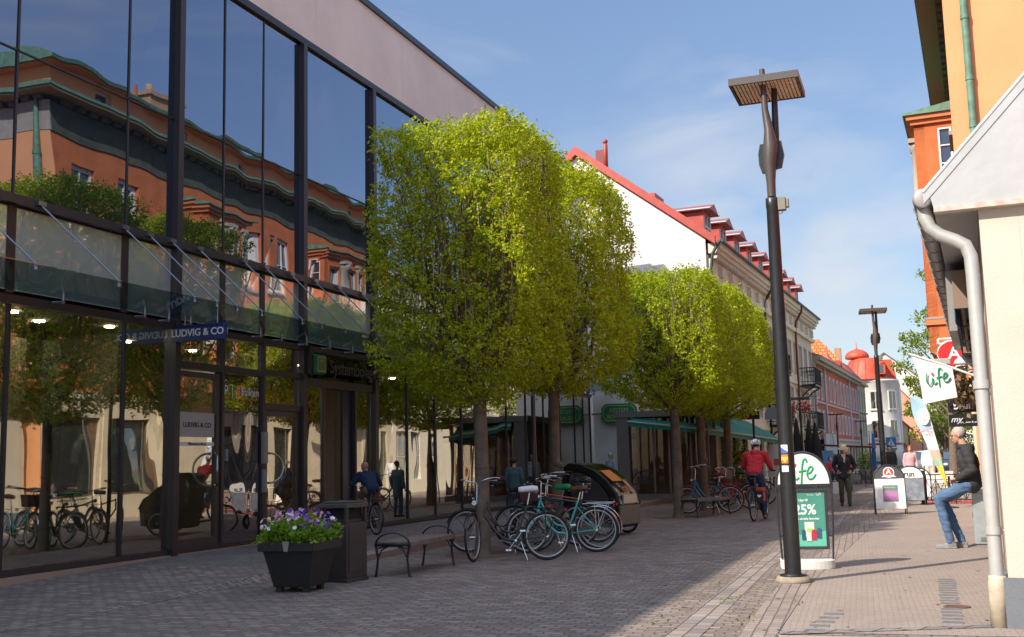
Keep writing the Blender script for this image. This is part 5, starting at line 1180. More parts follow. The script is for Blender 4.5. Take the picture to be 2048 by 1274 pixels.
for a, b, c, d in ((-0.30, -0.265, 0.24, 1.00), (0.265, 0.30, 0.24, 1.00), (-0.265, 0.265, 0.24, 0.275), (-0.265, 0.265, 0.965, 1.00)): pf.box(a, b, -0.025, 0.02, c, d)
obj('poster_frame', pf, mat('poster_frame_m', (0.06, 0.065, 0.075), 0.35, metal=0.4), LS, bev=0.004)
obj('clips', MB().box(-0.36, -0.30, -0.01, 0.01, 0.40, 0.42).box(0.30, 0.36, -0.01, 0.01, 0.40, 0.42).box(-0.36, -0.30, -0.01, 0.01, 0.95, 0.97).box(0.30, 0.36, -0.01, 0.01, 0.95, 0.97), fr_m, LS)
obj('poster', MB().box(-0.264, 0.264, -0.008, 0.008, 0.276, 0.964), mat('poster_green', (0.075, 0.30, 0.235), 0.35, var=0.15, vscale=1.5), LS)
pw = mat('print_white', (0.82, 0.85, 0.84), 0.5)
obj('shelf_print', MB().prism([(-0.262, 0.278), (0.262, 0.278), (0.262, 0.47), (-0.262, 0.40)], -0.0105, -0.0085, 'y'), mat('print_mint', (0.13, 0.50, 0.37), 0.4), LS)
for s_, sz, px_, pz_, bo in (('25%', 0.175, 0.0, 0.735, 0.004), ('Upp till', 0.042, -0.02, 0.86, 0.001), ('på utvalda favoriter', 0.040, 0.03, 0.625, 0.001), ('Din hälsa', 0.025, 0.08, 0.925, 0.0)):
    text(s_, sz, Matrix.Translation((px_, -0.0105, pz_)), pw, LS, extrude=0.001, bold=bo)
life_logo(Matrix.Translation((0.165, -0.012, 0.915)), 0.028, LS, pw)
pk = MB(); pk.box(-0.02, 0.11, -0.014, -0.0108, 0.40, 0.585); obj('pouch_print', pk, mat('pouch', (0.62, 0.66, 0.60), 0.5), LS)
obj('label_print', MB().box(0.01, 0.08, -0.017, -0.0145, 0.455, 0.50), mat('lime', (0.35, 0.62, 0.12), 0.5), LS)
for x0, x1, z0, z1, nm, c in ((-0.06, -0.01, 0.36, 0.47, 'jar_navy', (0.03, 0.09, 0.16)), (0.0, 0.065, 0.345, 0.44, 'jar_white', (0.7, 0.7, 0.68)), (0.07, 0.135, 0.36, 0.47, 'jar_red', (0.5, 0.03, 0.06)), (0.145, 0.20, 0.38, 0.49, 'jar_blue', (0.05, 0.10, 0.18))):
    j = MB().box(x0, x1, -0.020, -0.0175, z0, z1).box(x0+0.008, x1-0.008, -0.021, -0.0175, z1+0.001, z1+0.018)
    obj('jar_print', j, mat(nm, c, 0.5), LS)

def a_board(loc, rz, w_, h_, label, header, body_m, draw=None, arch=True, name='pavement_board'):
    t = thing(name, label, 'pavement board', loc, rz)
    for s in (-1, 1):          # two leaves leaning together
        f = MB(); k = 0.10
        def Q(x, z, o=0.0): return (x, s*(0.20-0.17*z/h_)+(-s*0 if s > 0 else 0)+o, z)
        f.tube([Q(-w_/2, 0), Q(-w_/2, h_-0.30)]+[Q(-w_/2*math.cos(a), h_-0.30+0.30*math.sin(a)) for a in [PI*i/12 for i in range(1, 12)]]+[Q(w_/2, h_-0.30), Q(w_/2, 0)], 0.014, n=6)
        obj('leg_frame', f, fr_m, t)
    M = Matrix.Translation((0, -0.20, 0)) @ Matrix.Rotation(-math.atan(0.17/h_), 4, 'X')
    hb = MB(M); z1 = h_-0.30
    hb.prism([(w_/2*0.96*math.cos(a), z1+0.285*math.sin(a)) for a in [PI*i/16 for i in range(17)]], -0.012, 0.008, 'y')
    obj('header', hb, header, t)
    pb = MB(M); pb.box(-w_/2*0.97, w_/2*0.97, -0.012, 0.008, 0.14, z1-0.012); obj('poster', pb, body_m, t)
    if draw: draw(t, M, z1)
    return t
hdk = mat('header_dark', (0.065, 0.07, 0.075), 0.5); posw = mat('poster_white', (0.80, 0.78, 0.78), 0.5)
def drawA(t, M, z1):
    m1_ = mat('logo_red', (0.70, 0.05, 0.03), 0.5); w_ = MATS['print_white']
    def disc(r, m, y, c=(0, 0)): 
        b = MB(M); b.prism([(c[0]+r*math.cos(2*PI*i/24), z1+0.135+c[1]+r*math.sin(2*PI*i/24)) for i in range(24)], y, y+0.0015, 'y'); return obj('logo', b, m, t)
    disc(0.125, w_, -0.0145); disc(0.105, m1_, -0.0165)
    b = MB(M); b.prism([(-0.17, z1+0.03), (0.17, z1+0.03), (0.10, z1+0.075), (-0.10, z1+0.075)], -0.0185, -0.017, 'y'); obj('logo_book', b, w_, t)
    text('A', 0.17, M @ Matrix.Translation((0, -0.0175, z1+0.15)), w_, t, extrude=0.001, bold=0.004)
    b = MB(M); b.box(-0.16, 0.18, -0.0145, -0.0125, 0.30, 0.68); obj('book_cover', b, mat('cover_green', (0.14, 0.22, 0.17), 0.6), t)
    b = MB(M); b.box(-0.155, 0.175, -0.0165, -0.015, 0.33, 0.55); obj('book_picture', b, mat('cover_pink', (0.55, 0.14, 0.25), 0.6, col2=(0.30, 0.22, 0.5), vscale=18, coord='Object'), t)
    text('Sommarens böcker', 0.032, M @ Matrix.Translation((0.0, -0.017, 0.63)), w_, t, extrude=0.001)
a_board((-0.83, 27.2, 0), R(6), 0.68, 1.14, 'pavement board with dark arched header, round red emblem and white poster', hdk, posw, drawA)
def drawR(t, M, z1): text('run', 0.20, M @ Matrix.Translation((-0.02, -0.014, z1+0.09)), hdk, t, extrude=0.001, bold=0.008)
a_board((-0.42, 31.8, 0), R(2), 0.68, 1.05, 'pavement board with white header and slate poster, just behind the red emblem board', boardw, mat('poster_slate', (0.22, 0.25, 0.30), 0.5, var=0.5, vscale=6), drawR)
def drawN(t, M, z1):
    text('NYHET', 0.09, M @ Matrix.Translation((0, -0.014, z1+0.08)), hdk, t, extrude=0.001)
    b = MB(M); b.box(-0.22, 0.2, -0.0145, -0.0125, 0.45, 0.7); obj('picture', b, mat('pale_pink', (0.65, 0.4, 0.48), 0.6), t)
a_board((-0.17, 34.3, 0), R(-4), 0.55, 0.95, 'small white pavement board with pale pink picture beside the black fence', boardw, posw, drawN)

# life flag on its white pole
LF_ = thing('shop_flag', 'white hanging shop flag with green script lettering and red heart beside the downpipe', 'flag', (0.70, 13.0, 2.19))
obj('pole', MB().tube([(0.02, 0.0, -0.02), (-0.42, 0, 0.18), (-0.80, 0, 0.33)], 0.013, n=8), mat('pole_white', (0.7, 0.7, 0.7), 0.4), LF_)
nx_, nz_ = 14, 12; vs = []
TLp, TRp, BLp, BRp = Vector((-0.76, 0, 0.305)), Vector((-0.35, 0, 0.145)), Vector((-0.68, 0, -0.24)), Vector((-0.32, 0, -0.18))
for j in range(nz_+1):
    for i in range(nx_+1):
        u_, v_ = i/nx_, j/nz_; p = TLp.lerp(TRp, u_).lerp(BLp.lerp(BRp, u_), v_)
        p.y += 0.014*math.sin(u_*5.0+v_*1.6+0.5)*(0.35+0.65*v_); p.x += 0.02*math.sin(v_*3)*(1-u_); vs.append(tuple(p))
fs = [(j*(nx_+1)+i, j*(nx_+1)+i+1, (j+1)*(nx_+1)+i+1, (j+1)*(nx_+1)+i) for j in range(nz_) for i in range(nx_)]
fb = MB(); fb._add(vs, fs, True); fb._add([(x, y+0.003, z) for x, y, z in vs], fs, True)
obj('cloth', fb, mat('flag_cloth', (0.78, 0.78, 0.80), 0.8), LF_, recalc=False)
life_logo(Matrix.Translation((-0.60, -0.020, -0.035)) @ Matrix.Rotation(R(-8), 4, 'Y'), 0.105, LF_, mat('flag_green', (0.0, 0.30, 0.12), 0.6), red_l, th=0.07)

# beach flag
BFm = thing('beach_flag', 'tall curved pale blue and yellow feather banner leaning beside the seated man', 'banner', (0.50, 30.0, 0))
def sail(v_):      # left and right edges along the height
    zz = 2.84-v_*2.30
    xr = spline([Vector(p) for p in ((-0.72, 2.84, 0), (-0.50, 2.80, 0), (-0.36, 2.45, 0), (-0.27, 2.0, 0), (-0.17, 1.5, 0), (-0.10, 1.1, 0), (-0.03, 0.55, 0))], 10)
    xl = spline([Vector(p) for p in ((-0.76, 2.84, 0), (-0.72, 2.4, 0), (-0.58, 2.0, 0), (-0.44, 1.6, 0), (-0.33, 1.25, 0), (-0.18, 0.9, 0), (-0.04, 0.54, 0))], 10)
    def at(c, z):
        for a, b in zip(c, c[1:]):
            if a.y >= z >= b.y: return a.x+(b.x-a.x)*((a.y-z)/max(1e-6, a.y-b.y))
        return c[-1].x if z < c[-1].y else c[0].x
    return at(xl, zz), at(xr, zz), zz
NV = 40; rows_ = [sail(i/NV) for i in range(NV+1)]
fb = MB()
for i in range(NV):
    a, b = rows_[i], rows_[i+1]
    q = i/NV
    fb.cur = 0 if q < 0.36 else (1 if q < 0.58 else (2 if q < 0.70 else (3 if q < 0.76 else 4)))
    for k in range(4):
        def X_(r, t): return r[0]+(r[1]-r[0])*t
        def Yw(t, z): return 0.05*math.sin(t*3+z*2)
        fb._add([(X_(a, k/4), Yw(k/4, a[2]), a[2]), (X_(a, (k+1)/4), Yw((k+1)/4, a[2]), a[2]), (X_(b, (k+1)/4), Yw((k+1)/4, b[2]), b[2]), (X_(b, k/4), Yw(k/4, b[2]), b[2])], [(0, 1, 2, 3)], True)
obj('cloth', fb, [mat('bf_blue', (0.38, 0.60, 0.78), 0.8), mat('bf_white', (0.70, 0.76, 0.82), 0.8, col2=(0.60, 0.70, 0.80), vscale=4), mat('bf_orange', (0.65, 0.45, 0.36), 0.8), mat('bf_green', (0.35, 0.55, 0.42), 0.8), mat('bf_yellow', (0.80, 0.66, 0.05), 0.8)], BFm, recalc=False)
obj('pole', MB().tube([(rows_[i][1]+0.005, 0, rows_[i][2]) for i in range(0, NV+1, 4)]+[(0.0, 0, 0.0)], 0.014, n=6), MATS['pole_white'], BFm)
rd = MB(); rd.prism([(-0.47+0.15*math.cos(2*PI*i/20), 2.32+0.22*math.sin(2*PI*i/20)) for i in range(20)], -0.062, -0.055, 'y'); obj('round_badge', rd, MATS['print_white'], BFm)
text('POLKAGRIS', 0.055, Matrix.Translation((-0.47, -0.064, 2.34)), mat('bf_text_blue', (0.1, 0.3, 0.5), 0.6), BFm, extrude=0.001); text('GODIS', 0.075, Matrix.Translation((-0.46, -0.064, 2.23)), mat('bf_text_red', (0.75, 0.12, 0.15), 0.6), BFm, extrude=0.001)
text('HEMGJORD', 0.065, Matrix.Translation((-0.42, -0.07, 1.98)) @ Matrix.Rotation(R(-12), 4, 'Y'), MATS['bf_text_red'], BFm, extrude=0.001); text('GLASS', 0.065, Matrix.Translation((-0.38, -0.07, 1.88)) @ Matrix.Rotation(R(-12), 4, 'Y'), MATS['bf_text_red'], BFm, extrude=0.001)
obj('foot', MB().lathe([(0.22, 0), (0.22, 0.03), (0.05, 0.05)], (0, 0, 0), 16), fr_m, BFm)

# signs projecting from the cream house
AS = thing('shop_sign', 'round red projecting sign with a white letter above the white shop flag', 'sign', (0.62, 19.6, 3.0)); AS.scale = (0.82, 0.82, 0.82)
sd_ = MB(); pts = [(-0.10+0.27*math.cos(a), 0.05+0.24*math.sin(a)) for a in [2*PI*i/28 for i in range(28)]]
sd_.prism(pts, -0.04, 0.04, 'y'); obj('disc', sd_, mat('sign_red', (0.80, 0.03, 0.03), 0.4), AS)
text('A', 0.36, Matrix.Translation((-0.06, -0.045, 0.04)), MATS['print_white'], AS, bold=0.006)
obj('rim', MB().ring((-0.10, 0, 0.05), (0, 1, 0), 0.262, 0.022, 28, 6), boardw, AS)
obj('pointer', MB().prism([(-0.12, -0.18), (0.06, -0.18), (-0.03, -0.32)], -0.03, 0.03, 'y'), MATS['sign_red'], AS)
pgs = MB()
for i in range(5): pgs.tube([(-0.03, -0.046, -0.33), (-0.03+(i-2)*0.09, -0.046, -0.20-0.02*abs(i-2))], 0.01, n=4)
obj('page_fan', pgs, boardw, AS)
obj('bracket', MB().tube([(0.22, 0, 0.26), (-0.34, 0, 0.26)], 0.022, n=6).tube([(0.22, 0, 0.36), (-0.34, 0, 0.36)], 0.022, n=6).tube([(-0.34, 0, 0.26), (-0.34, 0, 0.36)], 0.03, n=6), boardw, AS)
gbx = thing('light_box', 'small grey floodlight box beside the round red sign', 'lamp', (0.30, 18.6, 2.72))
obj('housing', MB().box(-0.16, 0.17, -0.1, 0.1, -0.1, 0.06).box(-0.17, 0.18, -0.11, 0.11, 0.062, 0.16), mat('flood_grey', (0.40, 0.40, 0.38), 0.5), gbx, bev=0.01)
obj('arm', MB().tube([(0.17, 0, 0), (0.6, 0, 0.1)], 0.02, n=6), boardw, gbx)
k1 = thing('shop_sign', 'upper black projecting sign with bold white letters below the dried flower basket', 'sign', (0.55, 16.0, 1.97), R(4))
obj('board', MB().box(-0.21, 0.15, -0.03, 0.03, -0.03, 0.12), mat('sign_black', (0.015, 0.016, 0.02), 0.4), k1, bev=0.004)
text('brun', 0.135, Matrix.Translation((-0.02, -0.034, 0.055)), MATS['print_white'], k1, bold=0.003)
obj('arm', MB().tube([(0.15, 0, 0.13), (-0.2, 0, 0.13)], 0.012, n=6).tube([(0.2, 0, 0.13), (0.1, 0, 0.13)], 0.015, n=6), MATS['sign_black'], k1)
k2 = thing('shop_sign', 'lower black projecting sign with thin white script, under the bold lettered one', 'sign', (0.60, 16.6, 1.80), R(4))
obj('board', MB().box(-0.25, 0.12, -0.03, 0.03, -0.04, 0.13), MATS['sign_black'], k2, bev=0.004)
text('my', 0.12, Matrix.Translation((-0.16, -0.034, 0.06)), MATS['print_white'], k2, shear=0.4); text('Smycken & ur', 0.04, Matrix.Translation((0.0, -0.034, 0.02)), MATS['print_white'], k2)
fx = thing('hanging_basket', 'brown dried flower basket hanging above the black signs on the cream house', 'plant basket', (0.55, 15.5, 2.25))
rng = np.random.default_rng(5); p = rng.normal(0, 1, (260, 3))*np.array([0.10, 0.10, 0.13])
obj('dried_plants', leaf_mesh('dried_plants', p, p+rng.normal(0, .1, (260, 3)), rng, 0.11, leafmat('dried', (0.10, 0.06, 0.035), (0.30, 0.20, 0.12), 0.2)), None, fx)
obj('hook', MB().tube([(0, 0, 0.05), (0.02, 0, 0.22), (0.18, 0, 0.24)], 0.012, n=6), MATS['sign_black'], fx)
lsh = thing('wall_lamp', 'white domed wall lamp beside the white flag pole', 'lamp', (0.56, 15.0, 2.52))
obj('shade', MB().lathe([(0.14, 0.0), (0.12, 0.05), (0.06, 0.10), (0.02, 0.12)], (0, 0, 0), 16), boardw, lsh); obj('arm', MB().tube([(0, 0, 0.1), (0.2, 0, 0.16)], 0.015, n=6), boardw, lsh)
# ================================================================== planter, bin, benches
PT = thing('planter', 'black square tapered planter filled with pansies and tulips', 'planter', (-6.91, 11.28, 0), R(4))
plm = mat('planter_black', (0.022, 0.021, 0.020), 0.5, var=0.3, vscale=9)
b = MB()
def frus(b, s0, s1, z0, z1):
    v = [(-s0, -s0, z0), (s0, -s0, z0), (s0, s0, z0), (-s0, s0, z0), (-s1, -s1, z1), (s1, -s1, z1), (s1, s1, z1), (-s1, s1, z1)]
    return b._add(v, [(0, 3, 2, 1), (4, 5, 6, 7), (0, 1, 5, 4), (1, 2, 6, 5), (2, 3, 7, 6), (3, 0, 4, 7)])
frus(b, 0.225, 0.325, 0.06, 0.50); obj('pot', b, plm, PT, bev=0.008)
b = MB()
for (x0, x1, y0, y1) in ((-0.36, 0.36, -0.36, -0.32), (-0.36, 0.36, 0.32, 0.36), (-0.36, -0.32, -0.32, 0.32), (0.32, 0.36, -0.32, 0.32)): b.box(x0, x1, y0, y1, 0.47, 0.58)
obj('rim', b, plm, PT, bev=0.006)
for sx in (-1, 1):
    for sy in (-1, 1): obj('leg', MB().box(sx*0.17-0.035, sx*0.17+0.035, sy*0.17-0.035, sy*0.17+0.035, 0.0, 0.058), plm, PT)
obj('care_label', MB().prism([(-0.045, 0.585), (0.045, 0.585), (0.025, 0.47), (-0.02, 0.47)], -0.364, -0.361, 'y'), mat('label_beige', (0.30, 0.25, 0.20), 0.6), PT)
obj('soil', MB().box(-0.32, 0.32, -0.32, 0.32, 0.501, 0.55), MATS['tree_pit_soil'], PT)
def petals(mb, c, r, n, tilt_, rnd, cup=0.0):
    u = Vector((rnd.uniform(-1, 1), rnd.uniform(-1, 0.3), rnd.uniform(0.1, 1.0))).normalized(); a = u.orthogonal().normalized(); d = u.cross(a)
    for i in range(n):
        t = 2*PI*i/n; dr = a*math.cos(t)+d*math.sin(t); sd_ = u.cross(dr)
        p0 = Vector(c); p1 = p0+dr*r*0.6+sd_*r*0.5+u*cup*r; p2 = p0+dr*r+u*cup*r*1.4; p3 = p0+dr*r*0.6-sd_*r*0.5+u*cup*r
        mb._add([p0, p1, p2, p3], [(0, 1, 2), (0, 2, 3)])
rng = np.random.default_rng(4); rnd = random.Random(4)
nC = 5200; p = np.stack([rng.uniform(-0.36, 0.36, nC), rng.uniform(-0.36, 0.36, nC), np.zeros(nC)], 1)
hgt = 0.12+0.19*np.clip(1-((p[:, 0]/0.42)**2+(p[:, 1]/0.42)**2)*0.6, 0.15, 1)
p[:, 2] = 0.54+hgt*rng.uniform(0, 1, nC)**0.6*(0.8+0.3*np.sin(p[:, 0]*13)*np.cos(p[:, 1]*11))
o = obj('foliage', leaf_mesh('foliage', p, p*np.array([1.2, 1.2, 0])+np.array([0, 0, 0.5])+rng.normal(0, 0.3, (nC, 3)), rng, 0.052, leafmat('pansy_leaf', (0.13, 0.25, 0.02), (0.34, 0.48, 0.06), 0.4)), None)
o.location = PT.location; o.rotation_euler = PT.rotation_euler; o.name = 'flower_foliage'
tag(o, 'mass of bright green pansy leaves spilling over the planter rim', 'foliage', kind='stuff')
fl_cols = [('violet', (0.14, 0.06, 0.42)), ('mauve', (0.45, 0.22, 0.50)), ('white', (0.80, 0.78, 0.72)), ('pink', (0.70, 0.30, 0.42)), ('lilac', (0.32, 0.20, 0.62)), ('dark violet', (0.05, 0.02, 0.22))]
for ci, (nm, c) in enumerate(fl_cols):
    mb = MB(); cnt = [38, 34, 60, 26, 34, 12][ci]
    for i in range(cnt):
        x = rnd.uniform(-0.36, 0.36); y = rnd.uniform(-0.38, 0.30)
        if ci in (2,) and rnd.random() < 0.5: x = rnd.uniform(-0.37, -0.1)
        if ci in (0, 4) and rnd.random() < 0.5: x = rnd.uniform(-0.05, 0.36)
        z = 0.66+0.25*max(0.35, 1-(x/0.5)**2)*rnd.uniform(0.15, 1.2)
        petals(mb, (x, y, z), rnd.uniform(0.020, 0.034), 5, 0, rnd, 0.15)
    o = obj('pansies', mb, leafmat('pf_'+nm, c, tuple(min(1, q*1.3) for q in c), 0.25)); o.location = PT.location; o.rotation_euler = PT.rotation_euler
    tag(o, 'scattered %s pansy blooms in the black planter' % nm, 'flowers', kind='stuff')
for i, (x, y, z, c, lb) in enumerate([(-0.30, -0.2, 0.80, (0.85, 0.66, 0.30), 'pale yellow tulip leaning out at the left end of the planter'), (-0.35, -0.28, 0.71, (0.85, 0.75, 0.4), 'lowest cream tulip at the left rim of the planter'), (-0.20, -0.22, 0.83, (0.75, 0.35, 0.42), 'pink tulip standing left of centre in the planter'), (-0.14, -0.25, 0.79, (0.72, 0.33, 0.50), 'mauve pink tulip just below the tallest blooms in the planter'), (-0.24, -0.05, 0.85, (0.75, 0.40, 0.40), 'tallest pink tulip at the back left of the planter')]):
    t = thing('tulip', lb, 'flower', PT.matrix_basis @ Vector((x, y, 0.55)), 0, 'tulips in the planter')
    h = z-0.55
    obj('stem', MB().tube([(0.02, 0.02, 0), (0.005, 0, h*0.6), (0, 0, h)], 0.004, n=5), leafmat('stem_green', (0.10, 0.2, 0.03), (0.15, 0.26, 0.05), 0.2), t)
    obj('bloom', MB().lathe([(0.006, h-0.005), (0.020, h+0.01), (0.023, h+0.028), (0.014, h+0.05), (0.002, h+0.055)], (0, 0, 0), 10), mat('tulip_%d' % i, c, 0.5), t)
trl = MB().tube([(-0.34, -0.34, 0.60), (-0.43, -0.38, 0.56), (-0.46, -0.38, 0.46), (-0.43, -0.37, 0.40), (-0.45, -0.38, 0.32)], [0.008, 0.007, 0.006, 0.005, 0.002], n=5)
o = obj('trailing_stem', trl, MATS['stem_green']); o.location = PT.location; o.rotation_euler = PT.rotation_euler; tag(o, 'single green stem hanging over the left rim of the planter', 'plant')

BN = thing('litter_bin', 'brown black square litter bin with a slot opening, standing between planter and bench', 'litter bin', (-6.91, 12.30, 0), R(-8))
binm = mat('bin_brown', (0.055, 0.044, 0.040), 0.5, var=0.25, vscale=7, bump=0.001)
obj('body', MB().box(-0.21, 0.21, -0.21, 0.21, 0.05, 0.72).box(-0.225, 0.225, -0.225, 0.225, 0.0, 0.048), binm, BN, bev=0.006)
tp = MB()
for sx in (-1, 1):
    for sy in (-1, 1): tp.box(sx*0.19-0.02, sx*0.19+0.02, sy*0.19-0.02, sy*0.19+0.02, 0.723, 0.90)
tp.box(-0.165, 0.165, -0.165, 0.165, 0.723, 0.76)
obj('hood_post', tp, binm, BN)
obj('lid', MB().box(-0.225, 0.225, -0.225, 0.225, 0.902, 0.96).box(-0.19, 0.19, -0.19, 0.19, 0.96, 0.985), mat('bin_top', (0.085, 0.072, 0.066), 0.5, var=0.3, vscale=9), BN, bev=0.008)
obj('door_panel', MB().box(0.212, 0.218, -0.17, 0.17, 0.12, 0.68), binm, BN, bev=0.002)
obj('liner', MB().box(-0.16, 0.16, -0.16, 0.16, 0.762, 0.89), mat('bin_inside', (0.008, 0.008, 0.009), 0.8), BN)

def make_bench(label, loc, rz):
    t = thing('bench', label, 'bench', loc, rz, 'backless benches with iron ends')
    wd_ = mat('bench_slat', (0.19, 0.15, 0.125), 0.65, var=0.35, vscale=8); ir = mat('bench_iron', (0.010, 0.011, 0.018), 0.4)
    s = MB()
    for i in range(6): s.box(-0.215+i*0.075, -0.155+i*0.075, -0.74, 0.74, 0.415, 0.438)
    s.box(-0.232, -0.218, -0.74, 0.74, 0.375, 0.44).box(0.238, 0.252, -0.74, 0.74, 0.375, 0.44)
    obj('seat', s, wd_, t, bev=0.004)
    for sy in (-0.76, 0.76):
        e = MB()
        e.tube([(-0.25, sy, 0.0), (-0.235, sy, 0.02), (-0.205, sy, 0.22), (-0.235, sy, 0.40)], [0.022, 0.018, 0.016, 0.020], n=8); e.tube([(0.25, sy, 0.0), (0.235, sy, 0.02), (0.205, sy, 0.22), (0.235, sy, 0.40)], [0.022, 0.018, 0.016, 0.020], n=8)
        e.box(-0.25, 0.25, sy-0.016, sy+0.016, 0.385, 0.412)
        obj('leg_frame', e, ir, t)
        a = MB().arc((0, sy, 0.41), (1, 0, 0), (0, 0, 1.0), 0.235, 0.015, 0.0, PI, 16, 6)
        a.v = [(v[0], v[1], 0.41+(v[2]-0.41)*0.60) for v in a.v]
        a.tube([(-0.20, sy, 0.36), (-0.09, sy, 0.385), (0.09, sy, 0.385), (0.20, sy, 0.36)], 0.010, n=5).tube([(-0.195, sy, 0.25), (-0.15, sy, 0.34), (-0.06, sy, 0.385)], 0.010, n=5).tube([(0.195, sy, 0.25), (0.15, sy, 0.34), (0.06, sy, 0.385)], 0.010, n=5)
        obj('armrest', a, ir, t)
    return t
bench = make_bench('backless slatted bench with black iron ends between the litter bin and the parked bicycles', (-6.50, 13.55, 0), R(2))
dup(bench, (-5.10, 26.9, 0), R(-20), 'far backless bench in front of the blue and red bicycle')

# ================================================================== bicycles
tyrem = mat('tyre', (0.018, 0.018, 0.018), 0.75); rimm = mat('rim_alu', (0.48, 0.47, 0.46), 0.35, metal=0.7); chrome = mat('chrome', (0.62, 0.62, 0.64), 0.2, metal=1.0)
blk = mat('bike_black', (0.014, 0.013, 0.013), 0.35, coat=0.3); rub = mat('grip_black', (0.012, 0.012, 0.012), 0.7)
def wheel(parent, c, rw=0.345, steer=0.0, name='wheel', det=True):
    """wheel in the XZ plane turned by steer round Z"""
    M = Matrix.Translation(c) @ Matrix.Rotation(steer, 4, 'Z')
    hub = MB(M); hub.tube([(0, -0.045, 0), (0, 0.045, 0)], 0.022, n=8)
    w_ = obj(name, hub, chrome, parent)
    obj('tyre', MB(M).ring((0, 0, 0), (0, 1, 0), rw-0.019, 0.019, 40, 8), tyrem, w_)
    obj('rim', MB(M).ring((0, 0, 0), (0, 1, 0), rw-0.047, 0.013, 40, 6), rimm, w_)
    sp = MB(M)
    for i in range(28 if det else 14):
        a = 2*PI*i/(28 if det else 14); s = 0.03 if i % 2 else -0.03; a2 = a+0.35*(1 if i % 4 < 2 else -1)
        sp.tube([(0.02*math.cos(a2), s, 0.02*math.sin(a2)), ((rw-0.055)*math.cos(a), 0, (rw-0.055)*math.sin(a))], 0.0013, n=3, cap=False)
    obj('spokes', sp, chrome, w_)
def bike(label, rear, front, fm, saddlem=None, style='step', fender=None, rack=None, basket=None, lean=0.0, steer=0.0, name='bicycle', group='parked bicycles', bar=None, stand=True, light=True, bars='swept', hb=1.10, guard=True, sad=0.98):
    rear = Vector(rear); front = Vector(front); d = front-rear; rz = math.atan2(d.y, d.x); wb = 1.08
    t = thing(name, label, 'bicycle', (rear.x, rear.y, 0), 0, group); t.rotation_euler = Euler((lean, 0, rz), 'XYZ')
    rw = 0.345; R0 = Vector((0, 0, rw)); F0 = Vector((wb, 0, rw)); bb = Vector((0.46, 0, 0.29)); st = Vector((0.27, 0, 0.80)); hd0 = Vector((0.90, 0, 0.66)); hd1 = Vector((0.86, 0, 0.86))
    f = MB(); tr_ = 0.016
    if style == 'step':
        f.tube([hd1-Vector((0, 0, 0.06)), Vector((0.78, 0, 0.62)), Vector((0.64, 0, 0.44)), Vector((0.50, 0, 0.40)), Vector((0.40, 0, 0.47))], tr_, n=8)
        f.tube([hd0, Vector((0.74, 0, 0.42)), Vector((0.62, 0, 0.31)), bb], tr_*1.25, n=8)
    else:
        f.tube([hd1-Vector((0, 0, 0.02)), st-Vector((0, 0, 0.06))], tr_, n=8); f.tube([hd0, bb], tr_*1.15, n=8)
    f.tube([bb, st], tr_, n=8); f.tube([hd0-Vector((-0.01, 0, 0.03)), hd1], 0.021, n=8)
    for s in (-1, 1):
        f.tube([st+Vector((0.02, 0, -0.10)), R0+Vector((0, s*0.055, 0))], 0.009, n=6); f.tube([bb, R0+Vector((0, s*0.055, 0))], 0.010, n=6)
    obj('frame', f, fm, t)
    MS = Matrix.Translation(F0) @ Matrix.Rotation(steer, 4, 'Z') @ Matrix.Translation(-F0)
    fk = MB(MS)
    for s in (-1, 1): fk.tube([hd0+Vector((0.0, s*0.02, 0)), hd0+Vector((0.03, s*0.045, -0.12)), F0+Vector((-0.03, s*0.05, 0.05)), F0+Vector((0, s*0.05, 0))], 0.011, n=6)
    obj('fork', fk, fm, t)
    wheel(t, R0); wheel(t, F0, steer=steer)
    fe = fender or blk
    for c, M, a0, a1 in ((R0, None, R(5), R(190)), (F0, MS, R(20), R(150))):
        m_ = MB(M); n = 20; vs = []
        for i in range(n+1):
            a = a0+(a1-a0)*i/n
            for y, rr in ((-0.026, rw+0.010), (-0.018, rw+0.022), (0.018, rw+0.022), (0.026, rw+0.010)): vs.append((c.x+rr*math.cos(a), y, c.z+rr*math.sin(a)))
        m_._add(vs, [(i*4+j, i*4+j+1, i*4+j+5, i*4+j+4) for i in range(n) for j in range(3)], True)
        for s in (-1, 1): m_.tube([(c.x, s*0.05, c.z), (c.x+(rw+0.015)*math.cos((a0+R(30))), s*0.02, c.z+(rw+0.015)*math.sin(a0+R(30)))], 0.003, n=4)
        obj('mudguard', m_, fe, t, recalc=False)
    hbm = MB(MS); top = Vector((0.84, 0, hb-0.06)); hbm.tube([hd1, top], 0.012, n=6)
    grips = []
    for s in (-1, 1):
        if bars == 'swept':
            pts = [top, top+Vector((0.06, s*0.10, 0.03)), top+Vector((0.02, s*0.24, 0.07)), top+Vector((-0.20, s*0.30, 0.08))]
            g0, g1 = pts[-1], pts[-1]+Vector((-0.13, s*0.02, 0.0))
        else:
            pts = [top, top+Vector((0.02, s*0.12, 0.02)), top+Vector((0.0, s*0.24, 0.03))]; g0, g1 = pts[-1], pts[-1]+Vector((-0.02, s*0.10, 0.0))
        sp_ = spline([Vector(q) for q in pts], 5); hbm.tube(sp_, 0.011, n=7); grips.append(MB(MS).tube([g0, g1], 0.017, n=8))
        hbm.tube([g0+Vector((0.05, 0, -0.01)), g0+Vector((-0.08, s*0.0, -0.045))], 0.005, n=4)
    ho = obj('handlebar', hbm, bar or chrome, t); [obj('grip', g_, rub, ho) for g_ in grips]
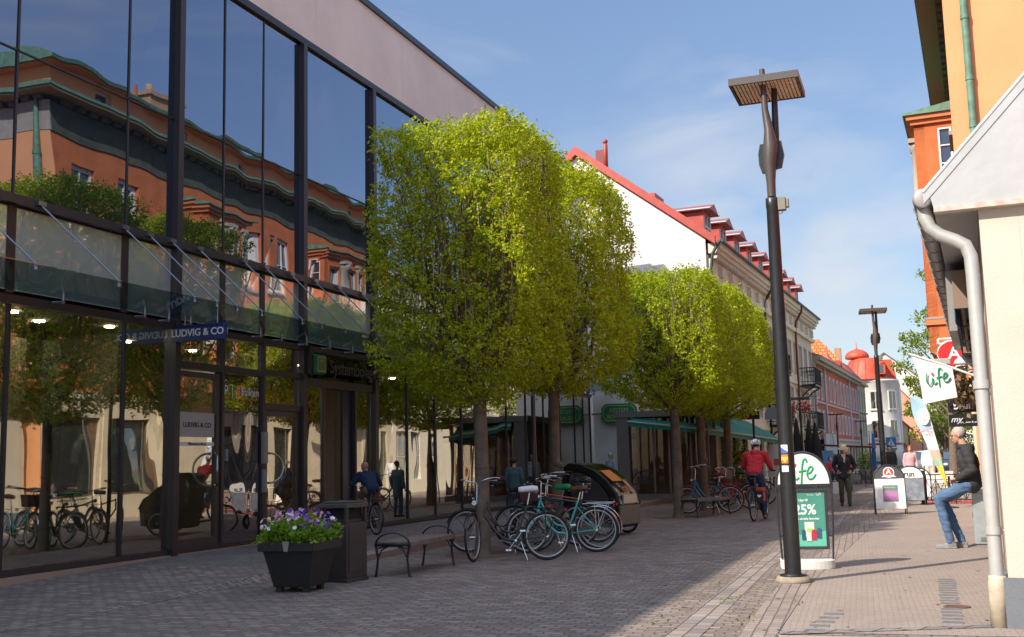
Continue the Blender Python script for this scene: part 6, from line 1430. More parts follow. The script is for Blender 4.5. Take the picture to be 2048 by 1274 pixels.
    cbl = MB(MS); cbl.tube(spline([top+Vector((0, 0.22, 0.06)), top+Vector((0.14, 0.12, -0.02)), hd1+Vector((0.06, 0.01, -0.05)), hd0+Vector((0.02, 0, 0))], 5), 0.003, n=4); cbl.tube(spline([top+Vector((0, -0.22, 0.06)), top+Vector((0.15, -0.10, -0.04)), hd1+Vector((0.06, -0.01, -0.08)), hd0], 5), 0.003, n=4)
    obj('cable', cbl, rub, ho)
    sx = 0.24; s_ = MB(); n = 12
    prof = [(-0.13, 0.085, -0.005), (-0.12, 0.10, 0.02), (-0.05, 0.10, 0.03), (0.02, 0.055, 0.022), (0.10, 0.028, 0.018), (0.155, 0.020, 0.008)]
    vs = []
    for (x, w_, zt) in prof:
        for k in range(n):
            a = 2*PI*k/n; vs.append((sx+x, w_*math.cos(a), sad+(zt if math.sin(a) > 0 else -0.012)+0.028*math.sin(a)))
    fs = [(i*n+k, i*n+(k+1) % n, (i+1)*n+(k+1) % n, (i+1)*n+k) for i in range(len(prof)-1) for k in range(n)]+[tuple(range(n)), tuple((len(prof)-1)*n+k for k in range(n))]
    s_._add(vs, fs, True)
    so_ = obj('saddle', s_, saddlem or blk, t)
    obj('seat_post', MB().tube([st, Vector((0.235, 0, sad-0.05))], 0.012, n=8).ring((0.14, 0.04, sad-0.055), (0, 0, 1), 0.02, 0.006, 10, 4).ring((0.14, -0.04, sad-0.055), (0, 0, 1), 0.02, 0.006, 10, 4), chrome, so_)
    ck = MB(); ck.ring(bb+Vector((0, -0.05, 0)), (0, 1, 0), 0.085, 0.006, 20, 5).tube([bb+Vector((0, -0.06, 0)), bb+Vector((0.10, -0.065, -0.13))], 0.010, n=6).tube([bb+Vector((0, 0.06, 0)), bb+Vector((-0.10, 0.065, 0.13))], 0.010, n=6).tube([bb+Vector((0, -0.07, 0)), bb+Vector((0, 0.07, 0))], 0.018, n=8)
    ck.box(bb.x+0.06, bb.x+0.14, -0.16, -0.075, bb.z-0.145, bb.z-0.12); ck.box(bb.x-0.14, bb.x-0.06, 0.075, 0.16, bb.z+0.12, bb.z+0.145)
    obj('crank', ck, chrome, t)
    if guard:
        cg = MB(); cg.prism([(bb.x+0.10, bb.z+0.03), (bb.x+0.02, bb.z+0.10), (bb.x-0.12, bb.z+0.09), (-0.03, rw+0.045), (-0.05, rw-0.03), (bb.x-0.1, bb.z-0.06), (bb.x+0.06, bb.z-0.07)], -0.068, -0.056, 'y'); obj('chain_guard', cg, fe if fender is None else blk, t)
    else: obj('chain', MB().tube([(bb.x, -0.05, bb.z+0.085), (0, -0.05, rw+0.035)], 0.004, n=4).tube([(bb.x, -0.05, bb.z-0.085), (0, -0.05, rw-0.035)], 0.004, n=4), rub, t)
    if rack is not False:
        rk = MB()
        for y in (-0.065, 0, 0.065): rk.tube([(0.20, y, 0.745), (-0.26, y, 0.745)], 0.006, n=5)
        rk.tube([(-0.26, -0.065, 0.745), (-0.27, 0, 0.745), (-0.26, 0.065, 0.745)], 0.006, n=5)
        for xx in (0.1, -0.05, -0.2): rk.tube([(xx, -0.065, 0.745), (xx, 0.065, 0.745)], 0.005, n=5)
        for s in (-1, 1): rk.tube([(-0.18, s*0.065, 0.745), (0.0, s*0.06, rw)], 0.006, n=5); rk.tube([(0.02, s*0.065, 0.745), (0.0, s*0.06, rw)], 0.006, n=5)
        obj('rack', rk, rack or blk, t)
        obj('rear_light', MB().box(-0.30, -0.275, -0.03, 0.03, 0.69, 0.735), mat('reflector', (0.45, 0.01, 0.01), 0.3), t, bev=0.004)
    if light: obj('headlight', MB(MS).tube([hd1+Vector((0.07, 0, -0.01)), hd1+Vector((0.12, 0, -0.01))], [0.03, 0.038], n=10).tube([hd1, hd1+Vector((0.08, 0, -0.01))], 0.008, n=5), chrome, t)
    if stand: obj('kickstand', MB().tube([bb+Vector((-0.08, 0.02, -0.02)), (0.30, 0.14, 0.005)], 0.008, n=6), chrome, t)
    if basket:
        kk = MB(MS); bz, bt = 0.80, 1.03; x0, x1, y0, y1 = 0.93, 1.22, -0.19, 0.19
        if basket == 'wire':
            for i in range(7):
                x = x0+(x1-x0)*i/6
                for y in (y0, y1): kk.tube([(x, y*0.85, bz), (x, y, bt)], 0.0035, n=4)
            for i in range(9):
                y = y0+(y1-y0)*i/8
                for x in (x0, x1): kk.tube([(x, y*0.85, bz), (x, y, bt)], 0.0035, n=4)
                kk.tube([(x0, y*0.85, bz), (x1, y*0.85, bz)], 0.0035, n=4)
            for z in (bz, (bz+bt)/2, bt): kk.tube([(x0, y0, z), (x1, y0, z), (x1, y1, z), (x0, y1, z), (x0, y0, z)], 0.005, n=4)
            obj('basket', kk, rub, t)
        else:
            frus2 = [(x0, y0*0.85, bz), (x1-0.03, y0*0.85, bz), (x1-0.03, y1*0.85, bz), (x0, y1*0.85, bz), (x0-0.02, y0, bt), (x1+0.02, y0, bt), (x1+0.02, y1, bt), (x0-0.02, y1, bt)]
            kk._add(frus2, [(0, 3, 2, 1), (0, 1, 5, 4), (1, 2, 6, 5), (2, 3, 7, 6), (3, 0, 4, 7)]); kk._add([tuple(Vector(q)*0.97+Vector((0.03, 0, 0.02))) for q in frus2], [(0, 3, 2, 1), (0, 1, 5, 4), (1, 2, 6, 5), (2, 3, 7, 6), (3, 0, 4, 7)])
            obj('basket', kk, basket, t)
    return t
wine = mat('wine_crate', (0.055, 0.012, 0.014), 0.7); olive = mat('bike_brown', (0.035, 0.026, 0.020), 0.35, coat=0.3)
tq = mat('turquoise', (0.05, 0.48, 0.42), 0.4, coat=0.3)
bike('black step-through bicycle with a white saddle and high chrome handlebar, nearest in the row', (-5.22, 15.26), (-6.27, 14.80), olive, mat('saddle_white', (0.78, 0.77, 0.75), 0.6), lean=R(5), steer=R(70), hb=1.20, basket=rub if False else None, sad=1.02)
bike('black bicycle with a wire basket behind the nearest tree trunk', (-5.90, 16.66), (-6.93, 16.40), blk, blk, basket='wire', lean=R(-3), steer=R(-6))
bike('turquoise bicycle with a brown leather saddle and a dark red front basket', (-4.87, 16.62), (-5.93, 16.30), tq, mat('saddle_brown', (0.13, 0.035, 0.02), 0.45), fender=chrome, rack=chrome, basket=wine, lean=R(4), steer=R(12), hb=1.16)
bike('black bicycle with a tall black saddle and a silver rack behind the turquoise one', (-4.96, 17.10), (-6.02, 16.82), blk, blk, fender=chrome, rack=chrome, lean=R(3), style='diamond', bars='flat', sad=1.10)
bike('dark green bicycle with a bright green saddle cover, deep in the row', (-5.52, 17.80), (-6.56, 17.50), mat('dark_teal', (0.015, 0.06, 0.06), 0.4), mat('saddle_green', (0.0, 0.30, 0.10), 0.5), lean=R(-3), style='diamond', bars='flat')
bike('orange framed bicycle with upright bars at the back of the near row', (-5.40, 18.55), (-6.44, 18.25), mat('bike_orange', (0.45, 0.10, 0.02), 0.4), blk, lean=R(4), style='diamond', steer=R(25), hb=1.2)
bike('blue bicycle with red saddle, red mudguards and silver bars in front of the fourth tree', (-4.72, 28.35), (-5.78, 28.05), mat('bike_blue', (0.02, 0.25, 0.42), 0.4), mat('saddle_red', (0.30, 0.02, 0.02), 0.5), fender=mat('fender_red', (0.55, 0.03, 0.03), 0.4), rack=mat('rack_red', (0.50, 0.03, 0.03), 0.4), lean=R(4), steer=R(15), hb=1.2, group='bicycles at the far trees')
bike('black bicycle parked just beyond the blue and red one', (-4.55, 30.6), (-5.6, 30.3), blk, blk, lean=R(-4), group='bicycles at the far trees', basket='wire')
bike('dark red bicycle between the fourth and farthest clipped trees', (-4.5, 31.6), (-5.55, 31.4), mat('bike_maroon', (0.2, 0.01, 0.02), 0.4), blk, lean=R(4), group='bicycles at the far trees')
bike('black bicycle with a pale crate basket nearest the farthest clipped tree', (-4.45, 32.8), (-5.5, 32.6), blk, blk, lean=R(-3), group='bicycles at the far trees', basket=mat('crate_pale', (0.4, 0.3, 0.2), 0.7))

# cargo bicycle with hood
CG = thing('cargo_bicycle', 'cargo tricycle with a big black hooded child box behind the parked bicycles', 'cargo bicycle', (-5.90, 20.6, 0), R(-16))
hoodm = mat('hood_black', (0.010, 0.010, 0.012), 0.7, bump=0.004, bscale=20)
prof = [(-0.62, 0.55), (-0.64, 1.0), (-0.60, 1.30), (-0.48, 1.37), (-0.2, 1.34), (0.1, 1.22), (0.36, 1.03), (0.55, 0.80), (0.62, 0.58)]
def shell(b, pts, y0, y1, th):
    n = len(pts)
    for i in range(n-1):
        (x0, z0), (x1, z1) = pts[i], pts[i+1]
        dx, dz = x1-x0, z1-z0; l = math.hypot(dx, dz); nx, nz = dz/l*th, -dx/l*th
        b.prism([(x0, z0), (x1, z1), (x1+nx, z1+nz), (x0+nx, z0+nz)], y0, y1, 'y')
hb_ = MB()
for y0 in (-0.42, 0.34): shell(hb_, prof, y0, y0+0.08, 0.12)
hb_.box(-0.64, 0.60, -0.42, 0.42, 0.50, 0.60)
obj('hood_frame', hb_, hoodm, CG, bev=0.006)
hc = MB(); shell(hc, prof[:5], -0.34, 0.34, 0.02); obj('hood_cover', hc, hoodm, CG)
hw_ = MB(); shell(hw_, prof[4:], -0.338, 0.338, 0.015); obj('clear_cover', hw_, glass('vinyl', tint=(0.30, 0.33, 0.37), f0=0.10, f1=0.35, wav=0.03, wscale=2.5), CG)
obj('stripe', MB().prism([(0.13, 1.215), (0.40, 1.01), (0.405, 1.018), (0.135, 1.223)], -0.25, 0.1, 'y'), mat('stripe_orange', (0.7, 0.22, 0.04), 0.5), CG)
obj('side_panel', MB().prism([(x*0.97, z-0.02) for x, z in prof], -0.375, -0.365, 'y'), hoodm, CG)
sw = MB(); sw.prism([(x*0.72-0.03, 0.64+(z-0.60)*0.72) for x, z in prof[1:]]+[(-0.40, 0.65)], -0.425, -0.42, 'y'); obj('side_window', sw, glass('vinyl_side', trans=False, f0=0.10, f1=0.3, wav=0.02, wscale=3, base=(0.07, 0.07, 0.065)), CG)
obj('box', MB().prism([(-0.60, 0.52), (-0.48, 0.14), (0.50, 0.14), (0.60, 0.52)], -0.36, 0.36, 'y'), mat('box_black', (0.015, 0.014, 0.014), 0.5), CG, bev=0.01)
obj('front_panel', MB().box(0.575, 0.625, -0.37, 0.37, 0.20, 0.56), mat('panel_beige', (0.15, 0.12, 0.09), 0.45), CG, bev=0.01)
obj('front_window', MB().box(0.60, 0.63, -0.24, 0.24, 0.60, 0.76), mat('panel_silver', (0.45, 0.42, 0.38), 0.3, metal=0.5), CG)
for y in (-0.44, 0.44): wheel(CG, Vector((0.28, y, 0.26)), 0.26, det=False)
wheel(CG, Vector((-1.25, 0, 0.33)), 0.33, det=False)
obj('frame', MB().tube([(-0.55, 0, 0.25), (-0.95, 0, 0.3), (-1.25, 0.05, 0.33)], 0.022, n=8).tube([(-0.95, 0, 0.3), (-1.08, 0, 0.85)], 0.018, n=8).tube([(-0.60, 0, 0.5), (-0.62, 0, 1.0), (-0.75, 0.28, 1.05)], 0.014, n=6).tube([(-0.62, 0, 1.0), (-0.75, -0.28, 1.05)], 0.014, n=6), blk, CG)
obj('saddle', MB().ball((-1.10, 0, 0.92), (0.13, 0.09, 0.04), 12, 8), blk, CG)

# utility cabinet
CBN = thing('utility_cabinet', 'dented galvanised utility cabinet against the cream house wall, the seated man leaning on it', 'cabinet', (0.82, 17.98, 0), R(-2.6))
galv = mat('galv_cabinet', (0.42, 0.46, 0.48), 0.42, metal=0.4, var=0.22, vscale=5, bump=0.003, bscale=9)
obj('body', MB().box(-0.20, 0.13, -0.34, 0.34, 0.06, 0.80), galv, CBN, bev=0.006)
obj('lid', MB().prism([(-0.225, 0.803), (0.15, 0.803), (0.15, 0.86), (-0.225, 0.835)], -0.36, 0.36, 'y'), galv, CBN, bev=0.004)
obj('base', MB().box(-0.18, 0.12, -0.32, 0.32, 0.0, 0.058), mat('cabinet_base', (0.22, 0.20, 0.19), 0.8), CBN)
obj('vent', MB().box(-0.12, 0.06, -0.348, -0.341, 0.10, 0.16).box(-0.12, 0.06, -0.352, -0.349, 0.12, 0.135), mat('vent_dark', (0.2, 0.21, 0.22), 0.5, metal=0.4), CBN)
obj('latch', MB().box(-0.216, -0.201, -0.05, 0.0, 0.42, 0.50), chrome, CBN)
# ================================================================== people
def remeshed(name, mb, m, parent, voxel, smooth=4, wrinkle=0.0, wf=9.0):
    me = bpy.data.meshes.new('tmp'); me.from_pydata(mb.v, [], mb.f)
    bm = bmesh.new(); bm.from_mesh(me); bmesh.ops.recalc_face_normals(bm, faces=bm.faces); bm.to_mesh(me); bm.free()
    o = bpy.data.objects.new('tmp', me); COL.objects.link(o)
    r = o.modifiers.new('r', 'REMESH'); r.mode = 'VOXEL'; r.voxel_size = voxel
    s = o.modifiers.new('s', 'SMOOTH'); s.iterations = smooth; s.factor = 0.5
    dg = bpy.context.evaluated_depsgraph_get(); m2_ = bpy.data.meshes.new_from_object(o.evaluated_get(dg))
    bpy.data.objects.remove(o); m2_.name = name
    if wrinkle > 0:
        m2_.calc_loop_triangles(); nn = [v.normal.copy() for v in m2_.vertices]
        for v, n in zip(m2_.vertices, nn):
            c = v.co; k = noise.noise(Vector((c.x*wf, c.y*wf, c.z*wf*1.8)))+0.6*noise.noise(Vector((c.x*wf*0.6+5, c.y*wf*0.6, c.z*wf*3.2)))
            v.co = c+n*k*wrinkle
    m2_.materials.clear(); m2_.materials.append(m)
    for p_ in m2_.polygons: p_.use_smooth = True
    return obj(name, m2_, None, parent)
def limb(b, pts, rs, n=12):
    pts = [Vector(p) for p in pts]
    for i in range(len(pts)-1):
        b.tube([pts[i], pts[i+1]], [rs[i], rs[i+1]], n=n)
    for p, r in zip(pts, rs): b.ball(p, r, n, 8)
    return b
def hand(b, wr, d, up_, side, curl=0.5, s=1.0):
    """palm and five fingers; d along the hand, up_ = back of the hand, side = thumb side"""
    d = Vector(d).normalized(); up_ = Vector(up_); up_ = (up_-d*up_.dot(d)).normalized(); sd = d.cross(up_).normalized()*side
    wr = Vector(wr); pc = wr+d*0.085*s
    for k in (-1, -0.33, 0.33, 1): limb(b, [wr+sd*k*0.018*s, pc+sd*k*0.030*s], [0.018*s, 0.014*s], 8)
    for k, L_ in ((1, 0.070), (0.36, 0.078), (-0.30, 0.072), (-0.95, 0.057)):
        p0 = pc+sd*k*0.031*s; a1 = curl*0.7; a2 = curl*1.7
        p1 = p0+(d*math.cos(a1)-up_*math.sin(a1))*L_*0.5*s; p2 = p1+(d*math.cos(a2)-up_*math.sin(a2))*L_*0.5*s
        limb(b, [p0, p1, p2], [0.0100*s, 0.0090*s, 0.0078*s], 8)
    t0 = wr+sd*0.026*s+d*0.03*s; t1 = t0+(sd*0.8+d*0.7-up_*0.3).normalized()*0.04*s; t2 = t1+(d*0.9+sd*0.15-up_*0.5).normalized()*0.034*s
    limb(b, [t0, t1, t2], [0.0135*s, 0.011*s, 0.0085*s], 8)
def head(b, c, yaw=0.0, pitch=0.0, s=1.0):
    """face looks along +X before yaw/pitch"""
    M = Matrix.Translation(c) @ Matrix.Rotation(yaw, 4, 'Z') @ Matrix.Rotation(pitch, 4, 'Y') @ Matrix.Scale(s, 4)
    h = MB(M)
    h.ball((-0.012, 0, 0.022), (0.098, 0.077, 0.098), 18, 14)       # skull
    h.ball((0.022, 0, -0.035), (0.068, 0.058, 0.078), 16, 12)       # face
    h.ball((0.055, 0, -0.092), (0.028, 0.026, 0.022), 10, 8)        # chin
    h.tube([(0.085, 0, 0.012), (0.105, 0, -0.018), (0.112, 0, -0.032)], [0.009, 0.011, 0.014], n=8)   # nose
    h.ball((0.076, 0.0, 0.022), (0.018, 0.050, 0.012), 10, 6)       # brow
    h.ball((0.086, 0, -0.062), (0.010, 0.022, 0.007), 8, 6); h.ball((0.083, 0, -0.073), (0.011, 0.020, 0.006), 8, 6)    # lips
    for sg in (-1, 1):
        h.ball((-0.008, sg*0.078, -0.010), (0.018, 0.009, 0.030), 8, 8); h.ball((0.055, sg*0.035, -0.03), (0.025, 0.018, 0.02), 8, 6)
    b.v += h.v; n0 = len(b.v)-len(h.v); b.f += [tuple(i+n0 for i in f) for f in h.f]; b.sm += h.sm; b.mi += h.mi
    return M
def shoe(b, an, toe_dir, s=1.0, z0=0.0, pitch=0.0):
    d = Vector(toe_dir); d.z = 0; d.normalize(); sd = Vector((-d.y, d.x, 0)); an = Vector(an)
    base = Vector((an.x, an.y, z0))
    M = Matrix(((d.x, sd.x, 0, base.x), (d.y, sd.y, 0, base.y), (0, 0, 1, base.z), (0, 0, 0, 1))) @ Matrix.Rotation(pitch, 4, 'Y')
    h = MB(M)
    h.ball((0.12, 0, 0.038), (0.095, 0.046, 0.036), 12, 8); h.ball((0.02, 0, 0.048), (0.09, 0.040, 0.046), 12, 8); h.ball((-0.05, 0, 0.045), (0.035, 0.034, 0.045), 12, 8); h.tube([(-0.02, 0, 0.05), (-0.015, 0, 0.11)], [0.042, 0.042], n=10)
    h.prism([(-0.085, -0.03), (0.05, -0.043), (0.15, -0.044), (0.21, -0.02), (0.21, 0.02), (0.15, 0.044), (0.05, 0.043), (-0.085, 0.03)], 0.002, 0.026, 'z')
    b.v += h.v; n0 = len(b.v)-len(h.v); b.f += [tuple(i+n0 for i in f) for f in h.f]; b.sm += h.sm; b.mi += h.mi
skin = mat('skin', (0.56, 0.32, 0.23), 0.5, var=0.08, vscale=20)
def person(label, loc, rz, J, top, bottom, shoes, vox=0.010, hair=None, hair_kind='short', head_yaw=0.0, head_pitch=0.0, hood=False, hands=(('R', 0.5), ('L', 0.5)), sleeves=1.0, wr=0.006, hem=None, toe=None, shoe_z=(0, 0), shoe_pitch=(0, 0), scale=1.0, sk=None, bulk=1.0):
    sk = sk or skin
    t = thing('person', label, 'person', loc, rz); t.scale = (scale,)*3
    V = {k: Vector(v) for k, v in J.items()}
    b = MB()
    limb(b, [V['pel'], V['wst'], V['chs']], [0.115, 0.105, 0.125]); limb(b, [V['chs']+Vector((0, 0, 0.05)), V['nck'], V['hed']+(V['nck']-V['hed'])*0.3], [0.09, 0.058, 0.052])
    HM = head(b, V['hed'], head_yaw, head_pitch)
    for s in 'LR':
        limb(b, [V['sh'+s], V['el'+s], V['wr'+s]], [0.052, 0.040, 0.026]); limb(b, [V['chs'], V['sh'+s]], [0.09, 0.055])
        limb(b, [V['hp'+s], V['kn'+s], V['an'+s]], [0.085, 0.052, 0.036])
    for s, curl in hands:
        d = V['wr'+s]-V['el'+s]; 
        if 'hd'+s in V: d = V['hd'+s]
        upv = V.get('up'+s, Vector((0, 1 if s == 'L' else -1, 0)))
        hand(b, V['wr'+s], d, upv, 1 if s == 'L' else -1, curl)
    remeshed('body', b, sk, t, min(vox, 0.007) if vox < 0.011 else vox, 2)
    c = MB(); k = bulk
    fwd = Vector((1, 0, 0))
    lat = (V['shL']-V['shR']); lat.z = lat.z; wv = lat.length
    for a in (-1, 1):
        limb(c, [V['pel']+lat*a*0.14, V['wst']+lat*a*0.13, V['chs']+lat*a*0.17, V['nck'].lerp(V['sh'+('L' if a > 0 else 'R')], 0.55)-Vector((0, 0, 0.02))], [0.120*k, 0.118*k, 0.128*k, 0.072])
    limb(c, [V['pel'], V['wst'], V['chs'], V['nck']-Vector((0, 0, 0.05))], [0.125*k, 0.122*k, 0.135*k, 0.085])
    for s in 'LR':
        limb(c, [V['nck'].lerp(V['sh'+s], 0.5)-Vector((0, 0, 0.03)), V['sh'+s], V['el'+s], V['wr'+s].lerp(V['el'+s], 0.06)], [0.075, 0.078*k, 0.060*k, 0.045*k])
    if hem: limb(c, [V['pel']+lat*0.12, Vector(hem)+lat*0.12], [0.125*k, 0.13*k]); limb(c, [V['pel']-lat*0.12, Vector(hem)-lat*0.12], [0.125*k, 0.13*k])
    if hood: limb(c, [V['nck']+Vector((-0.06, -0.05, 0.0)), V['nck']+Vector((-0.075, 0, -0.02)), V['nck']+Vector((-0.06, 0.05, 0.0))], [0.062, 0.070, 0.062]); c.ball(V['nck']+Vector((0.01, 0, 0.01)), (0.09, 0.085, 0.05), 12, 8)
    else: c.ball(V['nck']+Vector((0, 0, -0.01)), (0.072, 0.072, 0.04), 12, 8)
    remeshed('jacket', c, top, t, vox*1.15, 4, wr)
    q = MB()
    limb(q, [V['hpL'], V['pel'], V['hpR']], [0.108, 0.122, 0.108]); limb(q, [V['pel'], V['wst']], [0.118, 0.108])
    for s in 'LR': limb(q, [V['hp'+s], V['hp'+s].lerp(V['kn'+s], 0.5), V['kn'+s], V['kn'+s].lerp(V['an'+s], 0.5), V['an'+s].lerp(V['kn'+s], 0.02)], [0.106, 0.088, 0.072, 0.066, 0.058])
    remeshed('trousers', q, bottom, t, vox*1.15, 4, wr)
    for i, s in enumerate('LR'):
        w_ = MB(); shoe(w_, V['an'+s], (toe or {}).get(s, (1, 0, 0)), z0=shoe_z[i], pitch=shoe_pitch[i]); remeshed('shoe', w_, shoes, t, vox*0.9 if vox < 0.011 else vox, 1)
    if hair is not None:
        h = MB(HM)
        if hair_kind == 'short': h.ball((-0.028, 0, 0.034), (0.096, 0.084, 0.096), 16, 12)
        elif hair_kind == 'fringe': h.ball((-0.030, 0, 0.012), (0.086, 0.083, 0.085), 16, 12)
        elif hair_kind == 'long': h.ball((-0.022, 0, 0.034), (0.104, 0.088, 0.100), 16, 12).ball((-0.06, 0, -0.06), (0.06, 0.08, 0.10), 12, 8)
        elif hair_kind == 'buns': h.ball((-0.022, 0, 0.034), (0.104, 0.088, 0.100), 16, 12).ball((-0.05, 0.07, 0.05), 0.055, 10, 8).ball((-0.05, -0.07, 0.05), 0.055, 10, 8)
        obj('hair', h, hair, t)
    if vox < 0.011:
        e = MB(HM)
        for sg in (-1, 1): e.ball((0.080, sg*0.030, 0.0), (0.008, 0.012, 0.007), 10, 8)
        obj('eye', e, mat('eye_dark', (0.03, 0.025, 0.02), 0.2), t)
    return t, V, HM
ST = dict(pel=(0, 0, .95), wst=(0, 0, 1.08), chs=(0, 0, 1.27), nck=(0, 0, 1.46), hed=(0.02, 0, 1.63), shL=(0, .185, 1.40), shR=(0, -.185, 1.40), elL=(-.03, .25, 1.13), elR=(-.03, -.25, 1.13), wrL=(.05, .24, .88), wrR=(.05, -.24, .88),
          hpL=(0, .085, .90), hpR=(0, -.085, .90), knL=(.03, .10, .49), knR=(.03, -.10, .49), anL=(-.01, .10, .09), anR=(-.01, -.10, .09))
denim = mat('denim', (0.085, 0.16, 0.29), 0.85, var=0.35, vscale=7, bump=0.003, bscale=90); denim_d = mat('denim_dark', (0.03, 0.06, 0.14), 0.85, var=0.3, vscale=8)
dkgrey = mat('jacket_charcoal', (0.035, 0.033, 0.036), 0.85, var=0.2, vscale=9, bump=0.003, bscale=50)
gshoe = mat('shoe_grey', (0.24, 0.24, 0.24), 0.7, var=0.3, vscale=16); bshoe = mat('shoe_black', (0.015, 0.015, 0.016), 0.6)
# 1. the man perched on the cabinet, in profile, looking down the street to the left
J = dict(pel=(-.04, 0, .92), wst=(-.03, 0, 1.06), chs=(-.01, 0, 1.25), nck=(.02, 0, 1.45), hed=(.10, 0, 1.625), shL=(-.02, .19, 1.385), shR=(-.02, -.19, 1.385), elL=(-.07, .26, 1.12), elR=(-.06, -.24, 1.12), wrL=(.15, .17, 1.0), wrR=(.16, -.15, .99), hdL=(0.7, -0.7, -0.15), hdR=(0.7, 0.7, -0.15), upL=(0, 0, 1), upR=(0, 0, 1),
         hpL=(.02, .09, .90), hpR=(.02, -.09, .90), knL=(.40, .11, .66), knR=(.36, -.12, .72), anL=(.34, .11, .10), anR=(.12, -.16, .12))
J['anL'] = (.30, .10, .10); J['anR'] = (.16, -.12, .11); J['knR'] = (.38, -.13, .69); J['knL'] = (.42, .11, .72)
m1_, V, HM = person('white haired man in glasses, charcoal jacket and jeans perched on the grey cabinet', (0.58, 17.62, 0), R(176), J, dkgrey, denim, gshoe, vox=0.009, hair=mat('hair_white', (0.42, 0.39, 0.36), 0.8, bump=0.003, bscale=80), hair_kind='short', head_yaw=R(4), head_pitch=R(10), hood=True, hands=(('L', 0.9), ('R', 0.8)), wr=0.011, bulk=1.12, scale=1.02)
gl = MB(HM)
for sg in (-1, 1):
    gl.ring((0.098, sg*0.033, 0.0), (1, 0, 0), 0.022, 0.0022, 16, 4); gl.tube([(0.098, sg*0.055, 0.005), (0.05, sg*0.080, 0.006), (-0.01, sg*0.084, 0.0)], 0.0022, n=4)
gl.tube([(0.10, -0.012, 0.003), (0.10, 0.012, 0.003)], 0.002, n=4)
obj('glasses', gl, mat('glasses_m', (0.12, 0.02, 0.02), 0.3), m1_)

# 2. cyclist in red, riding away
cyb = bike('grey city bicycle ridden away by the cyclist in red', (-3.60, 24.55), (-3.50, 25.6), mat('bike_grey', (0.15, 0.17, 0.2), 0.4), blk, style='diamond', bars='flat', stand=False, group=None, hb=1.12, sad=0.99)
J = dict(pel=(0.24, 0, 1.06), wst=(.30, 0, 1.16), chs=(.40, 0, 1.33), nck=(.48, 0, 1.50), hed=(.56, 0, 1.66), shL=(.43, .20, 1.45), shR=(.43, -.20, 1.45), elL=(.50, .30, 1.20), elR=(.50, -.30, 1.20), wrL=(.74, .27, 1.14), wrR=(.74, -.27, 1.14), hdL=(1, -0.1, -0.1), hdR=(1, 0.1, -0.1), upL=(0, 0, 1), upR=(0, 0, 1),
         hpL=(.25, .10, 1.02), hpR=(.25, -.10, 1.02), knL=(.62, .14, .82), knR=(.50, -.15, .58), anL=(.38, .12, .50), anR=(.52, -.12, .20))
redj = mat('jacket_red', (0.52, 0.012, 0.025), 0.75, var=0.12, vscale=5)
m2_, V, HM = person('cyclist in a red jacket, dark jeans and white helmet riding away down the street', (-3.60, 24.55, 0), math.atan2(1.05, 0.10), J, redj, denim_d, bshoe, vox=0.0095, hair=mat('hair_dark', (0.03, 0.022, 0.018), 0.8), head_pitch=R(8), hood=True, hands=(('L', 1.2), ('R', 1.2)), wr=0.009, shoe_z=(0.40, 0.10), bulk=1.02)
hl = MB(HM); hl.ball((-0.015, 0, 0.060), (0.135, 0.104, 0.085), 18, 10)
obj('helmet', hl, mat('helmet_white', (0.65, 0.68, 0.74), 0.35), m2_)
hv = MB(HM)
for y in (-0.05, 0, 0.05): hv.tube([(-0.14, y, 0.05), (-0.08, y, 0.125), (0.0, y, 0.148-abs(y)*0.3)], 0.012, n=6)
obj('helmet_vent', hv, rub, m2_)
pn_ = thing('pannier', 'black and red pannier bag on the right side of the ridden grey bicycle', 'bag', (-3.42, 24.50, 0.40), math.atan2(1.05, 0.10))
obj('bag', MB().box(-0.14, 0.16, -0.06, 0.06, 0.0, 0.32), mat('pannier_black', (0.02, 0.02, 0.022), 0.7), pn_, bev=0.02)
obj('flap', MB().box(-0.145, 0.165, -0.075, 0.065, 0.26, 0.335).box(-0.1, 0.12, -0.08, -0.062, 0.04, 0.25), mat('pannier_red', (0.45, 0.03, 0.015), 0.6), pn_, bev=0.008)
obj('mark', MB().prism([(-0.0, 0.12), (0.045, 0.16), (0.035, 0.19), (0.0, 0.175), (-0.035, 0.19), (-0.045, 0.16)], -0.148, -0.142, 'x'), MATS['print_white'], pn_)

# 3. man in hat walking towards us
J = dict(ST); J.update(anL=(.10, .10, .09), anR=(-.10, -.12, .10), knL=(.10, .10, .49), knR=(.02, -.11, .49), elL=(-.10, .29, 1.15), elR=(-.10, -.29, 1.15), wrL=(.04, .20, .99), wrR=(.04, -.20, .99), hed=(.05, 0, 1.62), hdL=(0.6, -0.5, -0.4), hdR=(0.6, 0.5, -0.4))
navy = mat('jacket_navy', (0.014, 0.015, 0.026), 0.75, var=0.3, vscale=6)
m3_, V, HM = person('older man in pale bucket hat, navy jacket and olive trousers walking towards the camera', (-2.11, 31.65, 0), R(-88), J, navy, mat('olive_trousers', (0.085, 0.075, 0.045), 0.85, var=0.2, vscale=6), bshoe, vox=0.0105, hair=mat('hair_grey', (0.4, 0.38, 0.36), 0.8), head_pitch=R(18), hands=(('L', 0.6), ('R', 0.6)), wr=0.009, hem=(0, 0, 0.84), bulk=1.08, scale=0.955)
ht = MB(HM); ht.lathe([(0.165, 0.015), (0.15, 0.035), (0.108, 0.060), (0.100, 0.115), (0.085, 0.140), (0.0, 0.148)], (-0.01, 0, 0.0), 24)
obj('hat', ht, mat('hat_beige', (0.52, 0.47, 0.36), 0.85, var=0.15, vscale=20), m3_)
obj('scarf', MB().tube([(0.09, 0.03, 1.47), (0.13, 0.02, 1.38), (0.135, 0.015, 1.24)], [0.03, 0.035, 0.02], n=8).tube([(0.09, -0.03, 1.47), (0.13, -0.02, 1.40)], [0.03, 0.025], n=8), mat('scarf_beige', (0.5, 0.45, 0.36), 0.9), m3_)

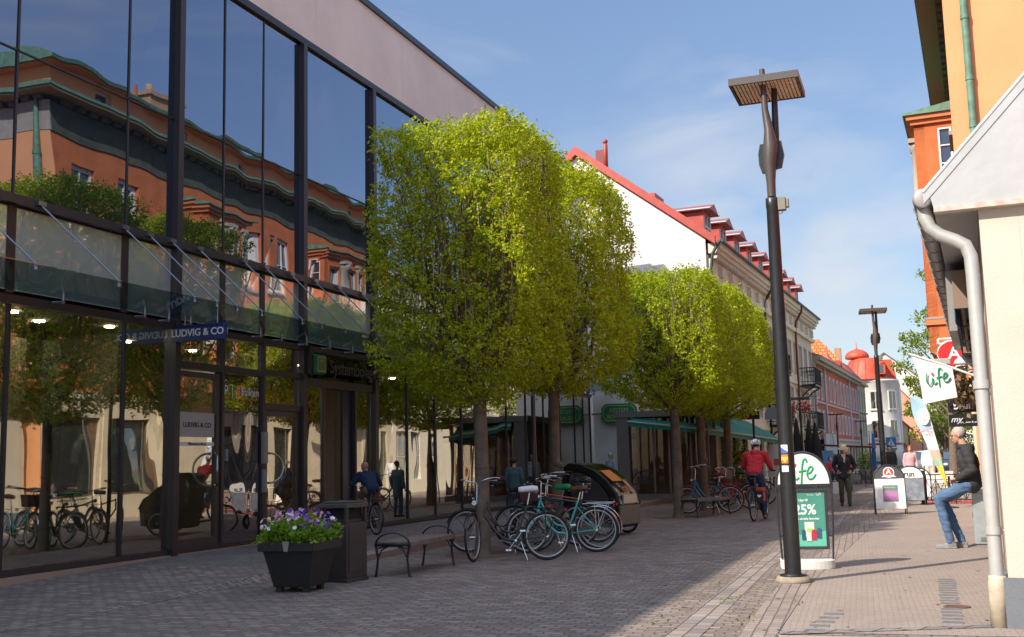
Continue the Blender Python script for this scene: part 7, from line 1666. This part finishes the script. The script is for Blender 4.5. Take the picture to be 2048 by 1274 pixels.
# 4. bald man in blue jacket bent over his bicycle by the glass front
b4 = bike('bicycle ridden by the bald man in blue close to the glass front', (-9.75, 18.6), (-10.4, 19.1), mat('bike_pale', (0.25, 0.25, 0.27), 0.4), blk, style='step', stand=False, group=None)
J = dict(pel=(0.22, 0, 1.00), wst=(.30, 0, 1.10), chs=(.42, 0, 1.22), nck=(.52, 0, 1.35), hed=(.60, 0, 1.48), shL=(.45, .19, 1.31), shR=(.45, -.19, 1.31), elL=(.55, .34, 1.10), elR=(.50, -.34, 1.08), wrL=(.74, .27, 1.10), wrR=(.74, -.27, 1.10), hdL=(1, -0.1, -0.1), hdR=(1, 0.1, -0.1), upL=(0, 0, 1), upR=(0, 0, 1),
         hpL=(.25, .10, .98), hpR=(.25, -.10, .98), knL=(.62, .14, .82), knR=(.50, -.15, .56), anL=(.38, .12, .50), anR=(.50, -.12, .22))
bluej = mat('jacket_blue', (0.012, 0.030, 0.085), 0.8, var=0.2, vscale=7)
m4_, V, HM = person('bald man in blue jacket and beige trousers hunched on a bicycle beside the entrance', (-9.75, 18.6, 0.12), math.atan2(0.5, -0.65), J, bluej, mat('beige_trousers', (0.20, 0.14, 0.10), 0.85), bshoe, vox=0.0105, head_pitch=R(12), hands=(('L', 1.2), ('R', 1.2)), wr=0.010, hood=True, shoe_z=(0.40, 0.12), sk=mat('skin_red', (0.50, 0.24, 0.19), 0.5), scale=0.86)
b4.location.z = 0.12; b4.scale = (0.86,)*3
obj('collar', MB().lathe([(0.085, -0.02), (0.08, 0.03)], tuple(V['nck']), 14), mat('collar_olive', (0.12, 0.11, 0.06), 0.8), m4_)

# 5-.. people farther off
def far_person(label, loc, rz, top, bottom, hair, hk='short', hem=None, sc_=1.0, J=None, sk=None):
    return person(label, loc, rz, J or ST, top, bottom, bshoe, vox=0.022, hair=hair, hair_kind=hk, wr=0.0, hem=hem, scale=sc_, hands=(('L', 0.4), ('R', 0.4)), sk=sk)
hd_ = MATS['hair_dark']; hg = MATS['hair_grey']
far_person('man with cropped grey hair in a pale grey hooded top by the pink pier', (-9.55, 34.5, 0.12), R(60), mat('top_grey', (0.30, 0.33, 0.40), 0.85), denim_d, hg, sc_=0.87)
far_person('woman with dark hair in a teal coat passing the far shop windows', (-9.35, 25.0, 0.12), R(100), mat('coat_teal', (0.05, 0.10, 0.12), 0.85), denim_d, hd_, 'buns', hem=(0, 0, 0.7), sc_=0.80)
far_person('white haired woman in a bright pink top by the flowers under the green awning', (-7.3, 43.0, 0.12), R(-60), mat('top_pink', (0.65, 0.05, 0.22), 0.8), denim_d, MATS['hair_white'], sc_=0.93)
far_person('person in a magenta coat just right of the white haired woman under the awning', (-6.7, 44.0, 0.12), R(-120), mat('top_magenta', (0.55, 0.02, 0.20), 0.8), mat('trousers_black', (0.02, 0.02, 0.02), 0.9), hd_, sc_=0.90)
far_person('person in a white shirt and pale trousers beyond the black fence', (0.15, 43.5, 0), R(-90), mat('shirt_white', (0.70, 0.70, 0.72), 0.8), mat('trousers_pale', (0.55, 0.52, 0.48), 0.8), hd_)
far_person('red haired person in a pale pink blouse beside the white shirted one', (-0.55, 46.0, 0), R(-80), mat('blouse_pink', (0.62, 0.38, 0.42), 0.8), denim, mat('hair_red', (0.35, 0.09, 0.03), 0.8), 'long', sc_=0.96)
far_person('dark haired person in black coming up behind the A-board', (-1.42, 50, 0), R(-90), mat('coat_black', (0.02, 0.02, 0.022), 0.8), denim_d, hd_, 'long')
far_person('pedestrian in a dark red jacket far down the street', (-0.75, 58, 0), R(-90), mat('jacket_maroon', (0.30, 0.03, 0.03), 0.8), denim_d, hd_)
far_person('pedestrian in orange top partly hidden by the man in the hat', (-2.80, 44, 0), R(-90), mat('top_orange', (0.45, 0.15, 0.07), 0.8), mat('trousers_teal', (0.02, 0.10, 0.12), 0.8), hd_, sc_=0.93)
SJ = dict(pel=(0, 0, .52), wst=(0, 0, .64), chs=(0, 0, .84), nck=(.02, 0, 1.02), hed=(.05, 0, 1.18), shL=(0, .18, .96), shR=(0, -.18, .96), elL=(.05, .24, .72), elR=(.05, -.24, .72), wrL=(.28, .16, .72), wrR=(.28, -.16, .72), hpL=(0, .09, .50), hpR=(0, -.09, .50), knL=(.42, .10, .50), knR=(.42, -.10, .50), anL=(.42, .10, .09), anR=(.42, -.10, .09))
far_person('guest in a red top seated at the café terrace on the left', (-4.0, 51.0, 0), R(-60), mat('top_red2', (0.55, 0.03, 0.06), 0.8), denim_d, hd_, J=SJ)
far_person('guest in a dark top seated at the café terrace behind the fence panels', (-3.3, 53.0, 0), R(200), mat('coat_black', (0.02, 0.02, 0.022), 0.8), denim_d, hd_, J=SJ)
shb = thing('shopping_bag', 'white paper bag hanging beside the man in the hat', 'bag', (-2.48, 33.0, 0.30))
obj('bag', MB().box(-0.09, 0.09, -0.05, 0.05, 0, 0.32), boardw, shb); obj('handle', MB().arc((0, 0, 0.32), (1, 0, 0), (0, 0, 1), 0.05, 0.005, 0, PI, 10, 4), boardw, shb)

# ================================================================== fence, café, parasols, cars, signs down the street
FN = thing('fence', 'low black iron fence with crossed bars around the outdoor seating beside the white board', 'fence', (-0.10, 32.2, 0))
ironb = MATS['iron_black']
obj('post', MB().box(-0.075, 0.075, -0.05, 0.05, 0, 0.92), ironb, FN)
def fence_panel(x0, x1, y=0):
    b = MB(); b.tube([(x0, y, 0.80), (x1, y, 0.80)], 0.016, n=6).tube([(x0, y, 0.12), (x1, y, 0.12)], 0.014, n=6).tube([(x0, y, 0.66), (x1, y, 0.66)], 0.010, n=6)
    n = 3
    for i in range(n):
        a = x0+(x1-x0)*i/n; c = x0+(x1-x0)*(i+1)/n
        b.tube([(a, y, 0.12), (a, y, 0.80)], 0.011, n=5); b.tube([(a, y, 0.66), (c, y, 0.12)], 0.009, n=5).tube([(c, y, 0.66), (a, y, 0.12)], 0.009, n=5)
    b.tube([(x1, y, 0.0), (x1, y, 0.82)], 0.016, n=6)
    return b
for i in range(3): obj('panel', fence_panel(0.08+i*0.75, 0.08+(i+1)*0.75-0.02), ironb, FN)
FN2 = thing('fence', 'dark fence panels in front of the café terrace on the left of the street', 'fence', (-4.1, 47.0, 0), R(60))
for i in range(6): obj('panel', fence_panel(i*1.1, (i+1)*1.1-0.03), ironb, FN2)
def chair(label, loc, rz, m, group):
    t = thing('cafe_chair', label, 'chair', loc, rz, group)
    obj('seat', MB().box(-0.2, 0.2, -0.2, 0.2, 0.43, 0.46), m, t); obj('backrest', MB().box(-0.2, -0.17, -0.2, 0.2, 0.55, 0.84), m, t)
    for sx in (-1, 1):
        for sy in (-1, 1): obj('leg', MB().tube([(sx*0.18, sy*0.18, 0.84 if sx < 0 else 0.43), (sx*0.21, sy*0.2, 0)], 0.012, n=5), m, t)
    return t
cw = mat('chair_white', (0.62, 0.60, 0.58), 0.5)
c0 = chair('white metal café chair just behind the black fence', (0.35, 32.9, 0), R(80), cw, 'white café chairs')
dup(c0, (1.05, 33.0, 0), R(100), 'white café chair nearest the cream house, behind the fence'); dup(c0, (0.55, 35.2, 0), R(-90), 'white café chair farthest from the fence')
rc = thing('door_mat', 'red edge strip lying along the outdoor seating floor', 'mat', (0.9, 33.4, 0)); obj('strip', MB().box(-1.1, 1.1, -0.9, 0.9, 0.006, 0.02), mat('mat_red', (0.45, 0.08, 0.06), 0.8), rc)
def table(label, loc):
    t = thing('cafe_table', label, 'table', loc); obj('top', MB().lathe([(0.33, 0.72), (0.33, 0.74)], (0, 0, 0), 16), cw, t); obj('leg', MB().tube([(0, 0, 0), (0, 0, 0.72)], 0.03, n=8).lathe([(0.2, 0), (0.2, 0.02)], (0, 0, 0), 12), ironb, t); return t
table('round white café table behind the black fence', (0.6, 34.1, 0)); table('round white café table on the terrace on the left', (-3.7, 50.2, 0))
pb_ = mat('parasol_black', (0.012, 0.012, 0.014), 0.8)
def parasol(label, x, y, h):
    t = thing('parasol', label, 'parasol', (x, y, 0), 0, 'closed black parasols'); b = MB(); n = 16; rows = 10; vs = []
    for i in range(rows+1):
        q = i/rows; z = h-q*(h-0.9); r_ = 0.05+0.21*q**0.8
        for j in range(n): a = 2*PI*j/n; k = r_*(1+0.16*(1 if j % 2 else -1)*min(1, q*2)); vs.append((k*math.cos(a), k*math.sin(a), z))
    b._add(vs, [(i*n+j, i*n+(j+1) % n, (i+1)*n+(j+1) % n, (i+1)*n+j) for i in range(rows) for j in range(n)], True)
    obj('canopy', b, pb_, t); obj('pole', MB().tube([(0, 0, 0), (0, 0, h+0.08)], 0.025, n=8), ironb, t); obj('foot', MB().box(-0.25, 0.25, -0.25, 0.25, 0, 0.08), mat('slab_grey', (0.3, 0.3, 0.3), 0.8), t)
    return t
parasol('closed black parasol nearest the green awning, left of three', -5.05, 48, 2.95); parasol('closed black parasol in the middle of the three by the café terrace', -4.62, 48.8, 2.9); parasol('closed black parasol on the right of the three by the café terrace', -4.28, 48, 2.75)
TC = thing('awning', 'low maroon awning on posts over the terrace of the red building', 'awning', (-4.2, 56, 0))
obj('canopy', MB().prism([(-1.0, 1.95), (1.9, 1.75), (1.9, 1.66), (-1.0, 1.86)], -1.5, 3.0, 'y'), mat('maroon', (0.10, 0.02, 0.03), 0.7), TC)
obj('post', MB().box(-0.95, -0.87, -1.4, -1.32, 0, 1.86).box(0.5, 0.62, -1.4, -1.3, 0, 1.80).box(1.75, 1.83, -1.4, -1.32, 0, 1.7), mat('post_brown', (0.10, 0.06, 0.04), 0.7), TC)
obj('menu_board', MB().box(-0.45, 0.1, -1.42, -1.38, 0.75, 1.6), mat('menu_blue', (0.12, 0.30, 0.55), 0.5), TC)
def bflag(label, x, y, c, h=2.6):
    t = thing('banner', label, 'banner', (x, y, 0)); obj('cloth', MB().prism([(-0.12, 0.5), (0.14, 0.7), (0.12, h*0.9), (0, h)], -0.01, 0.01, 'y'), c, t); obj('pole', MB().tube([(-0.13, 0, 0), (-0.12, 0, h)], 0.02, n=6), ironb, t)
bflag('narrow blue banner standing behind the man in the hat', -2.35, 56, mat('banner_blue', (0.03, 0.16, 0.45), 0.7), 2.5)
pl2 = thing('postbox', 'dark blue rounded box on the pavement below the white tower', 'box', (-2.5, 68, 0))
obj('body', MB().box(-0.45, 0.45, -0.3, 0.3, 0, 0.95), mat('box_blue', (0.03, 0.08, 0.25), 0.5), pl2, bev=0.05); obj('plate', MB().box(-0.25, 0.25, -0.32, -0.305, 0.6, 0.78), boardw, pl2)
tub = thing('planter', 'grey round planter with a green bush below the blue banner', 'planter', (-3.0, 62, 0))
obj('pot', MB().lathe([(0.3, 0), (0.38, 0.5), (0.38, 0.55)], (0, 0, 0), 16), MATS['slab_grey'], tub)
rng = np.random.default_rng(9); p = rng.normal(0, 1, (500, 3))*np.array([0.2, 0.2, 0.28])
obj('bush', leaf_mesh('bush', p+np.array([0, 0, 0.95]), p, rng, 0.14, leafC), None, tub)
# road signs
RS = thing('road_sign', 'blue square pedestrian crossing sign above a grey triangle on a thin post', 'road sign', (-1.75, 66, 0))
obj('post', MB().tube([(0, 0, 0), (0, 0, 2.3)], 0.03, n=8), MATS['slab_grey'], RS)
obj('square_plate', MB().box(-0.28, 0.28, -0.06, -0.04, 1.75, 2.3), mat('sign_blue2', (0.02, 0.20, 0.50), 0.4), RS); obj('white_triangle', MB().prism([(-0.2, 1.82), (0.2, 1.82), (0, 2.22)], -0.068, -0.062, 'y'), boardw, RS)
obj('walker', MB().tube([(0, -0.072, 2.05), (0, -0.072, 1.97)], 0.025, n=5).tube([(0, -0.072, 1.97), (-0.06, -0.072, 1.85)], 0.015, n=5).tube([(0, -0.072, 1.97), (0.06, -0.072, 1.85)], 0.015, n=5).ball((0, -0.072, 2.10), 0.028, 8, 6), blk, RS)
obj('triangle_plate', MB().prism([(-0.34, 1.70), (0.34, 1.70), (0, 1.12)], -0.06, -0.04, 'y'), mat('sign_back', (0.18, 0.22, 0.28), 0.5), RS)
AR = thing('road_sign', 'small dark direction sign with orange chevrons hanging over the café awning', 'road sign', (-5.3, 36.4, 2.75))
obj('plate', MB().box(-0.32, 0.32, -0.02, 0.02, -0.13, 0.13), mat('sign_indigo', (0.03, 0.03, 0.10), 0.5), AR)
cv = MB()
for x in (-0.2, -0.08): cv.tube([(x+0.07, -0.03, 0.08), (x, -0.03, 0), (x+0.07, -0.03, -0.08)], 0.016, n=5)
obj('chevron', cv, mat('chevron_orange', (0.8, 0.16, 0.02), 0.5), AR); obj('post', MB().tube([(0.1, 0.05, -2.75), (0.1, 0.05, 0.2)], 0.04, n=8), ironb, AR)
WS = thing('shop_sign', 'grey arched sign hanging from an iron arm beside two baskets of dark red flowers', 'sign', (-5.2, 42.0, 2.95))
obj('board', MB().prism([(0.35*math.cos(a), 0.30*math.sin(a)) for a in [PI*i/12 for i in range(13)]]+[(-0.35, -0.18), (0.35, -0.18)], -0.03, 0.03, 'y'), mat('sign_slate', (0.16, 0.17, 0.20), 0.6), WS)
obj('arm', MB().tube([(-1.6, 0, 0.62), (1.6, 0, 0.62)], 0.018, n=6).tube([(-0.2, 0, 0.62), (-0.2, 0, 0.28)], 0.01, n=4).tube([(0.2, 0, 0.62), (0.2, 0, 0.28)], 0.01, n=4), ironb, WS)
for i, x in enumerate((0.62, 1.15)):
    rng = np.random.default_rng(40+i); p = rng.normal(0, 1, (120, 3))*np.array([0.12, 0.12, 0.10]); fb_ = thing('hanging_basket', ['left hanging basket of dark red flowers beside the arched sign', 'right hanging basket of dark red flowers beside the arched sign'][i], 'plant basket', (-5.2+x, 42.0, 3.2))
    obj('flowers', leaf_mesh('flowers', p, p, rng, 0.12, leafmat('dark_red_flower', (0.08, 0.01, 0.02), (0.2, 0.03, 0.05), 0.2)), None, fb_); obj('hook', MB().tube([(0, 0, 0), (0, 0, 0.37)], 0.008, n=4), ironb, fb_)
PS = thing('poster_board', 'white poster board with a red emblem by the café wall behind the cyclist', 'board', (-5.3, 43.5, 0.1)); obj('board', MB().box(-0.45, 0.45, -0.03, 0.03, 0.5, 1.75), mat('poster_cream', (0.60, 0.60, 0.55), 0.6), PS); obj('emblem', MB().box(-0.2, 0.2, -0.04, -0.032, 0.95, 1.2), mat('emblem_red', (0.5, 0.1, 0.08), 0.6), PS); obj('leg', MB().box(-0.4, -0.35, -0.02, 0.02, 0, 0.5).box(0.35, 0.4, -0.02, 0.02, 0, 0.5), ironb, PS)
fsd = thing('flower_stand', 'stand of yellow and green flowers under the awning behind the farthest clipped tree', 'flower stand', (-7.3, 40.6, 0.12))
rng = np.random.default_rng(12); p = np.stack([rng.uniform(-1.2, 1.2, 1600), rng.uniform(-0.4, 0.4, 1600), rng.uniform(0.5, 1.9, 1600)], 1)
obj('flowers', leaf_mesh('flowers', p, rng.normal(0, 1, (1600, 3)), rng, 0.11, leafmat('stand_flower', (0.12, 0.25, 0.03), (0.65, 0.60, 0.08), 0.3)), None, fsd); obj('shelf', MB().box(-1.25, 1.25, -0.4, 0.4, 0.0, 0.5).box(-1.25, 1.25, 0.3, 0.4, 0.5, 1.5), mat('shelf_brown', (0.12, 0.08, 0.05), 0.8), fsd)
def car(label, x, y, rz, m, van=False):
    t = thing('car', label, 'car', (x, y, 0), rz)
    b = MB(); b.prism([(-2.1, 0.25), (2.1, 0.25), (2.15, 0.6), (2.0, 0.85), (1.2, 0.95), (-1.9, 1.0), (-2.15, 0.8)], -0.85, 0.85, 'y'); obj('body', b, m, t, bev=0.06)
    g_ = MB(); g_.prism([(1.15, 0.96), (0.45, 1.42), (-1.2, 1.45), (-1.85, 1.0)], -0.74, 0.74, 'y'); obj('windows', g_, darkglass, t, bev=0.03)
    obj('roof', MB().prism([(0.45, 1.43), (-1.2, 1.46), (-1.15, 1.50), (0.4, 1.48)], -0.70, 0.70, 'y'), m, t)
    for sx in (-1.3, 1.3):
        for sy in (-0.86, 0.86): obj('wheel', MB().tube([(sx, sy-0.06, 0.31), (sx, sy+0.06, 0.31)], 0.31, n=18), tyrem, t)
    for sy in (-0.6, 0.6): obj('headlight', MB().ball((2.08, sy, 0.68), (0.06, 0.16, 0.09), 10, 6), mat('lamp_glass', (0.8, 0.8, 0.82), 0.2), t)
    obj('number_plate', MB().box(2.13, 2.16, -0.26, 0.26, 0.38, 0.5), boardw, t)
    return t
car('white parked car seen head-on at the far end of the street', -0.35, 76, R(-95), mat('car_white', (0.75, 0.76, 0.78), 0.3, coat=0.5))
car('dark blue parked car to the right of the white one, behind the feather banner', 1.75, 70, R(-92), mat('car_navy', (0.03, 0.04, 0.08), 0.3, coat=0.5))
